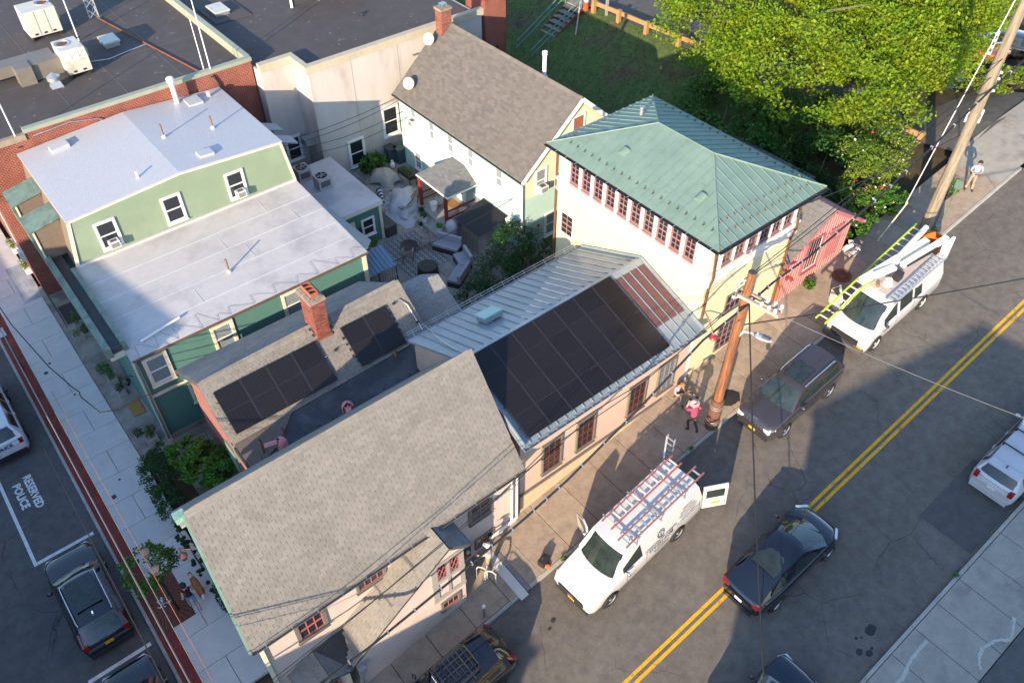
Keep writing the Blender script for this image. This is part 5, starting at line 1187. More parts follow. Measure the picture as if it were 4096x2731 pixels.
# ================================================================ VEHICLES
M_tyre = mat('tyre', (.018,.018,.018), .85, .15, 10); M_rim = mat('alloy', (.45,.45,.46), .3, .1, 8, metal=.7)
M_carglass = mat('car_glass', (.020,.030,.028), .04, .5, 2.5, spec=.7, space='obj'); M_plastic = mat('black_plastic', (.022,.022,.024), .6, .15, 8)
M_chrome = mat('chrome', (.6,.6,.62), .15, 0, metal=.9); M_headlamp = mat('headlamp', (.55,.57,.6), .1, .1, 6, spec=.8)
M_tail = mat('tail_lamp', (.20,.008,.010), .2, .1, 6, spec=.7); M_amber = mat('amber_lens', (.7,.22,.02), .3, .05, 4)
M_plate_y = mat('yellow_plate', (.62,.33,.02), .5, .05, 5); M_plate_w = mat('white_plate', (.6,.6,.6), .5, .05, 5)
def paint(name, c, rough=.22): return mat(name, c, rough, .03, 2, spec=.5, coat=.8, space='obj')
def arc_pts(P, Q, bow, n=7):
    """points from P to Q (mirror pair in y) bowed along x and z in the middle"""
    out = []
    for i in range(n):
        t = i/(n-1); q = V(P).lerp(V(Q), t); k = 1-(2*t-1)**2; out.append(q + V((bow[0]*k, 0, bow[1]*k)))
    return out
def grid_mesh(rows):
    mb = MB(); n = len(rows[0]); mb.add([p for r in rows for p in r], [(i*n+j, i*n+j+1, (i+1)*n+j+1, (i+1)*n+j) for i in range(len(rows)-1) for j in range(n-1)]); return mb
def sub_patch(a, b, c, d, u0, u1, v0, v1, off, n=(6,3), bow=(0,0)):
    """patch inside the quad a-b (bottom) d-c (top), offset along its normal"""
    a, b, c, d = V(a), V(b), V(c), V(d); nn = (b-a).cross(d-a).normalized()*off; rows = []
    for j in range(n[1]+1):
        v = v0+(v1-v0)*j/n[1]; row = []
        for i in range(n[0]+1):
            u = u0+(u1-u0)*i/n[0]; p = a.lerp(b,u).lerp(d.lerp(c,u), v); k = 1-(2*u-1)**2; row.append(p+nn+V((bow[0]*k,0,bow[1]*k)))
        rows.append(row)
    return grid_mesh(rows)
def wheel(t, x, y, r, w, side, rim=None):
    o = V((x, y, r)); ax = (0, side, 0)
    tr = mk('wheel', MB().lathe(o, [(r*.66,-w/2),(r*.95,-w/2),(r,-w*.3),(r,w*.3),(r*.95,w/2),(r*.68,w/2),(r*.66,w*.3)], 22, ax), M_tyre, parent=t, smooth=40, local=True)
    mk('rim', MB().lathe(o, [(.02,w*.34),(r*.16,w*.36),(r*.17,w*.30),(r*.6,w*.27),(r*.66,w*.42),(r*.69,w*.46),(r*.69,w*.2)], 22, ax), rim or M_rim, parent=tr, smooth=30, local=True)
    mb = MB()
    for k in range(5):
        a = 2*math.pi*k/5+.3; d = V((math.cos(a),0,math.sin(a))); e = V((-math.sin(a),0,math.cos(a)))
        mb.obox(o+d*r*.42+V((0,side*w*.30,0)), e*r*.085, d*r*.1, V((0,.004,0)))
    mk('rim_opening', mb, M_plastic, parent=tr, local=True)
def vehicle(name, label, cat, p, fwd, Ln, Wd, Ht, wbase, fo, pm, body, cab, wins, up=(0,0,1), wr=.35, group=None, plastic=True, rim=None, lights=True, plate=(None,None), mirrors=True, mcol=None):
    """body: stations (x from front, half-width, shoulder z, bottom z); cab: dict of greenhouse corner x and heights"""
    t = thing(name, label, cat, M=frame(p, fwd, up), group=group)
    X = lambda d: Ln/2 - d
    rows = []
    for d, w, zs, zb in body:
        half = [(w*.92,zb),(w*.99,zb+.12),(w,zb+.3*(zs-zb)+.05),(w,zs-.24*(zs-zb)),(w*.975,zs-.05),(w*.93,zs-.005),(w*.7,zs+.02),(w*.35,zs+.035),(0,zs+.04)]
        rows.append([V((X(d),-y,z)) for y, z in half] + [V((X(d),y,z)) for y, z in half[-2::-1]])
    mb = grid_mesh(rows); n = len(rows[0]); mb.add(rows[0], [tuple(range(n))]); mb.add(rows[-1], [tuple(range(n))[::-1]])
    bd = mk('body', mb, pm, parent=t, smooth=38, local=True)
    c = cab; hw, hr = c['wb'], c['wt']; zb_, zr = c['belt'], Ht
    ws0, ws1, rr1, rr0 = X(c['ws0']), X(c['ws1']), X(c['rw1']), X(c['rw0']); zc = c.get('cowl', zb_); zt = c.get('tailz', zb_)
    bowf = c.get('bow', .16); hr2 = c.get('wt2', hr*.96); zr2 = c.get('zr2', zr-.02)
    L = lambda x, w, z: [(x,w,z),(x,-w,z)]
    A0, A1 = V((ws0,hw,zc)), V((ws0,-hw,zc)); B0, B1 = V((ws1,hr,zr-.05)), V((ws1,-hr,zr-.05))
    C0, C1 = V((rr1,hr2,zr2-.05)), V((rr1,-hr2,zr2-.05)); D0, D1 = V((rr0,hw*c.get('rt',.96),zt)), V((rr0,-hw*c.get('rt',.96),zt))
    xm = (ws1+rr1)/2; M0, M1 = V((xm,hr*1.01,zr-.025)), V((xm,-hr*1.01,zr-.025))
    rows = [arc_pts(A0,A1,(bowf,.0)), arc_pts(A0.lerp(B0,.5),A1.lerp(B1,.5),(bowf*.9,.02)), arc_pts(B0,B1,(bowf*.45,.05)), arc_pts(B0.lerp(M0,.25)+V((0,0,.012)),B1.lerp(M1,.25)+V((0,0,.012)),(bowf*.2,.06)), arc_pts(M0,M1,(0,.06)), arc_pts(C0,C1,(-.06,.055)), arc_pts(C0.lerp(D0,.5),C1.lerp(D1,.5),(-.07,.03)), arc_pts(D0,D1,(-.07,.0))]
    mb = grid_mesh(rows)
    for s_ in (1, -1):
        top = [r_[0 if s_ > 0 else -1] for r_ in rows]; bot = [V((p_.x, s_*(hw if p_.x < 9 else hw), min(zb_, p_.z))) for p_ in top]
        for i in range(len(top)-1): mb.add([top[i],top[i+1],bot[i+1],bot[i]], [(0,1,2,3)])
    mk('cabin', mb, pm, parent=t, smooth=35, local=True)
    g = [[p_ + V((.01,0,.008)) for p_ in r_[:]] for r_ in rows[:3]]
    ins = lambda r_, f: [r_[0].lerp(r_[-1], f)] + r_[1:-1] + [r_[-1].lerp(r_[0], f)]
    w0, w1, w2 = ins(g[0],.04), ins(g[1],.045), ins(g[2],.05)
    w2 = [a.lerp(b,.1) for a, b in zip(w2,w1)]
    wsg = mk('windscreen', grid_mesh([w0,w1,w2]), M_carglass, parent=t, smooth=60, local=True)
    mb = MB()
    for yy in (.12, -.42): mb.beam(V((ws0+bowf*.8+.02,yy,zc+.02)), V((ws0+bowf*.6-.18,yy+.36,zc+.16)), .025, .02)
    mk('wiper', mb, M_plastic, parent=wsg, local=True)
    g = [[p_ + V((-.01,0,.008)) for p_ in r_] for r_ in rows[5:]]
    v0, v1, v2 = ins(g[0],.06), ins(g[1],.06), ins(g[2],.08); v0 = [a.lerp(b,.18) for a, b in zip(v0,v1)]; v2 = [a.lerp(b,.35) for a, b in zip(v2,v1)]
    if c.get('rearglass', True): mk('rear_window', grid_mesh([v0,v1,v2]), M_carglass, parent=t, smooth=60, local=True)
    for s_ in (1, -1):
        # side glass between belt and roof edge, cut by pillars
        for x0, x1 in wins:
            xa, xb = X(x0), X(x1); P = []
            for x in (xa, xb):
                if x > ws1: k = (ws0-x)/(ws0-ws1); zt_ = zc+(zr-.05-zc)*k; yt = hw+(hr-hw)*k
                elif x < rr1: k = (x-rr0)/(rr1-rr0); zt_ = zt+(zr2-.05-zt)*k; yt = hw*.97+(hr2-hw*.97)*k
                else: zt_ = zr-.04; yt = hr
                zbt = zb_+.035; ztp = max(zbt+.02, zt_-.07); f = (ztp-zb_)/max(.01, zt_-zb_); fb = .035/max(.01, zt_-zb_)
                P.append((V((x, s_*(hw+(yt-hw)*fb+.008), zbt)), V((x, s_*(hw+(yt-hw)*f+.008), ztp))))
            mk('side_window', MB().add([P[0][0],P[1][0],P[1][1],P[0][1]], [(0,1,2,3)]), M_carglass, parent=t, local=True)
        for x in (fo, fo+wbase):
            wx_ = X(x); w = Wd/2
            mk('wheel_arch', MB().lathe((wx_, s_*(w-.05), wr*.98), [(wr*1.16,0),(wr*1.16,.056),(wr*1.0,.058)], 22, (0,s_,0)), M_plastic, parent=t, local=True)
            wheel(t, wx_, s_*(w-.065), wr, .24, s_, rim)
        if mirrors:
            mk('mirror', MB().ell((X(c['ws0'])-.42, s_*(Wd/2+.10), zb_+.10), .07, .12, .085, 10, 6), mcol or pm, parent=t, smooth=60, local=True)
        mb = MB()
        for x in c.get('doors', []):
            mb.box(X(x)-.008, X(x)+.008, min(s_*(Wd/2-.001), s_*(Wd/2+.003)), max(s_*(Wd/2-.001), s_*(Wd/2+.003)), .35, zb_-.1)
        if mb.f: mk('door_seam', mb, M_plastic, parent=t, local=True)
        mb = MB()
        for x in c.get('handles', []): mb.obox((X(x), s_*(Wd/2+.012), zb_-.13), (.09,0,0), (0,.015,0), (0,0,.018))
        if mb.f: mk('door_handle', mb, pm, parent=t, local=True)
    f0, b0 = body[1], body[-2]
    if lights:
        for s_ in (1, -1):
            fz = body[0][2]; mk('headlight', MB().obox((X(.13), s_*(f0[1]*.84), fz-.02), V((.15,-s_*.075,-.03)), V((.02,s_*.14,0)), V((0,0,.085))), M_headlamp, parent=t, local=True)
            rz = c.get('tailz', zb_); mk('tail_light', MB().obox((X(Ln-.13), s_*(b0[1]*.86), min(rz-.05, 1.0)), V((.125,s_*.02,0)), V((0,.085,0)), V((.03,0,.11))), M_tail, parent=t, local=True)
    mb = MB(); fz = body[0][2]
    mb.obox((X(-.005), 0, fz-.17), (.02,0,0), (0,Wd*.28,0), (0,0,.10)); mk('grille', mb, M_plastic, parent=t, local=True)
    mb = MB(); mb.obox((X(.03), 0, .34), (.06,0,0), (0,body[0][1],0), (0,0,.11)); mb.obox((X(Ln-.03), 0, .38), (.06,0,0), (0,body[-1][1],0), (0,0,.13)); mk('bumper', mb, M_plastic if plastic else pm, parent=t, local=True)
    if plate[0]: mk('number_plate', MB().obox((X(-.035),0,.5), (.006,0,0), (0,.155,0), (0,0,.08)), plate[0], parent=t, local=True)
    if plate[1]: mk('number_plate', MB().obox((X(Ln+.02),0,c.get('platez',.78)), (.012,0,0), (0,.155,0), (0,0,.08)), plate[1], parent=t, local=True)
    return t, X
UPH = (-GR, 0, 1)
def on_street(x, y): return (x, y, gz(x)+RD)
def suv_body(Ln, Wd, hood=1.0, belt=1.05, fo=.9, cow=1.35, tail=1.05):
    w = Wd/2
    return [(0,w*.78,hood-.18,.32),(.06,w*.88,hood-.09,.24),(.22,w*.96,hood-.03,.22),(.6,w,hood+.02,.22),(cow,w,belt,.22),(Ln*.5,w,belt,.22),(Ln-.7,w,belt+.01,.22),(Ln-.25,w*.97,tail,.24),(Ln-.06,w*.9,tail-.08,.28),(Ln,w*.82,tail-.2,.36)]
F_DN, F_UP = (-1,0,-GR), (1,0,GR)

# --- dark grey SUV parked by the kerb
pj = paint('charcoal_paint', (.036,.032,.037)); t, X = vehicle('parked_suv', 'dark grey SUV with a sunroof parked by the kerb behind the wooden pole', 'car', on_street(23.67,10.27), F_DN, 4.82, 1.92, 1.74, 2.86, .9, pj,
    suv_body(4.82,1.92,1.08,1.16), dict(wb=.90,wt=.68,belt=1.16,cowl=1.17,ws0=1.28,ws1=2.02,rw1=4.35,rw0=4.72,tailz=1.12,doors=[1.45,2.35,3.3],handles=[2.15,3.1]), [(1.75,2.35),(2.42,3.28),(3.36,4.3)], UPH, .37, plate=(M_plate_y,None))
mk('sunroof', MB().box(X(3.2),X(2.25),-.42,.42,1.775,1.79), M_carglass, parent=t, local=True)
for s_ in (1,-1): mk('roof_rail', MB().tube([(X(2.3),s_*.62,1.73),(X(2.5),s_*.63,1.79),(X(4.0),s_*.63,1.79),(X(4.2),s_*.62,1.73)], .022, 6), M_chrome, parent=t, smooth=60, local=True)
mb = MB()
for i in range(7): y = -.42+.14*i; [mb.box(X(-.05),X(-.02),y-.05+a,y-.042+a,.86,1.0) for a in (0,.085)]; mb.box(X(-.05),X(-.02),y-.05,y+.043,.99,1.0); mb.box(X(-.05),X(-.02),y-.05,y+.043,.86,.87)
mk('grille_slot', mb, M_chrome, parent=t, local=True)
mb = MB(); put_text(mb, 'Jeep', .13, (X(.12),0,1.085), (0,-1,0), (-1,0,.1), bold=.004); mk('badge_lettering', mb, M_chrome, parent=t, local=True)

# --- black crossover driving up the street
pb = paint('gloss_black', (.004,.006,.012), .06); t, X = vehicle('moving_car', 'glossy black crossover driving on the yellow centre line', 'car', on_street(17.6,5.82), F_UP, 4.75, 1.92, 1.60, 2.89, .87, pb,
    [(0,.40,.60,.34),(.05,.58,.68,.24),(.16,.74,.77,.2),(.36,.87,.86,.2),(.75,.95,.95,.2),(1.25,.96,1.02,.2),(2.4,.96,1.04,.2),(3.6,.96,1.10,.2),(4.2,.93,1.12,.22),(4.5,.86,1.08,.26),(4.66,.76,.98,.3),(4.75,.62,.84,.38)],
    dict(wb=.87,wt=.60,belt=1.03,cowl=1.0,ws0=1.0,ws1=2.05,rw1=3.3,rw0=4.55,tailz=1.13,zr2=1.58,wt2=.59,rearglass=False,rt=.86,bow=.3,doors=[1.5,2.45,3.4],handles=[2.3,3.2]), [(1.55,2.45),(2.5,3.35),(3.42,4.0)], UPH, .36, plastic=False, plate=(None,M_plate_w), lights=False, mcol=M_plastic)
for s_ in (1,-1):
    mk('headlight', MB().obox((X(.28),s_*.76,.82), V((.2,-s_*.12,-.06)), V((.01,s_*.05,0)), (0,0,.05)), M_headlamp, parent=t, local=True)
    mk('tail_light', MB().obox((X(4.62),s_*.68,1.0), V((.10,s_*.06,.02)), V((-.03,s_*.13,0)), (0,0,.025)), M_tail, parent=t, local=True)
mk('glass_roof', grid_mesh([[V((X(2.2),y,1.625-.08*(y/.55)**2)) for y in (-.5,-.25,0,.25,.5)],[V((X(2.9),y,1.635-.08*(y/.55)**2)) for y in (-.5,-.25,0,.25,.5)],[V((X(3.6),y,1.60-.08*(y/.55)**2)) for y in (-.5,-.25,0,.25,.5)]]), M_carglass, parent=t, smooth=60, local=True)
# --- silver wagon
ps = paint('silver_paint', (.42,.44,.46), .3); t, X = vehicle('parked_wagon', 'silver wagon with black roof bars parked at the right kerb', 'car', on_street(27.55,2.42), F_UP, 4.62, 1.76, 1.575, 2.78, .95, ps,
    suv_body(4.62,1.76,.86,1.0,cow=1.1,tail=1.0), dict(wb=.84,wt=.62,belt=1.0,cowl=.98,ws0=.85,ws1=1.95,rw1=3.95,rw0=4.5,tailz=1.02,doors=[1.4,2.3,3.2],handles=[2.1,3.0]), [(1.3,2.25),(2.32,3.2),(3.28,4.0)], UPH, .32, plastic=False, plate=(None,M_plate_w))
for x in (2.3, 3.2): mk('roof_bar', MB().beam((X(x),-.68,1.66),(X(x),.68,1.66),.05,.03), M_plastic, parent=t, local=True)
mb = MB(); [mb.box(X(x)-.03,X(x)+.03,s_*.62-.03,s_*.62+.03,1.5,1.66) for x in (2.3,3.2) for s_ in (1,-1)]; mk('bar_foot', mb, M_plastic, parent=t, local=True)
mk('antenna_fin', MB().prism([(X(3.95),-.02,1.6),(X(4.1),-.02,1.58),(X(4.08),-.02,1.68)], (0,.04,0)), M_plastic, parent=t, local=True)
mk('spoiler', MB().obox((X(4.12),0,1.55), (.16,0,.03), (0,.58,0), (0,0,.02)), ps, parent=t, local=True)
# --- dark car at bottom right
t, X = vehicle('parked_hatchback', 'dark blue-black car at the bottom edge near the right kerb', 'car', on_street(12.7,2.75), F_UP, 4.5, 1.8, 1.55, 2.67, .9, paint('blue_black_paint', (.006,.010,.022), .12),
    suv_body(4.5,1.8,.95,1.0), dict(wb=.84,wt=.62,belt=1.0,cowl=1.0,ws0=1.1,ws1=1.9,rw1=3.8,rw0=4.35,tailz=1.0,doors=[1.4,2.3,3.2]), [(1.5,2.3),(2.36,3.2),(3.26,3.9)], UPH, .33, plastic=False)
# --- black SUV with a roof basket
t, X = vehicle('parked_suv', 'black SUV with a metal roof basket parked at the bottom kerb', 'car', on_street(5.75,10.22), F_DN, 4.65, 1.85, 1.69, 2.66, .95, paint('gloss_black', (.006,.007,.010)),
    suv_body(4.65,1.85,1.02,1.1), dict(wb=.88,wt=.66,belt=1.1,cowl=1.1,ws0=1.15,ws1=1.95,rw1=4.1,rw0=4.55,tailz=1.08,doors=[1.4,2.3,3.25],handles=[2.1,3.1]), [(1.6,2.3),(2.36,3.22),(3.3,4.15)], UPH, .36, plate=(None,M_plate_y))
bk = thing('roof_basket', 'black tubular cargo basket on the SUV roof at the bottom kerb', 'roof basket', M=frame(on_street(5.75,10.22), F_DN, UPH))
mb = MB()
for z in (1.82, 1.98):
    mb.tube([(X(2.15),-.52,z),(X(3.35),-.52,z),(X(3.45),-.42,z),(X(3.45),.42,z),(X(3.35),.52,z),(X(2.15),.52,z),(X(2.05),.42,z),(X(2.05),-.42,z),(X(2.15),-.52,z)], .018, 6)
for x in np.linspace(2.05,3.45,8):
    for s_ in (1,-1): mb.tube([(X(x),s_*.5,1.82),(X(x),s_*.52,1.98)], .012, 5)
mk('rim_tube', mb, M_plastic, parent=bk, local=True, smooth=60)
for x in np.linspace(2.2,3.3,7): mk('floor_tube', MB().tube([(X(x),-.52,1.82),(X(x),.52,1.82)], .014, 5), M_plastic, parent=bk, local=True)
for y in (-.3,0,.3): mk('floor_tube', MB().tube([(X(2.05),y,1.815),(X(3.45),y,1.815)], .014, 5), M_plastic, parent=bk, local=True)
mb = MB(); put_text(mb, 'THULE', .1, (X(2.0),-.2,1.9), (0,1,0), (-.3,0,1), bold=.004); mk('lettering', mb, M_plate_w, parent=bk, local=True)
for x in (2.4,3.1): mk('cross_bar', MB().beam((X(x),-.66,1.77),(X(x),.66,1.77),.05,.03), M_plastic, parent=bk, local=True)
# --- side street cars
pv = paint('black_blue_paint', (.010,.012,.016), .12)
t, X = vehicle('parked_suv', 'black SUV with panoramic roof in the marked bay beside the street tree', 'car', (-2.95,22.3,-.115), (0,1,0), 4.69, 1.9, 1.65, 2.86, .88, pv,
    suv_body(4.69,1.9,1.0,1.08), dict(wb=.89,wt=.68,belt=1.08,cowl=1.08,ws0=1.3,ws1=2.0,rw1=4.1,rw0=4.6,tailz=1.06,doors=[1.45,2.4,3.3],handles=[2.2,3.15]), [(1.7,2.38),(2.44,3.28),(3.34,4.2)], (0,0,1), .36, plate=(None,M_plate_y))
mk('glass_roof', MB().box(X(3.55),X(2.1),-.48,.48,1.70,1.715), M_carglass, parent=t, local=True)
for s_ in (1,-1):
    mk('roof_rail', MB().tube([(X(2.05),s_*.64,1.63),(X(2.2),s_*.65,1.70),(X(3.9),s_*.64,1.69),(X(4.05),s_*.62,1.62)], .024, 6), M_chrome, parent=t, smooth=60, local=True)
    mk('tail_light', MB().beam((X(4.25),s_*.74,1.5),(X(4.6),s_*.82,1.05),.06,.09), M_tail, parent=t, local=True)
mk('antenna_fin', MB().prism([(X(3.75),-.025,1.68),(X(4.0),-.025,1.66),(X(3.96),-.025,1.77)], (0,.05,0)), M_chrome, parent=t, local=True)
t, X = vehicle('parked_sedan', 'black car nosing in at the bottom left corner behind the bay line', 'car', (-2.9,16.35,-.115), (0,1,0), 4.6, 1.85, 1.5, 2.7, .9, pv,
    suv_body(4.6,1.85,.92,1.0), dict(wb=.86,wt=.62,belt=1.0,cowl=1.0,ws0=1.2,ws1=2.0,rw1=3.6,rw0=4.2,tailz=1.0,doors=[1.5,2.4]), [(1.6,2.4),(2.46,3.4)], (0,0,1), .33, plastic=False)
pw = paint('white_paint', (.62,.63,.64), .25)
t, X = vehicle('police_suv', 'white police SUV parked at the left edge', 'car', (-3.38,34.05,-.115), (0,1,0), 5.0, 2.0, 1.77, 2.86, .95, pw,
    suv_body(5.0,2.0,1.08,1.15,tail=1.1), dict(wb=.93,wt=.70,belt=1.15,cowl=1.15,ws0=1.35,ws1=2.1,rw1=4.45,rw0=4.9,tailz=1.12,doors=[1.5,2.45,3.4],handles=[2.25,3.2],platez=.66), [(1.75,2.4),(2.48,3.35),(3.42,4.4)], (0,0,1), .37, plate=(None,M_plate_w), mcol=M_plastic)
mb = MB(); put_text(mb, 'POLICE', .24, (X(5.03),0,.98), (0,-1,0), (0,0,1), bold=.01); mk('lettering', mb, paint('navy_paint', (.012,.025,.09)), parent=t, local=True)
mk('number_plate', MB().obox((X(5.02),0.35,.66), (.004,0,0), (0,.1,0), (0,0,.03)), M_plastic, parent=t, local=True)
mk('side_stripe', MB().box(X(4.4),X(.7),-1.003,-.995,.62,.82), paint('navy_paint', (.012,.025,.09)), parent=t, local=True)
# --- cars in the lot under the tree
for lb, x, y, z, col in (('red car in the parking lot behind the wooden pole',54.5,20.4,5.55,(.38,.012,.02)),('black car in the parking lot at the right edge',56.8,18.2,5.6,(.01,.011,.014)),('grey car half hidden under the tree in the parking lot',49.5,27.5,5.46,(.22,.23,.25))):
    vehicle('lot_car', lb, 'car', (x,y,z), (.25,-1,0), 4.5, 1.8, 1.5, 2.7, .9, paint('lot_paint_%d' % int(x), col), suv_body(4.5,1.8,.92,1.0), dict(wb=.85,wt=.62,belt=1.0,cowl=1.0,ws0=1.2,ws1=2.0,rw1=3.7,rw0=4.3,tailz=1.0,doors=[1.5,2.4]), [(1.6,2.4),(2.46,3.5)], (0,0,1), .33, plastic=False)

# ---------------------------------------------------------------- white electrician's van
pwv = paint('van_white', (.55,.55,.545), .3)
VN = on_street(14.02,10.05); FV = V((-1,-.045,-GR))
nvb = [(0,.80,.92,.42),(.05,.90,.98,.34),(.2,.97,1.04,.3),(.6,1.0,1.12,.28),(1.3,1.01,1.24,.28),(1.9,1.015,1.30,.28),(3,1.015,1.30,.28),(6.0,1.015,1.30,.3),(6.08,1.0,1.28,.34),(6.11,.97,1.2,.4)]
t, X = vehicle('electrician_van', 'white electrician van with ladders on its roof and its doors open', 'van', VN, FV, 6.11, 2.03, 2.13, 3.71, .98, pwv, nvb,
    dict(wb=.985,wt=.82,belt=1.30,cowl=1.26,ws0=1.42,ws1=2.08,rw1=6.0,rw0=6.1,tailz=1.3,wt2=.84,bow=.22,rt=.99,rearglass=False,doors=[1.9,2.95,4.35]), [(1.75,2.75)], UPH, .37, plate=(M_plate_y,None), mcol=M_chrome)
NV = t; NVX = X
Wn = lambda x, z, d=0: V((X(x), 1.017+d if z < 1.3 else 1.012-(z-1.3)*.175+d, z))
navy = mat('dark_lettering', (.02,.02,.035), .5)
mb = MB(); ux, uy = (-1,0,0), V((0,-.12,1))
def vt(s, size, x, z, **k): put_text(mb, s, size, Wn(x,z,.010), ux, uy if z > 1.3 else (0,0,1), **k)
vt('CONSOLIDATED HUDSON', .165, 3.72, 1.33, bold=.004, sx=.86); vt('914-591-0100', .235, 3.72, 1.12, bold=.008, sx=1.0)
for i, s in enumerate(('Licensed','Electrical Contractor','Bonded & Insured')): vt(s, .10, 3.75, .95-.105*i, bold=.002)
for i, s in enumerate(('GENERATORS','SPECIALTY LIGHTING','SMART HOME CONTROLS','SECURITY CAMERAS','ALL TYPES OF ELECTRICAL WORK')): vt(s, .10, 5.25, 1.75-.145*i, bold=.002, sx=.85)
for i, s in enumerate(('MAIN STREET','NEW YORK')): vt(s, .06, 2.25, .78-.08*i)
mk('lettering', mb, navy, parent=t, local=True)
# round emblem with a bolt
c = Wn(3.75,1.62,.012); e1, e2 = V((-1,0,0)), V((0,-.17,1)).normalized(); mb = MB(); n = 28
mb.add([c+e1*(.19*math.cos(6.2832*i/n))+e2*(.19*math.sin(6.2832*i/n)) for i in range(n)]+[c+e1*(.145*math.cos(6.2832*i/n))+e2*(.145*math.sin(6.2832*i/n)) for i in range(n)], [(i,(i+1)%n,n+(i+1)%n,n+i) for i in range(n)])
mb.add([c+e1*a+e2*b for a, b in ((.03,.12),(-.06,-.01),(0,-.01),(-.03,-.13),(.06,.02),(.0,.02))], [(0,1,2,5),(2,3,4,5)]); mk('emblem', mb, navy, parent=t, local=True)
mb = MB(); mb.obox((X(-.03),0,.78), (.02,0,0), (0,.62,0), (0,0,.13)); mk('grille', mb, M_plastic, parent=t, local=True)
mb = MB(); mb.obox((X(-.055),0,.80), (.01,0,0), (0,.12,0), (0,0,.06)); mk('emblem', mb, M_chrome, parent=t, local=True)
mb = MB(); [mb.box(X(x)-.006,X(x)+.006,s_*1.017-.003,s_*1.017+.003,.4,1.3) for x in (2.95,4.35,5.9) for s_ in (1,-1)]; mk('panel_seam', mb, M_ac_grill, parent=t, local=True)
# open rear doors and open front passenger door
def van_door(par, hinge, d, w, z0, z1, gz0, gz1, m, glass=True, name='open_door'):
    hinge, d = V(hinge), V(d).normalized(); nn = V((-d.y,d.x,0)); c = hinge+d*(w/2)
    q = mk(name, MB().obox(c+V((0,0,(z0+z1)/2)), d*(w/2), nn*.035, V((0,0,(z1-z0)/2))), m, parent=par, local=True)
    if glass: mk('pane', MB().obox(c+V((0,0,(gz0+gz1)/2)), d*(w/2-.12), nn*.04, V((0,0,(gz1-gz0)/2))), M_carglass, parent=q, local=True)
    return q
dr = van_door(t, (X(6.12),.98,0), (-.75,.5,0), .95, .45, 2.0, 1.2, 1.75, pwv)
van_door(t, (X(6.12),-.98,0), (-.75,-.5,0), .95, .45, 2.0, 1.2, 1.75, pwv)
mk('number_plate', MB().obox((X(6.12)-.42,1.30,.80), V((-.12,.08,0)), V((.02,.03,0)), (0,0,.07)), M_plate_y, parent=t, local=True)
mb = MB(); d = V((-.42,-1,0)).normalized(); h = V((X(1.95),-1.0,0)); mb.prism([h+V((0,0,.35)), h+d*1.0+V((0,0,.35)), h+d*1.05+V((0,0,1.2)), h+d*.35+V((0,0,1.95)), h+V((0,0,1.95))], V((-d.y,d.x,0))*.07); q = mk('open_door', mb, pwv, parent=t, local=True)
mb = MB(); nn = V((-d.y,d.x,0)); mb.prism([h+d*.1+V((0,0,1.25))-nn*.006, h+d*.92+V((0,0,1.25))-nn*.006, h+d*.36+V((0,0,1.86))-nn*.006, h+d*.1+V((0,0,1.86))-nn*.006], nn*.082); mk('pane', mb, M_carglass, parent=q, local=True)
mk('cargo_opening', MB().box(X(6.13),X(6.115),-.86,.86,.5,1.95), M_black_metal, parent=t, local=True)
# roof rack and ladders
mb = MB()
for x in (2.6,3.9,5.2): mb.beam((X(x),-.85,2.27),(X(x),.85,2.27),.05,.04); [mb.tube([(X(x),s_*.8,2.1),(X(x),s_*.8,2.27)], .02, 5) for s_ in (1,-1)]
mk('roof_rack', mb, M_tin, parent=t, local=True)
M_fg_red = mat('red_fibreglass', (.30,.085,.08), .55, .15, 6); M_fg_brown = mat('faded_red_fibreglass', (.22,.11,.09), .6, .2, 6); M_fg_green = mat('lime_fibreglass', (.38,.58,.02), .5, .1, 5); M_alu = mat('aluminium', (.55,.56,.57), .4, .15, 6, metal=.6); M_alu_w = mat('pale_rung', (.58,.56,.48), .6, .1, 6)
def ladder(label, M, a, b, w, n, rm, gm, group=None, rh=.07):
    t = thing('ladder', label, 'ladder', M=M, group=group); a, b = V(a), V(b); d = b-a; s = V((0,0,1)).cross(d).normalized()*(w/2)
    for k in (1, -1): mk('rail', MB().beam(a+s*k, b+s*k, .05, rh), rm, parent=t, local=True)
    for i in range(n): c = a.lerp(b, (i+.6)/(n+.2)); mk('rung', MB().beam(c-s, c+s, .065, .03), gm, parent=t, local=True)
    return t
Mv = frame(VN, FV, UPH)
ladder('red fibreglass ladder on the van roof on the pavement side', Mv, (X(2.35),-.42,2.34), (X(6.2),-.42,2.34), .46, 11, M_fg_red, M_alu_w)
ladder('faded red extension ladder on the van roof on the road side', Mv, (X(2.2),.48,2.34), (X(6.45),.48,2.34), .40, 13, M_fg_brown, M_alu)
sl = thing('step_ladder', 'short aluminium ladder sticking up from the open rear of the van', 'ladder', M=Mv)
mb = MB(); [mb.beam((X(6.5),-1.15+a,.9),(X(6.75),-1.15+a,2.5),.03,.06) for a in (-.17,.17)]; mk('rail', mb, M_alu, parent=sl, local=True)
for i in range(5): mk('rung', MB().beam((X(6.53+.05*i),-1.32,1.1+.3*i),(X(6.53+.05*i),-.98,1.1+.3*i),.04,.03), M_alu, parent=sl, local=True)
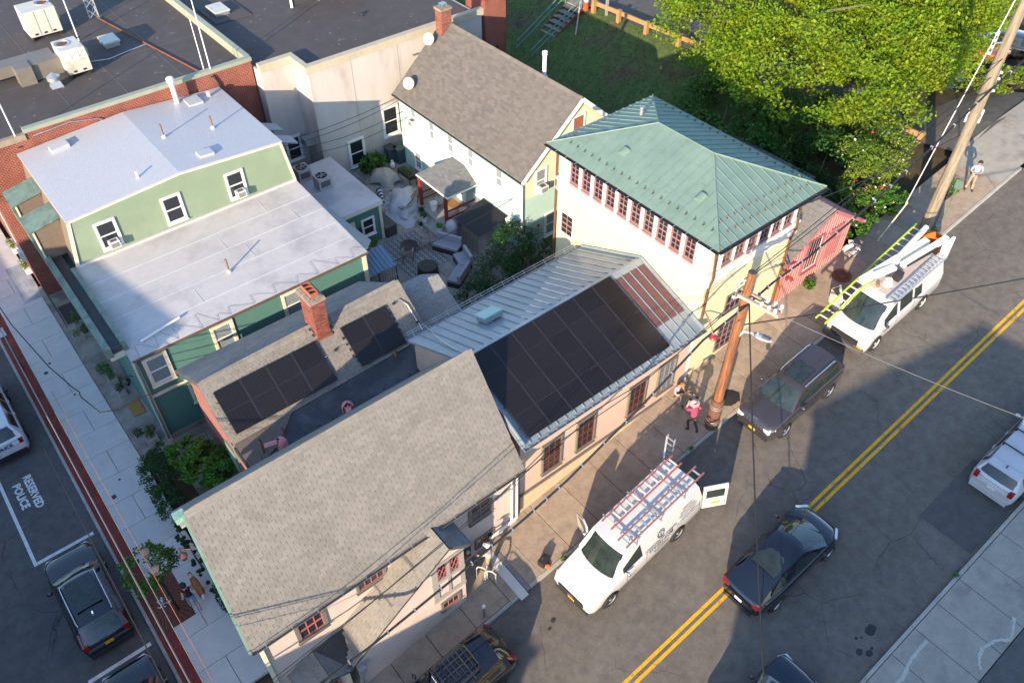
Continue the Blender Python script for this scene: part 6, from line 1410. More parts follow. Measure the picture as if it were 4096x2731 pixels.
# ---------------------------------------------------------------- white utility van with aerial lift
UV = on_street(30.35,10.53); FU = V((-1,0,-GR))
cvb = [(0,.86,.86,.4),(.06,.95,.98,.34),(.2,1.0,1.06,.3),(.6,1.0,1.12,.28),(1.0,1.0,1.18,.28),(1.6,1.005,1.22,.28),(3,1.005,1.22,.28),(5.55,1.005,1.22,.3),(5.66,.98,1.2,.34),(5.69,.95,1.1,.4)]
t, X = vehicle('utility_van', 'white utility van carrying an aerial lift, a bucket and ladders', 'van', UV, FU, 5.69, 2.01, 2.06, 3.43, .93, pwv, cvb,
    dict(wb=.975,wt=.80,belt=1.22,cowl=1.18,ws0=.85,ws1=1.72,rw1=5.55,rw0=5.67,tailz=1.22,wt2=.82,bow=.2,rt=.99,rearglass=False,doors=[1.25,2.3,3.5],handles=[2.15,2.45]), [(1.3,2.2),(2.4,3.3),(3.45,4.0)], UPH, .37, plate=(M_plate_y,None), mcol=M_plastic, rim=mat('white_steel_rim', (.55,.55,.53), .5, .1, 6))
for s_ in (1,-1): mk('indicator', MB().obox((X(.02),s_*.72,.68), (.05,0,0), (0,.2,0), (0,0,.045)), M_amber, parent=t, local=True)
mb = MB(); mb.obox((X(-.03),0,.84), (.03,0,0), (0,.66,0), (0,0,.15)); mk('grille', mb, M_plastic, parent=t, local=True)
mb = MB(); mb.obox((X(-.05),0,.52), (.1,0,0), (0,.98,0), (0,0,.12)); mk('front_bumper', mb, mat('dark_grey_bumper', (.08,.08,.085), .5, .1, 4), parent=t, local=True)
mb = MB(); put_text(mb, 'UTILITY CO', .07, (X(1.55),1.02,.95), (-1,0,0), (0,0,1)) if False else mb.box(X(1.8),X(1.3),1.008,1.012,.88,.89); [mb.box(X(1.75-.03*i),X(1.35),1.008,1.012,.82-.05*i,.83-.05*i) for i in range(3)]; mk('small_lettering', mb, navy, parent=t, local=True)
mb = MB(); d = V((-.5,-1,0)).normalized(); h = V((X(1.2),-1.0,0)); nn = V((-d.y,d.x,0))
mb.prism([h+V((0,0,.35)), h+d*1.0+V((0,0,.35)), h+d*1.0+V((0,0,1.2)), h+d*.5+V((0,0,1.9)), h+d*.1+V((0,0,1.3))], nn*.07); q = mk('open_door', mb, pwv, parent=t, local=True)
mk('pane', MB().prism([h+d*.22+V((0,0,1.25))-nn*.006, h+d*.93+V((0,0,1.25))-nn*.006, h+d*.52+V((0,0,1.8))-nn*.006], nn*.082), M_carglass, parent=q, local=True)
mk('roof_deck', MB().box(X(5.3),X(2.0),-.6,.3,2.12,2.15), mat('plank_grey_pink', (.42,.36,.33), .8, .2, 4, stretch=(1,8,1)), parent=t, local=True)
Mu = frame(UV, FU, UPH)
AL = thing('aerial_lift', 'white folded aerial lift boom on the utility van roof', 'aerial lift', M=Mu)
mk('turntable', MB().lathe((X(2.6),.0,2.12), [(.22,0),(.22,.05),(.12,.06),(.12,.28),(.16,.3)], 14), M_white, parent=AL, smooth=40, local=True)
mk('lower_boom', MB().beam((X(1.75),-.78,2.42),(X(5.5),-.15,2.62),.30,.28), M_white, parent=AL, local=True)
mk('boom_cover', MB().beam((X(2.2),-.5,2.62),(X(3.2),-.2,2.62),.28,.16), M_white, parent=AL, local=True)
mk('upper_boom', MB().beam((X(3.4),.0,2.72),(X(6.0),.42,2.85),.22,.22), M_white, parent=AL, local=True)
mb = MB(); p0, p1 = V((X(3.5),.16,2.72)), V((X(5.2),.5,2.82)); mb.beam(p0, p1, .1, .05); mk('hose_carrier', mb, M_plastic, parent=AL, local=True)
mk('tail_plate', MB().prism([(X(5.7),.62,1.5),(X(6.35),.62,1.5),(X(6.45),.62,2.7),(X(5.6),.62,2.7)], (0,-.12,0)), M_white, parent=AL, local=True)
mk('outer_tube', MB().tube([(X(3.3),-.42,2.55),(X(6.1),-.62,2.75)], .13, 12), M_white, parent=AL, smooth=50, local=True)
mk('control_box', MB().box(X(3.3),X(2.95),-.05,.25,2.15,2.55), M_black_metal, parent=AL, local=True)
BU = thing('lift_bucket', 'orange round lift bucket hanging behind the utility van', 'bucket', M=Mu)
mk('bucket', MB().lathe((X(6.55),-.35,.9), [(.36,0),(.44,.1),(.5,.95),(.52,1.02),(.46,1.02),(.40,.2),(.05,.15)], 20), mat('orange_plastic', (.60,.13,.025), .5, .12, 3), parent=BU, smooth=45, local=True)
mk('arm', MB().beam((X(5.9),.2,2.7),(X(6.5),-.05,1.95),.1,.1), M_white, parent=BU, local=True)
mk('handle', MB().tube([(X(6.3),.15,1.95),(X(6.35),.1,2.1),(X(6.6),.1,2.1),(X(6.7),.12,1.95)], .025, 6), M_black_metal, parent=BU, local=True)
ladder('lime green fibreglass ladder lying along the utility van pavement side', Mu, (X(-1.05),-.72,2.12), (X(6.35),-.95,2.42), .46, 17, M_fg_green, M_alu_w, rh=.10)
ladder('aluminium ladder on the road side of the utility van roof', Mu, (X(1.75),.68,2.18), (X(5.6),.68,2.22), .36, 15, M_alu, M_alu)
be = thing('warning_beacon', 'orange flashing beacon on the utility van roof', 'beacon', M=Mu)
mk('base', MB().lathe((X(2.15),-.2,2.15), [(.1,0),(.1,.03)], 12), M_white, parent=be, local=True); mk('lens', MB().lathe((X(2.15),-.2,2.18), [(.08,0),(.08,.1),(.05,.15),(.01,.16)], 12), mat('orange_lens', (.65,.10,.02), .25), parent=be, smooth=50, local=True)
# ================================================================ PLANTS
M_leaf_maple = leafmat('maple_leaf', (.20,.30,.016), .42, .32); M_leaf_dark = leafmat('dark_leaf', (.022,.070,.014), .25, .4); M_leaf_mid = leafmat('mid_leaf', (.055,.13,.022), .3, .4)
M_leaf_lime = leafmat('lime_leaf', (.15,.22,.025), .35, .4); M_leaf_fresh = leafmat('fresh_leaf', (.075,.19,.025), .35, .35)
M_bark = mat('bark', (.16,.135,.105), .95, .3, 6, .6, 20); M_petal = mat('white_petal', (.7,.68,.66), .7, .05, 3); M_rose = mat('red_petal', (.5,.03,.05), .6, .1, 3)
rng = np.random.default_rng(11)
def leaves(pts, size, up=.35, jit=.35, asp=.55):
    """kite-shaped leaves at points with random lay; returns a builder"""
    n = len(pts); d = rng.normal(size=(n,3)); d[:,2] = d[:,2]*.6 - .25; d /= np.linalg.norm(d,axis=1)[:,None]
    nr = rng.normal(size=(n,3)); nr[:,2] = np.abs(nr[:,2]) + up*2; nr -= (nr*d).sum(1)[:,None]*d; nr /= np.linalg.norm(nr,axis=1)[:,None]
    s = np.cross(nr, d); L = size*(1 + rng.uniform(-jit, jit, (n,1))); w = L*asp
    v = np.stack([pts - d*L*.5, pts + s*w*.5 - d*L*.05 + nr*L*.06, pts + d*L*.5, pts - s*w*.5 - d*L*.05 + nr*L*.06], 1).reshape(-1,3)
    mb = MB(); mb.v = v.tolist(); mb.f = [(4*i,4*i+1,4*i+2,4*i+3) for i in range(n)]; mb.m = [0]*n; return mb
def blob(c, r, n, shell=.55, flat=1.0):
    d = rng.normal(size=(n,3)); d /= np.linalg.norm(d,axis=1)[:,None]; rad = shell + (1-shell)*rng.random((n,1))**.6
    return np.array(c) + d*rad*np.array(r)*np.array([1,1,flat])
def crown_pts(c, r, nclump, nleaf, cr, keep=None, zmin=-.35):
    out = []; c = np.array(c); r = np.array(r)
    for _ in range(nclump):
        while True:
            d = rng.normal(size=3); d /= np.linalg.norm(d)
            if d[2] > zmin and (keep is None or keep(d)): break
        p = c + d*r*rng.uniform(.68, 1.0)
        k = rng.uniform(.6, 1.25)
        out.append(blob(p, (cr*k, cr*k, cr*k*.55), int(nleaf*k), .3))
    return np.concatenate(out)
def limb_tree(par, base, top, crown_c, crown_r, n, r0, name='trunk'):
    base, top = V(base), V(top); mb = MB(); mid = base.lerp(top,.5)+V((rnd.uniform(-.3,.3),rnd.uniform(-.3,.3),0)); mb.tube([base, mid, top], [r0, r0*.8, r0*.62], 10); mk(name, mb, M_bark, parent=par, smooth=60)
    mb = MB(); cc, cr = V(crown_c), crown_r
    for i in range(n):
        a = 2*math.pi*(i+rnd.random())/n; e = rnd.uniform(.1,.9); q = cc + V((cr[0]*math.cos(a)*e, cr[1]*math.sin(a)*e, cr[2]*rnd.uniform(-.1,.75)))
        s = mid.lerp(top, rnd.random()); m = s.lerp(q,.5)+V((rnd.uniform(-.5,.5),rnd.uniform(-.5,.5),rnd.uniform(0,.6)))*min(1,r0*3); mb.tube([s, m, q], [r0*.4, r0*.25, r0*.06], 6)
        for _ in range(3):
            s2 = m.lerp(q, rnd.random()); q2 = s2 + V((rnd.uniform(-1,1)*cr[0]*.25, rnd.uniform(-1,1)*cr[1]*.25, rnd.uniform(-.2,.5)*cr[2]*.5)); mb.tube([s2, q2], [r0*.14, r0*.04], 4)
    mk('limb', mb, M_bark, parent=par, smooth=60, kind='stuff')
def bush(name, label, cat, parts, size, m, base, stems=0, group=None, sh=.5, kind_name='foliage'):
    t = thing(name, label, cat, base, group); P = np.concatenate([crown_pts(c, np.array(r)*.92, max(6, n//70), 70, min(r)*.36, zmin=-.8) if n > 500 else blob(c, r, n, sh) for c, r, n in parts]); P = P[P[:,2] > base[2]-.05]
    mk(kind_name, leaves(P, size), m, parent=t, kind='stuff')
    mb = MB(); b = V(base)
    for c, r, n in parts[:max(2,stems)]: mb.tube([b+V((rnd.uniform(-.1,.1),rnd.uniform(-.1,.1),0)), b.lerp(V(c),.6), V(c)], [.04,.03,.012], 5)
    mk('stem', mb, M_bark, parent=t); return t
# the big maple over the lot
MT = thing('maple_tree', 'huge bright green maple spreading over the parking lot', 'tree', (48,31,5.4))
limb_tree(MT, (49,29.5,5.3), (48.5,29,11), (46,26.5,11), (11,10.5,6.5), 34, .5)
P1 = crown_pts((49,29.5,9.6), (12.6,12.2,7.6), 620, 250, 1.25, keep=lambda d: (d[0]*.65+d[1]*.75) < .65)
P2 = crown_pts((40.5,22,9.2), (6.2,6.0,3.0), 100, 250, 1.15)
P3 = crown_pts((45,20.5,9.4), (6.5,4.2,3.0), 90, 250, 1.15)
P = np.concatenate([P1,P2,P3]); P = P[(P[:,2] > 6.2) & (P[:,1] < .84*P[:,0]+rng.uniform(-1.2,1.2,len(P)))]
mk('crown', leaves(P, .175, up=.8, jit=.5, asp=.62), M_leaf_maple, parent=MT, kind='stuff')
# trees and shrubs between the lot and the buildings
for i, (c, r, n, lb) in enumerate((((37.5,26.0,5.4),(2.6,3.0,2.2),5200,'dark leafy tree behind the green roof, nearest the grass bank'),((39.5,21.5,5.6),(2.4,2.6,2.0),4600,'dark leafy tree below the maple beside the guard rail'),((35.6,22.6,4.8),(2.0,2.6,1.7),3600,'dark leafy shrub close behind the green roofed building'))):
    t = thing('shade_tree', lb, 'tree', (c[0],c[1],ground_h(c[0],c[1])), 'dark trees beyond the green roof')
    mk('crown', leaves(np.concatenate([crown_pts(c, r, 40, n//40, .75)]), .22, up=.4), M_leaf_mid, parent=t, kind='stuff'); mk('trunk', MB().tube([(c[0],c[1],ground_h(c[0],c[1])-.2),(c[0]+.2,c[1],c[2])], [.12,.06], 7), M_bark, parent=t)
bush('flowering_shrub', 'tall sunlit shrub with red and white blossom beside the big grey pole', 'shrub', [((37.2,16.2,7.6),(1.9,1.7,1.5),4200),((35.6,15.6,6.6),(1.4,1.2,1.4),2600),((38.8,17.3,7.0),(1.5,1.5,1.3),2600)], .16, M_leaf_lime, (36.9,16.2,5.0), 3)
bush('flowering_shrub', 'lower green shrub with white blossom hanging over the pavement edge', 'shrub', [((34.6,14.7,5.9),(1.4,.9,1.0),2600),((33.6,14.6,5.4),(.9,.7,.8),1500),((36.1,14.3,5.9),(1.3,.7,.8),1800)], .15, M_leaf_fresh, (34.6,14.8,4.8), 3)
bush('dark_shrub', 'dense dark shrub mass behind the sunlit blossom shrub', 'shrub', [((38.0,19.2,5.6),(2.2,1.8,1.7),3000),((35.0,18.2,5.0),(1.8,1.6,1.5),2600),((33.8,16.4,4.9),(1.3,1.3,1.2),1800)], .18, M_leaf_dark, (36,18.4,4.4), 3)
bl = thing('blossom', 'white and red blossoms dotted over the shrubs by the big pole', 'blossom', (36,15.5,6)); tag(bl, kind='stuff')
for m, n, sz in ((M_petal,60,.12),(M_rose,16,.13)):
    q = np.concatenate([blob((37.0,16.0,7.4),(1.9,1.7,1.5),n//2,.97), blob((34.9,14.6,6.0),(1.5,.9,1.0),n//2,.97)]); mk('petal', leaves(q, sz, up=1.5, asp=.9), m, parent=bl, kind='stuff')
bush('lot_hedge', 'green hedge bank beside the driveway at the right edge', 'hedge', [((50.6,16.8,6.5),(1.5,1.3,.9),2800),((52.6,15.6,6.8),(1.8,1.0,.8),2800),((54.6,15.4,6.9),(1.6,1.0,.8),2200)], .17, M_leaf_lime, (52,16,6.3), 2)
bush('yard_hedge', 'rounded dark hedge along the yard behind the metal roof', 'hedge', [((21.4,26.2,3.3),(1.6,1.2,1.2),4200),((19.6,25.1,2.9),(1.5,1.2,1.1),3600),((17.9,24.3,2.7),(1.5,1.2,1.0),3200),((22.2,24.6,2.6),(1.3,1.6,.9),2400),((16.6,23.2,2.6),(1.0,1.0,.8),1600)], .12, M_leaf_dark, (19.6,25,1.9), 4, sh=.75)
bush('front_shrub', 'dark clipped shrub at the pavement beside the grey house', 'shrub', [((1.35,25.7,1.15),(.75,1.1,1.1),3600),((1.2,24.0,1.0),(.6,.9,1.0),2600),((1.95,26.6,.95),(.8,.5,.9),1500)], .085, M_leaf_dark, (1.4,25.4,0), 3, sh=.7)
bush('front_shrub', 'lighter broad-leaved shrub against the rear house wall', 'shrub', [((3.0,24.6,1.6),(1.0,1.15,1.0),2600),((3.4,23.5,1.4),(.7,.9,.9),1500),((2.7,25.5,1.7),(.8,.6,.8),1100)], .17, M_leaf_fresh, (3.1,24.4,0), 3, sh=.5)
bush('ivy', 'dark ivy strip climbing the side of the grey house', 'ivy', [((.95,22.6,1.1),(.3,.8,1.1),900),((.95,21.3,1.0),(.28,.8,1.0),800),((.98,20.0,.9),(.25,.7,.9),600),((1.0,18.8,.8),(.2,.6,.8),400)], .09, M_leaf_dark, (1.0,21,0), 2)
ST_ = thing('street_tree', 'small street tree growing through the rusty square grate', 'tree', (-.8,20.59,0))
limb_tree(ST_, (-.8,20.6,-.02), (-.72,20.4,2.2), (-.65,20.2,2.9), (.9,.9,.8), 9, .05)
mk('crown', leaves(crown_pts((-.62,20.35,2.85), (.95,1.0,.75), 46, 34, .26, zmin=-.6), .12, up=.5, asp=.75), M_leaf_mid, parent=ST_, kind='stuff')
bush('annex_bush', 'yellow-green bush at the corner of the teal annex', 'shrub', [((16.3,32.0,2.35),(.42,.35,.42),700)], .09, M_leaf_lime, (16.3,32.0,1.9), 1)
bush('big_leaf_plant', 'large-leaved dark plant against the stucco wall', 'plant', [((20.5,38.4,2.5),(.9,.6,.6),260)], .34, M_leaf_mid, (20.5,38.4,1.9), 1)
bush('pavement_weed', 'green weed sprouting from the pavement by the pink house', 'weed', [((29.4,13.75,gz(29.4)+.22),(.3,.3,.24),220)], .14, M_leaf_fresh, (29.4,13.75,gz(29.4)+SW), 1)
bush('pole_weed', 'weeds at the foot of the big grey pole', 'weed', [((35.9,11.8,gz(36)+.3),(.4,.3,.35),260),((39.4,12.9,gz(39)+.4),(.5,.4,.5),400)], .12, M_leaf_fresh, (35.9,11.8,gz(36)), 1)
for x, y, lb in ((11.85,11.4,'tiny weed in the kerb joint near the black bag'),(18.9,11.4,'tiny weed in the kerb joint near the wooden pole'),(21.7,1.4,'small weed at the right kerb joint')):
    bush('kerb_weed', lb, 'weed', [((x,y,gz(x)+.12),(.13,.1,.08),60)], .07, M_leaf_fresh, (x,y,gz(x)+.06), 1, 'weeds in the kerb joints')
gt = mk('grass_blades', leaves(np.stack([rng.uniform(31.5,41.3,9000), rng.uniform(24,52,9000), np.zeros(9000)],1), .16, up=-.1, asp=.25), M_leaf_mid, kind='stuff', label='short mown grass on the shaded bank', cat='grass', keep=True)
_v = np.array([v.co for v in gt.data.vertices]); _z = np.array([ground_h(a,b)+.07 for a,b,c in _v]); gt.data.vertices.foreach_set('co', np.column_stack([_v[:,:2], _z+_v[:,2]]).ravel())
# ================================================================ POLES, CABLES, SIGNS
M_wood_pole = mat('reddish_pole_wood', (.25,.095,.035), .85, .45, 4, .6, 25, stretch=(7,7,.45), col2=(.12,.055,.028), c2scale=1.6, c2lo=.45, c2hi=.62); M_grey_pole = mat('weathered_pole_wood', (.24,.20,.145), .9, .4, 4, .5, 25, stretch=(7,7,.4), col2=(.15,.125,.09), c2scale=1.6, c2lo=.45, c2hi=.62); M_pale_arm = mat('pale_timber', (.36,.29,.23), .8, .15, 5)
M_cable = mat('black_cable', (.012,.012,.013), .6); M_cable_g = mat('grey_cable', (.16,.155,.15), .6); M_porc = mat('porcelain', (.62,.62,.63), .3)
wp = thing('utility_pole', 'reddish wooden utility pole with crossarms beside the seated man', 'utility pole', on_street(20.34,11.61))
px, py = 20.34, 11.62; pb0 = gz(px)
mk('shaft', MB().tube([(px,py,pb0-.1),(px,py,pb0+4),(px,py,11.45)], [.20,.18,.15], 14), M_wood_pole, parent=wp, smooth=60)
mk('top', MB().lathe((px,py,11.44), [(.152,0),(.14,.03)], 14), mat('charred_top', (.05,.045,.04), .9, .3, 8), parent=wp)
sl_ = mk('base_sleeve', MB().lathe((px,py,pb0), [(.27,0),(.27,1.75),(.23,1.78),(.2,1.75)], 14), mat('brown_sleeve', (.13,.06,.035), .8, .3, 5), parent=wp, smooth=40)
for z in (.35,.5,1.3,1.42): mk('strap', MB().lathe((px,py,pb0+z), [(.275,0),(.279,.01),(.279,.03),(.275,.04)], 14), M_tin, parent=sl_, smooth=40)
for k, (z, a, b) in enumerate(((10.35,-.35,1.35),(10.5,-.2,1.45))):
    d = V((.12,-1,0)).normalized(); o = V((px+.19-.38*k,py,z-.12*k))
    mk('crossarm', MB().beam(o+d*a, o+d*b, .11, .13), M_pale_arm, parent=wp)
    for t_ in (.75,1.05,1.3): mk('insulator', MB().lathe(o+d*t_*.98+V((0,0,.07)), [(.04,0),(.07,.03),(.04,.06),(.07,.09),(.04,.12),(.06,.15),(.02,.18)], 10), M_porc, parent=wp, smooth=40)
mb = MB(); o = V((px-.32,py+.25,11.0)); mb.tube([o, o+V((0,0,-.75))], .02, 6); mb.tube([o, V((px,py,11.1))], .025, 6); mb.tube([o+V((0,0,-.75)), V((px,py,10.35))], .025, 6); mk('wire_bracket', mb, M_tin, parent=wp)
for z in (11.0,10.65,10.3): mk('insulator', MB().ell((px-.36,py+.27,z), .07, .07, .06, 10, 6), M_porc, parent=wp, smooth=60)
mk('step_bolt', MB().beam((px-.3,py-.1,9.3),(px+.1,py-.1,9.3),.02,.02), M_iron, parent=wp)
lm = thing('street_light', 'grey cobra head street light on the reddish wooden pole', 'street light', (px,py,8.5)); d = V((.3,-.95,0)).normalized()
mk('arm', MB().tube([V((px,py,8.3))+d*.1, V((px,py,8.7))+d*.25, V((px,py,8.78))+d*.6], .04, 8), M_white, parent=lm, smooth=60)
h = V((px,py,8.77))+d*.95; sd_ = V((-d.y,d.x,0)); mk('head', MB().ell(h, .42, .17, .075, 14, 8, rot=Matrix((d,sd_,V((0,0,1)))).transposed()), mat('lamp_grey', (.30,.32,.34), .4, .05, 5), parent=lm, smooth=60)
for i in range(6): mk('cooling_fin', MB().obox(h+d*(.02+.055*i)+V((0,0,.07)), d*.009, sd_*.12, V((0,0,.02))), M_black_metal, parent=lm)
mk('photocell', MB().lathe(h-d*.18+V((0,0,.06)), [(.045,0),(.045,.07),(.02,.09)], 10), M_tin, parent=lm)
bp = thing('utility_pole', 'tall weathered grey utility pole at the upper right', 'utility pole', on_street(35.4,11.95)); qx, qy = 35.4, 11.95; qb = gz(qx)
mk('shaft', MB().tube([(qx,qy,qb-.1),(qx,qy,12),(qx,qy,20)], [.27,.22,.17], 16), M_grey_pole, parent=bp, smooth=60)
for z, dx, dy in ((15.2,-.45,.25),(13.4,.42,-.1),(16.8,.4,-.1)):
    mk('insulator_rack', MB().beam((qx+dx,qy+dy,z-.5),(qx+dx,qy+dy,z+.5),.04,.06), M_tin, parent=bp); mk('bracket', MB().beam((qx,qy,z),(qx+dx,qy+dy,z),.05,.05), M_tin, parent=bp)
    for k in range(4): mk('insulator', MB().ell((qx+dx*1.18,qy+dy*1.18,z-.42+.27*k), .08, .08, .06, 8, 6), M_porc, parent=bp, smooth=60)
mk('guy_sleeve', MB().tube([(34.0,13.3,gz(34)+.1),(34.55,12.85,gz(34)+2.4)], .035, 6), mat('pale_yellow_guard', (.5,.48,.33), .6), parent=bp)
def sag(p, q, s, n=14): return [V(p).lerp(V(q), i/n) + V((0,0,-s*4*(i/n)*(1-i/n))) for i in range(n+1)]
def cable(label, pts, r=.02, m=None, group='overhead cables'): return mk('overhead_cable', MB().tube(pts, r, 6), m or M_cable, smooth=60, label=label, cat='cable', group=group)
bund = [(42,11.75,15.0),(35.2,11.7,13.3),(30.4,11.6,11.81),(27.24,11.6,10.92),(24.0,11.6,10.25),(21.9,11.6,10.12),(20.2,11.45,10.05),(18.23,11.6,9.45),(15.28,11.6,7.97),(11.93,11.6,6.6),(10.05,11.6,6.1),(7.2,11.6,5.55),(3.72,11.6,5.05),(0,11.6,4.9),(-6,11.6,5.4)]
cable('thick black cable bundle running along the street past the reddish pole', [V(p) for p in bund], .045)
mb = MB()
for a, b in zip(bund[:-1], bund[1:]):
    for t_ in (.2,.5,.8): c = V(a).lerp(V(b),t_); mb.obox(c, (.02,0,0), (0,.055,0), (0,0,.07))
mk('cable_clip', mb, M_tin, parent=bpy.data.objects['overhead_cable'], kind='stuff')
cable('thin black cable above the bundle, nearer the roofs', [V(p) for p in ((20.1,11.8,10.2),(17.18,11.8,9.31),(14.85,11.8,9.04),(13.2,11.8,9.2),(11.73,11.8,9.18),(9.15,11.8,8.07),(8.67,11.8,8.05),(4.5,11.8,7.1),(.55,11.8,6.6),(-5,11.8,6.6))], .016)
cable('thin twin cable just below the upper thin cable', [V(p)+V((0,.12,-.12)) for p in ((20.1,11.8,9.8),(14.85,11.8,8.7),(11.73,11.8,8.7),(8.67,11.8,7.75),(.91,11.8,6.3),(-5,11.8,6.3))], .016)
cable('black cable crossing the road down past the black crossover', sag((20.5,11.5,9.9),(12.1,3.0,5.6),.25)+[V((8,-1.2,4.4))], .028)
cable('black cable from the reddish pole across the road to the right edge', sag((20.5,11.5,8.9),(38,1.0,11.2),.3), .026)
cable('pale twisted wire from the pole sinking across the road to the right', sag((20.7,11.5,9.9),(26.0,3.0,7.3),.15)+[V((29,-1.8,7.0))], .011, M_cable_g)
cable('black cable from the big pole to the reddish pole, upper of the pair', sag((35.3,11.8,14.6),(20.4,11.9,10.9),.35), .018); cable('black cable from the big pole to the reddish pole, lower of the pair', sag((35.3,11.9,13.8),(20.4,12.0,10.6),.4), .018)
cable('black service cable dipping from the big pole over the shrubs', sag((35.3,12.1,11.0),(27.4,14.0,9.9),.2), .02)
cable('white guy wire slanting down from the big pole', [V((35.1,12.2,17)), V((34.5,12.9,gz(34)+2.3))], .022, M_porc)
cable('black cable from the big pole past the blue-shirted man', sag((35.6,11.9,12.2),(48,12.6,11.5),.2), .026)
for i, (dx, z, r, m, lb) in enumerate(((0,7.05,.022,M_cable_g,'thick silvery cable above the red paver strip'),(.28,6.9,.012,M_cable_g,'thin grey cable right of the silvery one over the side street'),(.5,6.6,.009,mat('orange_cable', (.30,.11,.03), .6),'thin orange wire over the side street grate'),(-.62,6.0,.02,M_cable,'black cable over the roof of the bay-parked SUV'))):
    cable(lb, [V((-1.0+dx-(i == 3)*.0, y, z+.0009*(y-24)**2)) for y in np.linspace(9 if i != 2 else 11, 48 if i == 0 else (27 if i != 3 else 26), 16)], r, m)
cable('slack black service cable looping from the side street to the rear house', [V(p) for p in ((-1.0,40,6.6),(-.59,32.34,6.2),(-.16,29.13,6.0),(.22,27.4,5.95),(.32,27.15,5.9),(.28,26.9,5.85),(.59,25.67,5.8),(1.2,25.55,5.65),(2.17,25.74,5.5),(3.84,25.8,5.25))], .022)
for i, (a, b) in enumerate((((14.0,36.5,7.2),(22.5,38.2,6.2)),((14.0,36.4,7.0),(22.5,38.0,6.1)),((14.0,36.2,6.9),(22.5,37.6,5.6)),((14.2,36.0,6.6),(22.5,37.2,5.4)))):
    cable(('topmost','second','third','lowest')[i]+' of the black wires between the white roof and the mint house', sag(a,b,.2+.1*i), .014, None, 'yard wires')
cable('black wire rising across the yard to the mint house corner', sag((15.2,27.9,4.2),(22.5,27.5,4.9),.1), .016, None, 'yard wires')
def sign(label, p, h, face, txt=True):
    t = thing('no_entry_sign', label, 'sign', p, 'no entry signs'); p = V(p); f = V(face).normalized(); s = V((0,0,1)).cross(f)
    mk('post', MB().tube([p, p+V((0,0,h+.4))], .03, 6), mat('green_post', (.10,.16,.12), .6, .1, 5), parent=t); c = p+V((0,0,h))+f*.04
    mk('panel', MB().obox(c, s*.38, V((0,0,.38)), f*.006), M_white, parent=t)
    mk('disc', MB().lathe(c+f*.008, [(.33,0),(.33,.003),(.0,.003)], 24, f), mat('sign_red', (.50,.015,.05), .5), parent=t)
    mb = MB(); mb.obox(c+f*.014, s*.24, V((0,0,.045)), f*.002); put_text(mb, 'DO NOT', .12, c+f*.014+V((0,0,.14)), s, (0,0,1)); put_text(mb, 'ENTER', .12, c+f*.014-V((0,0,.14)), s, (0,0,1)); mk('lettering', mb, M_white, parent=t)
sign('red and white DO NOT ENTER sign beside the grey pole over the driveway', (42.6,14.4,gz(42.6)), 2.1, (-.75,-.65,0))
sign('red and white DO NOT ENTER sign at the right edge by the hedge', (50.2,14.4,gz(50)), 2.1, (-.75,-.65,0))
gp = thing('sign_post', 'green steel sign post on the pavement behind the utility van', 'sign post', (37.4,12.0,gz(37.4))); mk('post', MB().beam((37.4,12.0,gz(37.4)),(37.4,12.0,gz(37.4)+2.3),.05,.04), mat('green_post', (.10,.16,.12)), parent=gp); mk('panel', MB().box(37.39,37.42,11.85,12.15,gz(37.4)+1.9,gz(37.4)+2.35), mat('green_post', (.10,.16,.12)), parent=gp)
mh = thing('manhole_cover', 'round rusty manhole cover on the pavement by the pink house', 'manhole cover', (31.0,13.1,gz(31)+SW))
_M = frame((31.0,13.1,gz(31)+SW+.012), (1,0,GR))
mb = MB(); mb.lathe((0,0,0), [(.46,0),(.45,.012),(.38,.012),(.375,.006),(.0,.006)], 28); mb.v = [tuple(_M @ V(v)) for v in mb.v]; mk('lid', mb, M_rust, parent=mh)
mb = MB()
for k in range(16):
    a = 6.2832*k/16; d = V((math.cos(a),math.sin(a),0)); mb.obox(d*.24+V((0,0,.008)), d*.09, V((-d.y,d.x,0))*.018, (0,0,.005))
mb.v = [tuple(_M @ V(v)) for v in mb.v]; mk('rib', mb, M_iron, parent=mh)
mb = MB(); n = 26; mb.add([(21.97+.48*rnd.uniform(.85,1.1)*math.cos(6.283*i/n), 12.05+.42*rnd.uniform(.85,1.1)*math.sin(6.283*i/n), 0) for i in range(n)]+[(21.97,12.05,.05)], [(i,(i+1)%n,n) for i in range(n)]); mb.v = [(a,b,c+gz(a)+SW+.012) for a,b,c in mb.v]
mk('asphalt_plug', mb, mat('black_asphalt_plug', (.018,.018,.019), .9, .3, 20, .8, 60), kind='structure')
# tree grate on the side street
tg = thing('tree_grate', 'square rusty iron tree grate around the street tree', 'tree grate', (-.8,20.6,0))
mk('plate', MB().box(-1.5,-.02,19.35,21.85,.0,.014), mat('dark_rust', (.10,.032,.018), .8, .3, 6), parent=tg)
for k in range(40):
    a = 6.2832*k/40; d = V((math.cos(a),math.sin(a),0)); c = V((-.78,20.6,.018)); mx = min(.70/max(.01,abs(d.x)), 1.2/max(.01,abs(d.y)))
    mk('rib', MB().beam(c+d*.3, c+d*mx, .02, .012), mat('bright_rust', (.22,.075,.035), .8, .3, 6), parent=tg)
pb_ = thing('pebble_ring', 'ring of white pebbles at the street tree foot', 'pebbles', (-.8,20.6,.015)); tag(pb_, kind='stuff'); mb = MB()
for k in range(90):
    a = rnd.uniform(0,6.283); r_ = rnd.uniform(.05,.28); mb.ell((-.8+r_*math.cos(a),20.6+r_*math.sin(a),.03), .028, .022, .018, 6, 4)
mk('pebble', mb, mat('pebble', (.55,.54,.52), .7, .2, 9, island=.4), parent=pb_, kind='stuff')
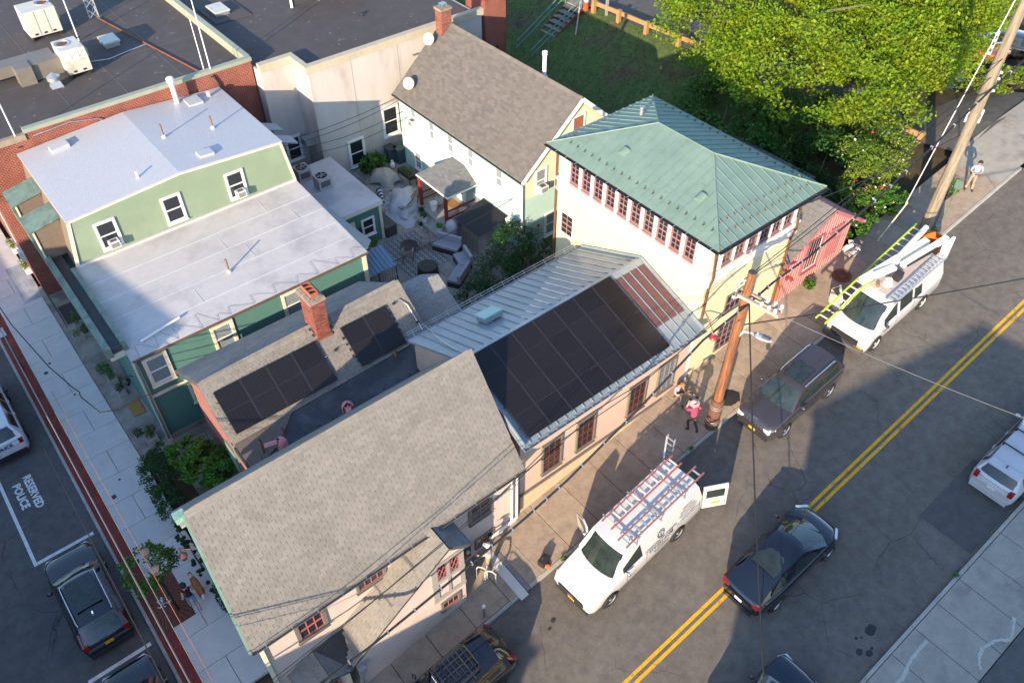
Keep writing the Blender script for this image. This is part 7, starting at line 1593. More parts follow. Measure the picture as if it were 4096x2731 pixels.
# ================================================================ PEOPLE
M_skin = mat('skin', (.50,.27,.19), .6, .06, 9); M_hair_d = mat('dark_hair', (.02,.014,.011), .7, .2, 20); M_hair_b = mat('sandy_hair', (.28,.15,.06), .7, .2, 20)
def person(label, M, joints, mats, edges_mat, face=(1,0,0), scale=1.0, fing=True):
    """one continuous skinned body; joints: name -> (pos, radius); edges_mat: (a, b, material index)"""
    t = thing('person', label, 'person', M=M)
    names = list(joints); bm_v = [V(joints[n][0])*scale for n in names]; ed = [(names.index(a), names.index(b)) for a, b, _ in edges_mat]
    me = bpy.data.meshes.new('p'); me.from_pydata([tuple(v) for v in bm_v], ed, []); ob = bpy.data.objects.new('p', me); COL.objects.link(ob)
    ob.modifiers.new('s', 'SKIN'); sd = ob.modifiers.new('d', 'SUBSURF'); sd.levels = 1; sd.render_levels = 1
    for i, n in enumerate(names):
        r_ = joints[n][1]; r_ = r_ if isinstance(r_, tuple) else (r_, r_); me.skin_vertices[0].data[i].radius = (r_[0]*scale, r_[1]*scale); me.skin_vertices[0].data[i].use_root = (n == 'pelvis')
    bpy.context.view_layer.update(); ev = bpy.data.meshes.new_from_object(ob.evaluated_get(bpy.context.evaluated_depsgraph_get()))
    mb = MB(); vs = [tuple(v.co) for v in ev.vertices]; fs = [tuple(p.vertices) for p in ev.polygons]; mi = []
    for p in ev.polygons:
        c = p.center; best = (9e9, 0)
        for (a, b, m_), (i, j) in zip(edges_mat, ed):
            A, B = bm_v[i], bm_v[j]; ab = B-A; t_ = max(0, min(1, (c-A).dot(ab)/max(1e-9, ab.length_squared))); d = (c-(A+ab*t_)).length
            if d < best[0]: best = (d, m_)
        mi.append(best[1])
    mb.v, mb.f, mb.m = vs, fs, mi
    if fing:
        for s_ in 'lr':
            if 'hand_'+s_ not in joints: continue
            h, w = V(joints['hand_'+s_][0])*scale, V(joints['wrist_'+s_][0])*scale; d = (h-w).normalized(); sd_ = d.orthogonal().normalized(); n2 = d.cross(sd_)
            for k, (o, L) in enumerate(((-.03,.075),(-.01,.085),(.01,.08),(.03,.065))): mb.tube([h+sd_*o, h+sd_*o*1.1+d*L*.55, h+sd_*o*1.1+d*L*.85+n2*L*.35], [.011,.010,.008], 5, mi=0)
            mb.tube([h-d*.03+sd_*.03, h+sd_*.065+d*.01, h+sd_*.07+d*.045+n2*.01], [.012,.011,.009], 5, mi=0)
    hd = V(joints['head'][0])*scale; fw = V(face).normalized()
    bpy.data.objects.remove(ob); bpy.data.meshes.remove(me); bpy.data.meshes.remove(ev)
    # face: brow-level eyes, nose, mouth and ears as small relief on the head
    up = V((0,0,1)) - fw*fw.z; up.normalize(); sx = up.cross(fw); r0 = .1*scale
    mb.ell(hd+fw*r0*1.02-up*.012, .016, .013, .024, 6, 4, mi=0); [mb.ell(hd+sx*s_*r0*.92-up*.01, .018, .014, .03, 6, 4, mi=0) for s_ in (1,-1)]
    nm = len(mats); [mb.ell(hd+fw*r0*.93+sx*s_*.036+up*.018, .01, .01, .008, 6, 4, mi=nm) for s_ in (1,-1)]; mb.obox(hd+fw*r0*.93-up*.055, sx*.024, up*.004, fw*.006, mi=nm)
    mk('body', mb, mats+[M_hair_d], parent=t, smooth=60, local=True)
    return t, hd, fw, up, sx
def cap(t, hd, up, fw, m, brim=.0, bill=.0, hairm=None, h=.115, name='hat'):
    mb = MB(); r_ = .118; c = hd+up*.02; n = 16; prof = [(r_,0),(r_*1.0,.04),(r_*.8,.09),(r_*.3,.118),(.005,.12)]
    mb.lathe(c, prof, n, up)
    if brim: mb.lathe(c, [(r_*.98,.005),(brim,-.02),(brim,-.028),(r_*.98,-.004)], 20, up)
    if bill: sx = up.cross(fw); mb.add([c+fw*(r_+.0)*.6+sx*.1, c+fw*(r_+bill)+sx*.06-up*.015, c+fw*(r_+bill)-sx*.06-up*.015, c+fw*r_*.6-sx*.1], [(0,1,2,3)]); 
    mk(name, mb, m, parent=t, smooth=45, local=True)
def hair(t, hd, up, fw, m, curly=False):
    mb = MB(); mb.ell(hd+up*.022-fw*.012, .118, .118, .112, 14, 8)
    mb.v = [v for v in mb.v]
    if curly:
        for _ in range(46):
            d = V((rnd.gauss(0,1),rnd.gauss(0,1),rnd.gauss(0,1))).normalized()
            if d.dot(fw) < .45 and d.dot(up) > -.3: mb.ell(hd+up*.02+d*.112, .03, .03, .03, 6, 4)
    # open the face side
    keep = []
    for f in mb.f:
        c = sum((V(mb.v[i]) for i in f), V((0,0,0)))/len(f)-hd
        if not (c.dot(fw) > .045 and c.dot(up) < .075): keep.append(f)
    mb.f = keep; mb.m = [0]*len(keep); mk('hair', mb, m, parent=t, smooth=60, local=True)
def std(j=None, **over):
    J = dict(pelvis=((0,0,.95),(.15,.11)), waist=((0,0,1.1),(.145,.105)), chest=((0,0,1.32),(.165,.115)), neckb=((0,0,1.46),(.075,.075)), neck=((.01,0,1.53),.055), head=((.03,0,1.655),(.095,.098)), crown=((.02,0,1.72),(.07,.07)),
        sh_l=((0,.19,1.42),.07), el_l=((-.03,.26,1.15),.05), wrist_l=((.08,.27,.92),.036), hand_l=((.11,.27,.85),(.045,.028)),
        sh_r=((0,-.19,1.42),.07), el_r=((-.03,-.26,1.15),.05), wrist_r=((.08,-.27,.92),.036), hand_r=((.11,-.27,.85),(.045,.028)),
        hip_l=((0,.10,.88),(.095,.095)), kn_l=((.02,.11,.5),.068), an_l=((0,.11,.1),.048), to_l=((.17,.13,.04),.042),
        hip_r=((0,-.10,.88),(.095,.095)), kn_r=((.02,-.11,.5),.068), an_r=((0,-.11,.1),.048), to_r=((.17,-.13,.04),.042))
    J.update(over); return J
# material index: 0 skin, 1 shirt, 2 trousers, 3 shoes
def edges(short_sleeve=True, shorts=True, sleeve=1):
    E = [('pelvis','waist',1),('waist','chest',1),('chest','neckb',1),('neckb','neck',0),('neck','head',0),('head','crown',0)]
    for s in 'lr':
        E += [('chest','sh_'+s,1),('sh_'+s,'el_'+s,sleeve),('el_'+s,'wrist_'+s,0 if short_sleeve else 1),('wrist_'+s,'hand_'+s,0),('pelvis','hip_'+s,2),('hip_'+s,'kn_'+s,2),('kn_'+s,'an_'+s,0 if shorts else 2),('an_'+s,'to_'+s,3)]
    return E
M_shoe = mat('black_shoe', (.015,.014,.014), .6); M_khaki = mat('khaki_cloth', (.26,.22,.16), .9, .1, 20); 
pv_ = lambda x, y: (x, y, gz(x)+SW)
# man in blue with a controller
t, hd, fw, up, sx = person('man in a light blue shirt and khaki shorts holding a controller on the pavement', frame(pv_(40.1,12.35), (-.8,-.6,0)),
    std(el_l=((.02,.27,1.17),.05), wrist_l=((.24,.12,1.12),.036), hand_l=((.30,.06,1.12),(.042,.03)), el_r=((.02,-.27,1.17),.05), wrist_r=((.24,-.12,1.12),.036), hand_r=((.30,-.06,1.12),(.042,.03)), head=((.06,0,1.64),(.095,.098)), crown=((.06,0,1.71),(.07,.07)), an_l=((.03,.16,.1),.048), to_l=((.2,.19,.04),.042), an_r=((-.05,-.15,.1),.048), to_r=((.12,-.19,.04),.042)),
    [M_skin, mat('light_blue_cloth', (.22,.36,.62), .9, .08, 12), M_khaki, M_shoe], edges(), (.9,0,-.4))
hair(t, hd, up, fw, M_hair_d)
rc = thing('controller', 'black drone controller held by the man in light blue', 'controller', M=frame(pv_(40.1,12.35), (-.8,-.6,0))); mk('case', MB().obox((.36,0,1.13), (.05,0,.02), (0,.10,0), (-.006,0,.018)), M_plastic, parent=rc, local=True); mk('antenna', MB().tube([(.38,.07,1.14),(.5,.1,1.22)], .008, 5), M_plastic, parent=rc, local=True)
# man in pink with a sun hat, seen from behind
t, hd, fw, up, sx = person('man in pink shirt and pale sun hat walking by the wooden pole with a camera', frame(pv_(19.55,12.05), (.15,1,0)),
    std(chest=((.06,0,1.32),(.165,.115)), neckb=((.09,0,1.46),(.075,.075)), neck=((.11,0,1.53),.055), head=((.15,0,1.64),(.095,.098)), crown=((.15,0,1.71),(.07,.07)), sh_l=((.06,.19,1.42),.07), sh_r=((.06,-.19,1.42),.07), el_l=((.24,.30,1.32),.05), wrist_l=((.33,.10,1.52),.036), hand_l=((.32,.05,1.58),(.042,.03)), el_r=((.02,-.36,1.2),.05), wrist_r=((.18,-.38,1.05),.036), hand_r=((.22,-.36,.99),(.042,.03)),
        kn_l=((.16,.11,.52),.068), an_l=((.02,.11,.14),.048), to_l=((.18,.12,.05),.042), kn_r=((-.06,-.11,.5),.068), an_r=((-.3,-.11,.16),.048), to_r=((-.18,-.12,.05),.042)),
    [M_skin, mat('pink_cloth', (.48,.045,.11), .9, .1, 12), mat('brown_trousers', (.055,.04,.035), .9, .15, 12), M_shoe], edges(True, False))
hair(t, hd, up, fw, M_hair_d); cap(t, hd, up, fw, mat('pale_pink_hat', (.58,.38,.35), .9, .08, 12), brim=.24)
cm = thing('camera_body', 'small black camera in the hand of the man in pink', 'camera', M=frame(pv_(19.55,12.05), (.15,1,0))); mk('case', MB().obox((.34,.02,1.64), (.05,0,0), (0,.07,0), (0,0,.045)), M_plastic, parent=cm, local=True); mk('lens', MB().lathe((.39,.02,1.64), [(.035,0),(.035,.06)], 10, (1,0,0)), M_plastic, parent=cm, local=True)
# man sitting against the wall
t, hd, fw, up, sx = person('man with curly hair in a tie-dye shirt sitting against the cream wall', frame(pv_(20.45,13.75), (.05,-1,0)),
    dict(pelvis=((0,0,.15),(.15,.13)), waist=((.02,0,.32),(.145,.11)), chest=((.07,0,.54),(.165,.12)), neckb=((.12,0,.68),(.075,.075)), neck=((.16,0,.73),.055), head=((.24,0,.82),(.095,.098)), crown=((.27,0,.88),(.07,.07)),
     sh_l=((.07,.19,.63),.07), el_l=((.16,.28,.37),.05), wrist_l=((.36,.14,.38),.036), hand_l=((.41,.08,.40),(.042,.03)), sh_r=((.07,-.19,.63),.07), el_r=((.16,-.28,.37),.05), wrist_r=((.36,-.14,.38),.036), hand_r=((.41,-.08,.40),(.042,.03)),
     hip_l=((.06,.12,.14),(.095,.095)), kn_l=((.42,.34,.34),.068), an_l=((.72,.50,.10),.048), to_l=((.86,.56,.05),.042), hip_r=((.06,-.12,.14),(.095,.095)), kn_r=((.42,-.20,.42),.068), an_r=((.62,-.34,.10),.048), to_r=((.76,-.40,.05),.042)),
    [M_skin, mat('tie_dye', (.30,.24,.34), .9, .5, 14, col2=(.46,.40,.50), c2scale=9), mat('camouflage', (.13,.105,.085), .9, .4, 14, col2=(.24,.19,.15), c2scale=10), M_shoe], edges(True, False), (.75,0,-.65))
hair(t, hd, up, fw, M_hair_b, True)
# worker at the meter box
t, hd, fw, up, sx = person('worker in a grey shirt and white cap reaching for the box on the pink wall', frame(pv_(9.5,13.0), (-.55,1,0)),
    std(el_l=((.22,.32,1.32),.05), wrist_l=((.46,.34,1.36),.036), hand_l=((.53,.34,1.37),(.042,.03)), el_r=((-.05,-.40,1.22),.05), wrist_r=((.10,-.56,1.12),.036), hand_r=((.15,-.60,1.09),(.042,.03)), an_l=((.03,.18,.1),.048), to_l=((.2,.2,.04),.042), an_r=((-.05,-.2,.1),.048), to_r=((.12,-.24,.04),.042)),
    [M_skin, mat('grey_cloth', (.36,.34,.31), .9, .1, 12), M_khaki, mat('tan_boot', (.20,.14,.09), .8)], edges())
hair(t, hd, up, fw, M_hair_d); cap(t, hd, up, fw, mat('white_cap', (.60,.59,.56), .9, .05, 12), bill=.08)
# woman walking a dog
t, hd, fw, up, sx = person('woman in a black tank top and denim shorts walking on the side street', frame((.08,19.62,0), (-.12,1,0)),
    std(pelvis=((0,0,.92),(.15,.12)), waist=((0,0,1.08),(.12,.09)), chest=((.02,0,1.28),(.145,.105)), neckb=((.03,0,1.41),(.065,.065)), neck=((.04,0,1.47),.045), head=((.07,0,1.585),(.09,.095)), crown=((.07,0,1.65),(.068,.068)), sh_l=((.02,.165,1.36),.055), sh_r=((.02,-.165,1.36),.055), el_l=((-.1,.24,1.12),.042), wrist_l=((.05,.26,.95),.03), hand_l=((.10,.25,.9),(.038,.025)), el_r=((-.02,-.25,1.12),.042), wrist_r=((.18,-.26,1.0),.03), hand_r=((.24,-.26,.99),(.038,.025)),
        kn_l=((.16,.10,.5),.062), an_l=((.12,.10,.1),.042), to_l=((.28,.11,.04),.038), kn_r=((-.08,-.10,.49),.062), an_r=((-.34,-.10,.17),.042), to_r=((-.25,-.10,.04),.038)),
    [M_skin, mat('black_cloth', (.012,.012,.014), .9), mat('denim', (.14,.24,.42), .9, .12, 15), M_shoe], edges(True, True, 0))
hair(t, hd, up, fw, M_hair_d); cap(t, hd, up, fw, mat('navy_cap', (.02,.025,.04), .9), bill=.07)
# collie
DG = thing('dog', 'tan and white long-haired dog walking beside the woman', 'dog', M=frame((.5,20.2,0), (-.05,1,0)))
J = dict(pelvis=((-.34,0,.50),(.135,.15)), belly=((-.08,0,.50),(.14,.155)), chest=((.18,0,.50),(.145,.175)), neck=((.34,0,.64),(.10,.10)), head=((.44,0,.74),(.078,.075)), muzz=((.56,0,.69),(.04,.036)), nose=((.61,0,.68),(.028,.024)), t1=((-.5,0,.50),(.06,.06)), t2=((-.64,.03,.42),(.075,.075)), t3=((-.74,.06,.36),(.04,.04)))
E_ = [('pelvis','belly'),('belly','chest'),('chest','neck'),('neck','head'),('head','muzz'),('muzz','nose'),('pelvis','t1'),('t1','t2'),('t2','t3')]
for s_, y, a in (('l',.085,.06),('r',-.085,-.06)):
    J.update({'fs'+s_:((.2,y,.42),(.065,.07)),'fe'+s_:((.17+a,y,.26),(.042,.042)),'fw'+s_:((.2+a,y,.10),(.03,.03)),'fp'+s_:((.24+a*1.4,y,.025),(.035,.025)),'hk'+s_:((-.28-a,y,.32),(.07,.08)),'hh'+s_:((-.42-a,y,.2),(.035,.038)),'hs'+s_:((-.39-a,y,.06),(.028,.028)),'hp'+s_:((-.33-a,y,.025),(.035,.025))})
    E_ += [('chest','fs'+s_),('fs'+s_,'fe'+s_),('fe'+s_,'fw'+s_),('fw'+s_,'fp'+s_),('pelvis','hk'+s_),('hk'+s_,'hh'+s_),('hh'+s_,'hs'+s_),('hs'+s_,'hp'+s_)]
nm = list(J); me = bpy.data.meshes.new('p'); me.from_pydata([J[n][0] for n in nm], [(nm.index(a),nm.index(b)) for a,b in E_], []); ob = bpy.data.objects.new('p', me); COL.objects.link(ob); ob.modifiers.new('s','SKIN'); q = ob.modifiers.new('d','SUBSURF'); q.levels = 2; q.render_levels = 2
for i, n in enumerate(nm): me.skin_vertices[0].data[i].radius = J[n][1]; me.skin_vertices[0].data[i].use_root = (n == 'pelvis')
bpy.context.view_layer.update(); ev = bpy.data.meshes.new_from_object(ob.evaluated_get(bpy.context.evaluated_depsgraph_get())); mb = MB(); mb.v = [tuple(v.co) for v in ev.vertices]; mb.f = [tuple(p.vertices) for p in ev.polygons]
for p in ev.polygons:
    c = p.center; mb.m.append(1 if (.24 < c.x < .37 and c.z > .45) or c.x < -.6 or c.z < .17 or (c.x > .5) else 0)
for s_ in (1,-1): mb.add([(.40,s_*.03,.80),(.44,s_*.075,.80),(.41,s_*.07,.90)], [(0,1,2)], 0)
bpy.data.objects.remove(ob); bpy.data.meshes.remove(me); bpy.data.meshes.remove(ev)
mk('body', mb, [mat('tan_fur', (.36,.15,.05), .9, .3, 14, .6, 60), mat('white_fur', (.62,.58,.52), .9, .12, 14, .6, 60)], parent=DG, smooth=60, local=True)
mk('collar', MB().lathe((.31,0,.62), [(.112,-.012),(.116,0),(.112,.012)], 16, (.7,0,.6)), M_shoe, parent=DG, smooth=60, local=True)
mk('dog_lead', MB().tube([(.32,19.86,.98),(.40,20.2,.78),(.48,20.5,.68)], .008, 5), M_black_metal, label='thin lead from the woman hand to the dog', cat='lead')

# ================================================================ STREET FURNITURE AND SMALL THINGS
for i, (x, y) in enumerate(((9.0,13.1),(9.15,12.75))):
    mk('bike_hoop', MB().tube([(x-.05,y,gz(x)+SW-.02),(x-.05,y,gz(x)+.62),(x,y-.06,gz(x)+.80),(x+.12,y-.22,gz(x)+.84),(x+.2,y-.34,gz(x)+.7),(x+.2,y-.36,gz(x)+SW-.02)], .035, 8), mat('painted_steel', (.42,.42,.38), .5, .15, 6), smooth=60, label=('grey steel hoop stand nearest the porch','pale steel hoop stand nearest the worker')[i], cat='bike stand', group='hoop stands')
bo = thing('bollard_pipe', 'short grey pipe standing in the pavement by the black SUV', 'post', (8.22,11.68,gz(8.2))); mk('pipe', MB().tube([(8.22,11.68,gz(8.2)),(8.22,11.68,gz(8.2)+.75)], .05, 10), mat('teal_grey_pipe', (.14,.18,.18), .6), parent=bo, smooth=60); mk('cap', MB().lathe((8.22,11.68,gz(8.2)+.75), [(.055,0),(.055,.12),(.03,.14)], 10), M_white, parent=bo, smooth=40)
bg_ = thing('tool_bag', 'black tool bag with an orange cloth on the pavement', 'bag', (11.2,11.75,gz(11.2)+SW)); x, y, z = 11.2, 11.78, gz(11.2)+SW
mk('bag', MB().obox((x,y,z+.15), (.2,.04,.03), (-.03,.14,0), (0,0,.15)), mat('black_canvas', (.015,.015,.016), .85, .2, 12), parent=bg_); mk('handle', MB().tube([(x-.1,y,z+.3),(x-.05,y,z+.42),(x+.08,y,z+.42),(x+.12,y,z+.31)], .014, 6), M_black_metal, parent=bg_, smooth=60); mk('cloth', MB().ell((x+.02,y-.22,z+.06), .12, .1, .06, 10, 6), mat('orange_cloth', (.62,.14,.02), .9, .2, 12), parent=bg_, smooth=60)
cs = thing('equipment_case', 'open black equipment case on the pavement behind the grey pole', 'case', pv_(39.0,12.9)); x, y, z = 39.0, 12.9, gz(39)+SW
mk('tray', MB().box(x-.3,x+.2,y-.25,y+.2,z+.02,z+.22), M_plastic, parent=cs); mk('lid', MB().obox((x+.38,y-.03,z+.3), (.1,0,.2), (0,.22,0), (.02,0,-.01)), M_plastic, parent=cs)
mbx = thing('meter_box', 'dark meter box on the pink wall by the worker', 'meter box', (8.9,13.7,2.3)); mk('case', MB().box(8.7,9.05,13.5,13.85,2.3,2.9), M_black_metal, parent=mbx); mk('dial', MB().lathe((8.87,13.5,2.7), [(.09,0),(.08,.07),(.02,.09)], 12, (0,-1,0)), M_tin, parent=mbx, smooth=50); mk('label_plate', MB().box(8.75,8.9,13.492,13.5,2.38,2.5), M_rose, parent=mbx)
ld = thing('metal_crate', 'small white crate leaning by the porch roof', 'crate', (8.8,13.6,2.9)); mk('frame', MB().box(8.65,8.95,13.55,13.8,2.9,3.15), M_tin, parent=ld)
# bin and mailbox in the lot
bn = thing('blue_bin', 'blue wheeled bin by the driveway under the maple', 'bin', (50.0,18.7,5.5)); mb = MB(); mb.add([(49.7,18.3,5.6),(50.3,18.3,5.6),(50.3,19.0,5.6),(49.7,19.0,5.6),(49.62,18.2,6.6),(50.38,18.2,6.6),(50.38,19.1,6.6),(49.62,19.1,6.6)], [(0,1,5,4),(1,2,6,5),(2,3,7,6),(3,0,4,7)]); mk('bin_body', mb, mat('bin_blue', (.015,.05,.12), .5, .1, 4), parent=bn); mk('lid', MB().obox((50.0,18.65,6.63), (.4,0,0), (0,.47,0), (0,0,.04)), mat('bin_blue', (.015,.05,.12)), parent=bn); mk('arrow_mark', MB().add([(49.8,18.5,6.675),(50.2,18.5,6.675),(50.0,18.85,6.675)], [(0,1,2)]), M_white, parent=bn)
# stair, guard rail, cone, plank
SR = thing('concrete_stair', 'open concrete stair with steel handrails climbing the grass bank', 'stair', (35.7,42.3,3))
n = 11
for i in range(n):
    x = 35.7+.42*i; z = 3.0+.235*i; mk('tread', MB().box(x,x+.46,41.5,43.1,z,z+.07), M_conc_old, parent=SR)
mk('landing', MB().box(40.3,42.2,41.5,43.1,5.5,5.58), M_conc_old, parent=SR)
for y in (41.5,43.06): mk('stringer', MB().beam((35.7,y,2.9),(40.4,y,5.5),.06,.24), M_rust, parent=SR)
M_railg = mat('blue_green_rail', (.13,.22,.22), .5, .15, 5)
for y in (41.45,43.12):
    for dz in (.5,.95): mk('handrail', MB().tube([(35.6,y,3.0+dz),(40.3,y,5.55+dz),(42.3,y,5.55+dz)], .03, 6), M_railg, parent=SR, smooth=60)
    for i in range(5): x = 35.7+1.5*i; z = 3.0+min(2.55,(x-35.7)*.545); mk('rail_post', MB().tube([(x,y,z),(x,y,z+.98)], .028, 6), M_railg, parent=SR)
GRL = thing('guard_rail', 'timber guard rail along the edge of the parking lot', 'guard rail', (41.3,32,5.4)); M_timber = mat('new_timber', (.34,.19,.075), .7, .15, 3, .2, 20, stretch=(4,.5,4))
pts = [(40.9,40.9),(41.1,38.6),(41.25,36.1),(41.5,33.4),(41.8,30.5),(42.0,27.6),(42.3,24.6),(42.5,21.9),(42.66,19.0),(42.75,16.6)]
for x, y in pts: mk('post', MB().box(x-.13,x+.13,y-.13,y+.13,5.2,6.25), M_timber, parent=GRL)
for a, b in zip(pts[:-1], pts[1:]): mk('rail', MB().beam((a[0]+.18,a[1],5.95),(b[0]+.18,b[1],5.95),.12,.28), M_timber, parent=GRL)
cn = thing('traffic_cone', 'orange traffic drum beside the first guard rail post', 'traffic cone', (40.7,41.5,5.4)); mk('drum', MB().lathe((40.7,41.5,5.4), [(.22,0),(.2,.3),(.16,.7),(.14,.95),(.02,.97)], 14), mat('cone_orange', (.60,.06,.02), .5), parent=cn, smooth=40); mk('band', MB().lathe((40.7,41.5,6.0), [(.178,0),(.168,.12)], 14), M_white, parent=cn, smooth=40)
mk('plank', MB().beam((38.6,40.2,4.6),(40.9,42.2,6.6),.09,.05), M_pale_arm, label='pale timber pole leaning on the stair handrail', cat='plank')
pp = thing('pipe_cluster', 'grey pipes standing by the guard rail', 'pipes', (41.2,39.8,5.4)); [mk('pipe', MB().tube([(41.1+.1*i,39.9,5.3),(41.1+.1*i,39.9,8.5)], .05, 8), M_tin, parent=pp, smooth=60) for i in range(3)]
dgr = thing('drain_grate', 'large iron drain grate in the parking lot under the maple', 'drain', (45.6,21.9,5.46)); mk('frame', MB().box(45.0,46.2,21.3,22.4,5.455,5.475), M_iron, parent=dgr); [mk('bar', MB().box(45.05,46.15,21.35+.12*i,21.41+.12*i,5.475,5.485), M_tin, parent=dgr) for i in range(9)]
# --- side street front: planters, topiary, window boxes, pole, lanterns
M_planter = mat('stone_planter', (.33,.31,.28), .9, .15, 6)
def planter(label, x, y, w, d, h, plants, z=.03):
    t = thing('planter', label, 'planter', (x,y,z), 'planters along the side street'); mb = MB(); 
    for (x0,x1,y0,y1) in ((x-w,x+w,y-d,y-d+.03),(x-w,x+w,y+d-.03,y+d),(x-w,x-w+.03,y-d+.03,y+d-.03),(x+w-.03,x+w,y-d+.03,y+d-.03)): mb.box(x0,x1,y0,y1,z,z+h)
    mb.box(x-w+.031,x+w-.031,y-d+.031,y+d-.031,z,z+h-.06); mk('box', mb, M_planter, parent=t)
    for c, r_, n_, m_, s_ in plants: mk('foliage', leaves(blob((x+c[0],y+c[1],z+h+c[2]), r_, n_, .3), s_), m_, parent=t, kind='stuff')
planter('stone planter with a leafy shrub nearest the teal corner', 1.63,28.95,.2,.2,.35,[((0,0,.2),(.28,.25,.22),220,M_leaf_dark,.08)]); planter('square planter with a cone conifer at the teal corner', 2.0,28.5,.25,.25,.4,[((0,0,.35),(.2,.2,.45),500,M_leaf_mid,.06),((.15,.35,.1),(.25,.2,.2),160,M_leaf_dark,.08)])
planter('planter with a dark bush beside the doormat', 2.0,32.3,.18,.2,.3,[((0,0,.2),(.25,.22,.22),200,M_leaf_dark,.08)]); planter('planter with a tall conifer in front of the green house', 1.95,33.3,.2,.25,.35,[((0,0,.35),(.2,.2,.5),500,M_leaf_mid,.06),((-.1,.7,.2),(.4,.35,.3),420,M_leaf_mid,.08)])
planter('low planter with yellow flowers near the iron railing', 1.7,37.5,.25,.3,.25,[((-.05,0,.15),(.2,.25,.15),160,M_leaf_lime,.07)]); planter('round planter with a flowering bush near the iron railing', 2.15,37.5,.2,.2,.25,[((0,0,.2),(.3,.3,.25),420,M_leaf_mid,.07)]); planter('pot with a lime green cone conifer', 1.95,38.4,.15,.15,.25,[((0,0,.4),(.17,.17,.5),420,M_leaf_fresh,.06)])
for i, (y, lb) in enumerate(((43.9,'white window box on the brick wall nearest the corner'),(46.2,'white window box on the brick wall further along'))):
    t = thing('window_box', lb, 'window box', (1.3,y,1.0), 'white window boxes'); mk('box', MB().box(1.1,1.4,y-.6,y+.6,.8,1.1), M_white, parent=t); mk('foliage', leaves(blob((1.2,y,1.2),(.18,.6,.15),200,.3), .1), M_leaf_lime, parent=t, kind='stuff')
ir = thing('iron_railing', 'black iron area railing below the green cornice', 'railing', (1.9,39.5,0)); [mk('bar', MB().tube([(1.45,38.7+.15*i,.03),(1.45,38.7+.15*i,1.0)], .012, 5), M_black_metal, parent=ir) for i in range(20)]; mk('top_rail', MB().beam((1.45,38.65,1.0),(1.45,41.7,1.0),.03,.02), M_black_metal, parent=ir); mk('area_grille', MB().box(1.55,2.3,38.9,40.6,.04,.06), M_iron, parent=ir)
bx = thing('brick_meter', 'white electric meter box on the brick street wall', 'meter box', (1.35,42.6,2.5)); mk('case', MB().box(1.2,1.44,42.3,42.7,2.3,2.9), M_ac, parent=bx); mk('conduit', MB().tube([(1.36,42.5,2.9),(1.36,42.6,6.5)], .03, 6), M_ac, parent=bx)
bpole = thing('street_post', 'brown round post with a small white sign at the left edge', 'post', (-1.28,37.2,0)); mk('shaft', MB().tube([(-1.28,37.2,-.02),(-1.28,37.2,4.2)], .09, 10), mat('brown_post', (.16,.07,.03), .6, .15, 5), parent=bpole, smooth=60); mk('sign_panel', MB().box(-1.5,-1.08,37.08,37.1,2.3,2.8), M_white, parent=bpole)
for x, y, r_ in ((-.45,36.12,.11),(-.1,36.68,.07),(.17,33.78,.06),(.01,27.46,.06)): mk('access_lid', MB().lathe((x,y,.001), [(r_,0),(r_*.95,.006),(.0,.007)], 14), M_iron, parent=west)
mk('access_lid', MB().box(-.6,-.42,26.6,26.82,.001,.008), M_iron, parent=west)
def lantern(label, p, hook, m, hk=None):
    t = thing('hanging_lantern', label, 'lantern', p, 'lanterns at the corner'); p = V(p); mk('lamp_head', MB().lathe(p, [(.03,-.22),(.1,-.2),(.14,.02),(.17,.04),(.08,.14),(.03,.2)], 12), m, parent=t, smooth=35)
    if hook: mk('bracket', MB().tube([V(h_) for h_ in hook], .018, 6), m, parent=t, smooth=60)
lantern('copper lantern hanging from the corner of the grey roof', (.56,19.7,3.2), [(1.1,19.3,3.7),(.75,19.4,3.85),(.56,19.7,3.75),(.56,19.7,3.4)], mat('lamp_copper', (.30,.17,.11), .4, .2, 6, metal=.6))
lp = thing('lamp_post', 'lamp post with two pale lanterns in the street tree', 'lamp post', (-.47,19.95,0)); mk('post', MB().tube([(-.47,19.95,0),(-.47,19.95,3.3)], .05, 8), M_black_metal, parent=lp, smooth=60); mk('arm', MB().tube([(-.47,19.55,3.35),(-.47,19.95,3.2),(-.47,20.35,3.35)], .025, 6), M_black_metal, parent=lp, smooth=60)
for y in (19.5, 20.4): mk('lantern', MB().lathe((-.47,y,3.35), [(.05,0),(.12,.05),(.15,.3),(.17,.32),(.06,.42),(.02,.46)], 10), mat('lantern_pale', (.26,.20,.16), .4, .2, 6), parent=lp, smooth=35)
gr_ = thing('gutter_head', 'green copper rainwater box at the corner of the grey roof', 'rainwater head', (.9,16.9,8.6)); mk('box', MB().box(.74,1.08,16.8,17.12,8.6,8.85), mat('bright_verdigris', (.20,.38,.30), .7, .25, 8), parent=gr_); mk('bracket', MB().box(.8,1.0,16.65,16.8,8.55,8.65), M_planter, parent=gr_)
gf = thing('wire_fence', 'low black wire fence beside the front shrubs', 'fence', (2.5,26.4,0)); [mk('rail', MB().beam((2.2,27.2,z),(4.0,26.9,z),.015,.015), M_black_metal, parent=gf) for z in (.2,.5,.8)]; [mk('picket', MB().beam((2.2+.15*i,27.2-.025*i,0),(2.2+.15*i,27.2-.025*i,.85),.012,.012), M_black_metal, parent=gf) for i in range(13)]
mk('timber_trough', MB().box(3.0,3.15,25.6,26.9,.3,.5), M_planter, label='grey timber trough by the rear house wall', cat='trough')
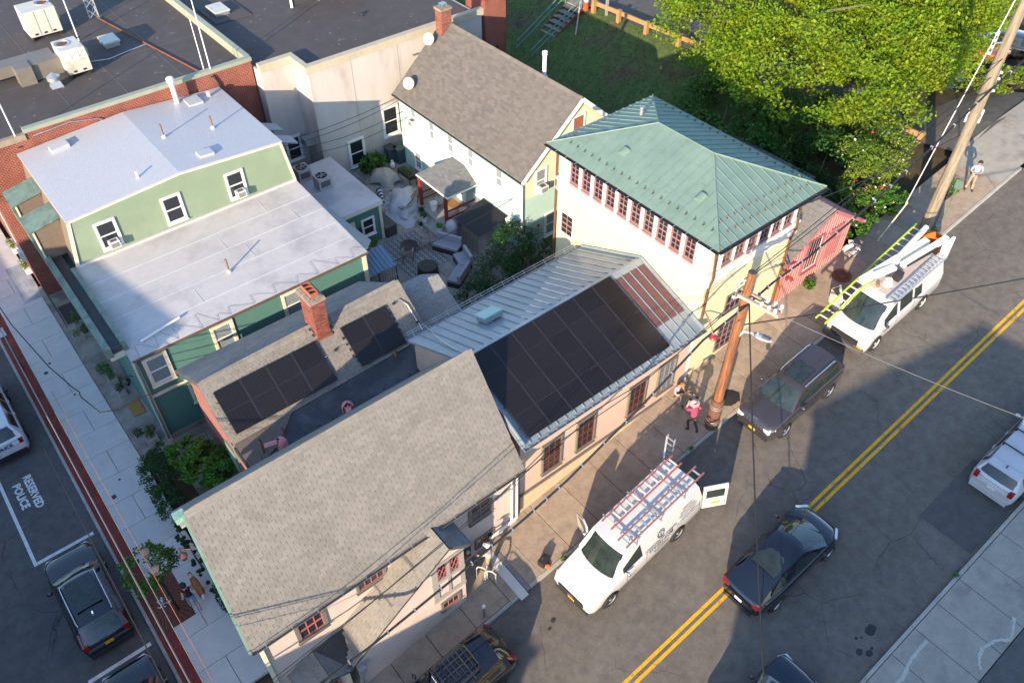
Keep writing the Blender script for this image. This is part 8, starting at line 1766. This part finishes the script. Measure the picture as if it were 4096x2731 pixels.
# --- yard furniture
YZ = 1.9
rug = thing('outdoor_rug', 'pale grey outdoor rug with a dark trellis pattern on the patio', 'rug', (17.8,30.4,YZ))
mk('rug', MB().box(16.5,19.0,28.5,32.0,YZ+.002,YZ+.012), mat('rug_grey', (.26,.25,.245), .95, .1, 20), parent=rug)
mb = MB()
for i in range(9):
    for sgn in (1,-1):
        pts = [V((16.65+.29*i+sgn*.07*math.sin(6.2832*(t_/6)), 28.55+3.4*t_/48, YZ+.016)) for t_ in range(49)]
        for a, b in zip(pts[:-1], pts[1:]): mb.beam(a, b, .035, .004)
for j in range(9):
    y = 28.6+.425*j
    for i in range(8): mb.beam((16.72+.29*i,y,YZ+.0165),(16.87+.29*i,y,YZ+.0165),.03,.004)
mk('trellis', mb, mat('rug_white', (.075,.073,.078), .95, .1, 20), parent=rug, kind='stuff')
def chair(label, x, y, a):
    t = thing('patio_chair', label, 'chair', M=frame((x,y,YZ+.012), (math.cos(a),math.sin(a),0)), group='teak patio chairs'); m = mat('weathered_teak', (.25,.21,.175), .85, .2, 8)
    for sx_ in (1,-1):
        for sy in (1,-1): mk('leg', MB().box(sx_*.22-.025,sx_*.22+.025,sy*.25-.025,sy*.25+.025,0,.62 if sx_ > 0 else .42), m, parent=t, local=True)
    for i in range(6): mk('seat_slat', MB().box(-.22+.078*i,-.16+.078*i,-.25,.25,.42,.44), m, parent=t, local=True)
    for sy in (1,-1): mk('arm', MB().box(-.26,.27,sy*.27-.035,sy*.27+.035,.62,.65), m, parent=t, local=True); mk('back_post', MB().beam((-.24,sy*.23,.42),(-.34,sy*.23,.95),.05,.04), m, parent=t, local=True)
    for i in range(4): mk('back_slat', MB().beam((-.26-.028*i,-.23,.52+.12*i),(-.26-.028*i,.23,.52+.12*i),.03,.07), m, parent=t, local=True)
chair('weathered teak armchair nearer the street on the rug', 17.3, 29.95, R(50)); chair('weathered teak armchair beside the porch end of the rug', 18.65, 30.3, R(150))
fp = thing('fire_pit', 'round dark fire pit in the middle of the rug', 'fire pit', (17.9,30.75,YZ)); mk('bowl', MB().lathe((17.9,30.75,YZ+.15), [(.2,0),(.45,.12),(.48,.14),(.42,.14),(.2,.05)], 22), mat('fire_pit_iron', (.03,.025,.022), .7, .3, 8), parent=fp, smooth=40); [mk('leg', MB().tube([(17.9+.3*math.cos(a),30.75+.3*math.sin(a),YZ),(17.9+.3*math.cos(a),30.75+.3*math.sin(a),YZ+.22)], .02, 5), M_black_metal, parent=fp) for a in (0,2.1,4.2)]
rt = thing('covered_table', 'round table under a black fitted cover at the rug corner', 'table', (17.5,28.4,YZ)); mk('cover', MB().lathe((17.5,28.4,YZ), [(.55,0),(.54,.5),(.5,.56),(.05,.58)], 24), mat('black_cover', (.016,.016,.017), .6, .2, 8), parent=rt, smooth=40); mk('skirt', MB().lathe((17.5,28.4,YZ), [(.57,0),(.56,.14)], 24), M_plastic, parent=rt, smooth=60)
M_cush = mat('grey_cushion', (.25,.255,.28), .9, .06, 10)
SO = thing('corner_sofa', 'grey cushioned corner sofa beside the hedge', 'sofa', (19.3,28.2,YZ))
for c, a, L in (((19.45,29.35),R(118),.75),((19.35,27.85),R(75),.55),((18.45,27.0),R(30),.7)):
    d = V((math.cos(a),math.sin(a),0)); s_ = V((math.sin(a),-math.cos(a),0)); c3 = V((c[0],c[1],YZ))
    mk('base', MB().obox(c3+V((0,0,.15)), d*L, s_*.33, V((0,0,.15))), M_plastic, parent=SO); mk('seat_cushion', MB().obox(c3+V((0,0,.37)), d*L*.98, s_*.32, V((0,0,.07))), M_cush, parent=SO); mk('back_cushion', MB().obox(c3+s_*.33+V((0,0,.58)), d*L*.98, s_*.08, V((0,0,.25))), M_cush, parent=SO)
BHD = thing('cellar_bulkhead', 'black corrugated cellar hatch cover against the mint house', 'hatch cover', (21.6,29.1,YZ)); mb = MB()
for i in range(20):
    y = 27.9+.108*i; mb.add([(20.5,y,3.1),(20.5,y+.054,3.13),(20.5,y+.108,3.1),(22.5,y,3.55),(22.5,y+.054,3.58),(22.5,y+.108,3.55)], [(0,1,4,3),(1,2,5,4)])
mk('cover', mb, mat('black_corrugated', (.018,.018,.02), .35, .15, 6), parent=BHD); [mk('railing_bar', MB().tube([(20.5,27.95+.13*i,YZ),(20.5,27.95+.13*i,3.1)], .012, 4), M_black_metal, parent=BHD) for i in range(17)]
gc = thing('covered_grill', 'grill under a grey cover beside the cellar hatch', 'grill', (20.3,30.05,YZ)); mk('cover', MB().lathe((20.3,30.05,YZ), [(.3,0),(.33,.4),(.36,.8),(.3,1.05),(.1,1.15),(.01,1.16)], 12), mat('grey_cover', (.30,.32,.35), .7, .15, 6, .4, 12), parent=gc, smooth=60); mk('strap', MB().lathe((20.3,30.05,YZ+.42), [(.335,0),(.34,.04)], 12), M_plastic, parent=gc)
dbx = thing('deck_box', 'long dark storage box beside the teal annex', 'storage box', (17.85,32.9,YZ)); mk('box', MB().box(17.5,18.15,32.3,33.9,YZ,YZ+.62), mat('dark_resin', (.05,.047,.05), .6, .1, 5), parent=dbx); mk('lid', MB().box(17.47,18.18,32.27,33.93,YZ+.62,YZ+.68), mat('dark_resin', (.05,.047,.05)), parent=dbx)
def pot(label, x, y, z, r_, h, pl=None, m=None):
    t = thing('flower_pot', label, 'pot', (x,y,z), 'pots around the porch'); mk('pot', MB().lathe((x,y,z), [(r_*.65,0),(r_,h),(r_*1.05,h),(r_*.9,h),(r_*.85,h-.05),(.01,h-.05)], 14), m or M_white, parent=t, smooth=40)
    if pl: mk('foliage', leaves(blob((x,y,z+h+.1), (r_*1.1,r_*1.1,.16), 120, .2), .1), pl, parent=t, kind='stuff')
pot('white pot with a leafy plant at the porch step end', 19.85,32.1,2.05,.2,.35,M_leaf_mid); pot('white pot with a small shrub on the porch step', 19.95,30.75,2.05,.2,.35,M_leaf_fresh); pot('tiny white pot beside the porch step', 19.5,31.9,YZ,.1,.15,M_leaf_dark); pot('white lidded barrel on the porch', 20.75,32.4,2.25,.24,.5); pot('green glazed pot behind the porch post', 20.1,32.7,2.05,.16,.3,M_leaf_dark,mat('glazed_green', (.12,.2,.18), .3))
for i, (x, y) in enumerate(((21.3,32.7),(21.9,31.1))): 
    t = thing('pale_pumpkin', ('pale pumpkin on the porch beside the barrel','pale pumpkin behind the porch railing')[i], 'pumpkin', (x,y,2.25)); mk('fruit', MB().ell((x,y,2.47), .3, .3, .23, 16, 8), mat('pumpkin_white', (.42,.41,.38), .6, .1, 8), parent=t, smooth=60); mk('stalk', MB().tube([(x,y,2.68),(x+.03,y,2.76)], .025, 5), M_bark, parent=t)
def drape(label, name, c, r_, h, m, seed, cat, rot=0, p=1.3):
    rr_ = random.Random(seed); n = 22; mb = MB(); vs = []; ph = [rr_.uniform(0,6.28) for _ in range(4)]
    for i in range(n+1):
        for j in range(n+1):
            u, v = 2*i/n-1, 2*j/n-1; k = max(0, 1-(abs(u)**2.2+abs(v)**2.2)/1.15); z = h*k**.6 + .04*math.sin(7*u+ph[0])*math.cos(6*v+ph[1])*(k+.2); z += rr_.uniform(-.015,.02)
            w = 1+.12*math.sin(5*math.atan2(v,u+1e-6)+ph[2]); x, y = r_[0]*u*w, r_[1]*v*w; vs.append((c[0]+x*math.cos(rot)-y*math.sin(rot), c[1]+x*math.sin(rot)+y*math.cos(rot), c[2]+max(.01,z)))
    mb.add(vs, [(i*(n+1)+j,(i+1)*(n+1)+j,(i+1)*(n+1)+j+1,i*(n+1)+j+1) for i in range(n) for j in range(n)]); return mk(name, mb, m, smooth=70, label=label, cat=cat)
drape('white tarpaulin draped over a boat shape in the yard', 'white_tarp', (20.0,34.4,YZ), (.8,1.5), .6, mat('white_tarpaulin', (.40,.41,.43), .6, .08, 5, .5, 8), 3, 'tarpaulin', R(-35)); drape('flat white sheet spread on the patio floor', 'white_sheet', (19.3,33.4,YZ), (.75,1.0), .12, mat('white_tarpaulin', (.52,.53,.55)), 5, 'tarpaulin', R(10)); drape('beige tarpaulin over a heap by the stucco wall', 'beige_tarp', (20.5,37.2,YZ), (.75,.95), .7, mat('beige_tarpaulin', (.33,.29,.25), .8, .12, 6, .5, 8), 9, 'tarpaulin', R(20))
ha = thing('hammock', 'striped hammock on a black stand before the white tarpaulin', 'hammock', (20.0,33.4,YZ)); mb = MB()
a, b = V((18.95,33.3,2.75)), V((21.0,34.2,2.9)); n = 14
for i in range(n):
    for j, o in enumerate((-.2,-.1,0,.1)):
        p0, p1 = a.lerp(b,i/n)-V((0,0,.45*4*(i/n)*(1-i/n))), a.lerp(b,(i+1)/n)-V((0,0,.45*4*((i+1)/n)*(1-(i+1)/n))); w0, w1 = math.sin(math.pi*i/n), math.sin(math.pi*(i+1)/n); s_ = V((.4,-.9,0))
        mb.add([p0+s_*o*w0, p1+s_*o*w1, p1+s_*(o+.1)*w1, p0+s_*(o+.1)*w0], [(0,1,2,3)], j)
mk('cloth', mb, [mat('stripe_red', (.35,.05,.04), .9), mat('stripe_yellow', (.45,.25,.05), .9), mat('stripe_blue', (.04,.10,.22), .9), mat('stripe_tan', (.35,.25,.15), .9)], parent=ha); mb = MB(); mb.tube([a, a+V((.5,.2,-.55)), V((19.9,33.2,YZ+.03))], .025, 6); mb.tube([b, V((20.3,33.5,YZ+.03))], .025, 6); mb.tube([(19.5,33.0,YZ+.03),(20.4,33.9,YZ+.03)], .025, 6); mk('stand', mb, M_black_metal, parent=ha, smooth=60)
um = thing('folded_umbrella', 'navy and white striped folded umbrella by the annex', 'umbrella', (19.4,36.0,YZ)); mb = MB()
for i in range(9): mb.lathe(V((19.55,36.35,YZ+.12))+V((-.05,-.14,.0))*i, [(.19-.017*i,0),(.175-.017*i,.15)], 12, (-.33,-.94,0), mi=i%2)
mk('canopy', mb, [mat('navy_stripe', (.03,.035,.09), .9), mat('white_stripe', (.5,.5,.52), .9)], parent=um); mk('pole', MB().tube([(19.7,36.8,YZ+.1),(19.0,34.9,YZ+.1)], .02, 6), M_alu, parent=um)
mk('small_rug', MB().box(18.6,19.6,34.6,36.2,YZ+.003,YZ+.015), brickmat('patterned_rug', (.45,.45,.46), (.03,.035,.06), (.3,.3,.32), .3, .22, .04, 'xy'), label='small navy and white patterned rug beside the annex', cat='rug')
gs = thing('gas_bottle', 'small white gas bottle beside the stucco wall', 'gas bottle', (21.6,38.0,YZ)); mk('tank', MB().lathe((21.6,38.0,YZ), [(.1,0),(.15,.05),(.15,.3),(.1,.38),(.04,.4)], 14), M_white, parent=gs, smooth=50); mk('collar', MB().lathe((21.6,38.0,YZ+.4), [(.09,0),(.09,.1),(.08,.1),(.08,0)], 12), M_white, parent=gs)
for i, (x, y, col) in enumerate(((21.95,38.7,(.03,.05,.06)),(22.35,38.3,(.035,.10,.07)))):
    t = thing('wheeled_bin', ('dark grey wheeled bin in the far yard corner','green-lidded wheeled bin in the far yard corner')[i], 'bin', (x,y,YZ), 'bins in the yard'); mk('bin_body', MB().box(x-.27,x+.27,y-.3,y+.3,YZ+.02,YZ+.95), mat('bin_dark', (.035,.06,.075), .5), parent=t); mk('lid', MB().box(x-.3,x+.3,y-.34,y+.33,YZ+.95,YZ+1.02), mat('bin_lid_%d' % i, col, .5), parent=t)
pt_ = thing('raised_planter', 'black raised planter with red flowers beside the mint house', 'planter', (21.5,36.3,YZ)); mk('box', MB().box(21.2,21.7,35.5,36.8,YZ+.5,YZ+.75), M_plastic, parent=pt_); [mk('leg', MB().box(x-.02,x+.02,y-.02,y+.02,YZ,YZ+.5), M_plastic, parent=pt_) for x in (21.23,21.67) for y in (35.55,36.75)]; mk('foliage', leaves(blob((21.45,36.15,YZ+.82),(.22,.6,.1),240,.2), .08), M_leaf_mid, parent=pt_, kind='stuff')
aw = thing('blue_awning', 'blue corrugated awning on posts at the green house corner', 'awning', (15.2,29.8,YZ)); mb = MB(); slab_poly(mb, [(14.1,28.9,3.0),(16.0,28.9,3.0),(16.0,30.3,3.45),(14.1,30.3,3.45)], .04); q = mk('canopy', mb, mat('awning_blue', (.17,.26,.34), .45, .1, 4), parent=aw)
for i in range(9): mk('rib', MB().beam((14.15+.23*i,28.9,3.02),(14.15+.23*i,30.3,3.47),.03,.035), mat('awning_blue', (.17,.26,.34)), parent=q)
for x, y in ((15.95,28.95),(15.95,30.25),(14.9,28.95)): mk('post', MB().tube([(x,y,YZ),(x,y,3.0)], .025, 6), M_black_metal, parent=aw)
for i in range(12): mk('railing_bar', MB().tube([(14.2+.14*i,28.8,YZ),(14.2+.14*i,28.8,YZ+.9)], .012, 4), M_black_metal, parent=aw)
rb = thing('rubbish_bundle', 'bundle of crumpled white wrapping at the end of the pink house', 'rubbish', pv_(32.6,13.75)); mb = MB()
for i in range(26): c = V((32.6+rnd.uniform(-.35,.35),13.75+rnd.uniform(-.25,.25),gz(32.6)+.1+rnd.random()*.35)); d1 = V((rnd.gauss(0,1),rnd.gauss(0,1),rnd.gauss(0,1))).normalized(); mb.obox(c, d1*.14, d1.orthogonal()*.09, d1.cross(d1.orthogonal())*.015)
mk('wrapping', mb, mat('crumpled_wrap', (.45,.40,.40), .6, .4, 12), parent=rb, kind='stuff')
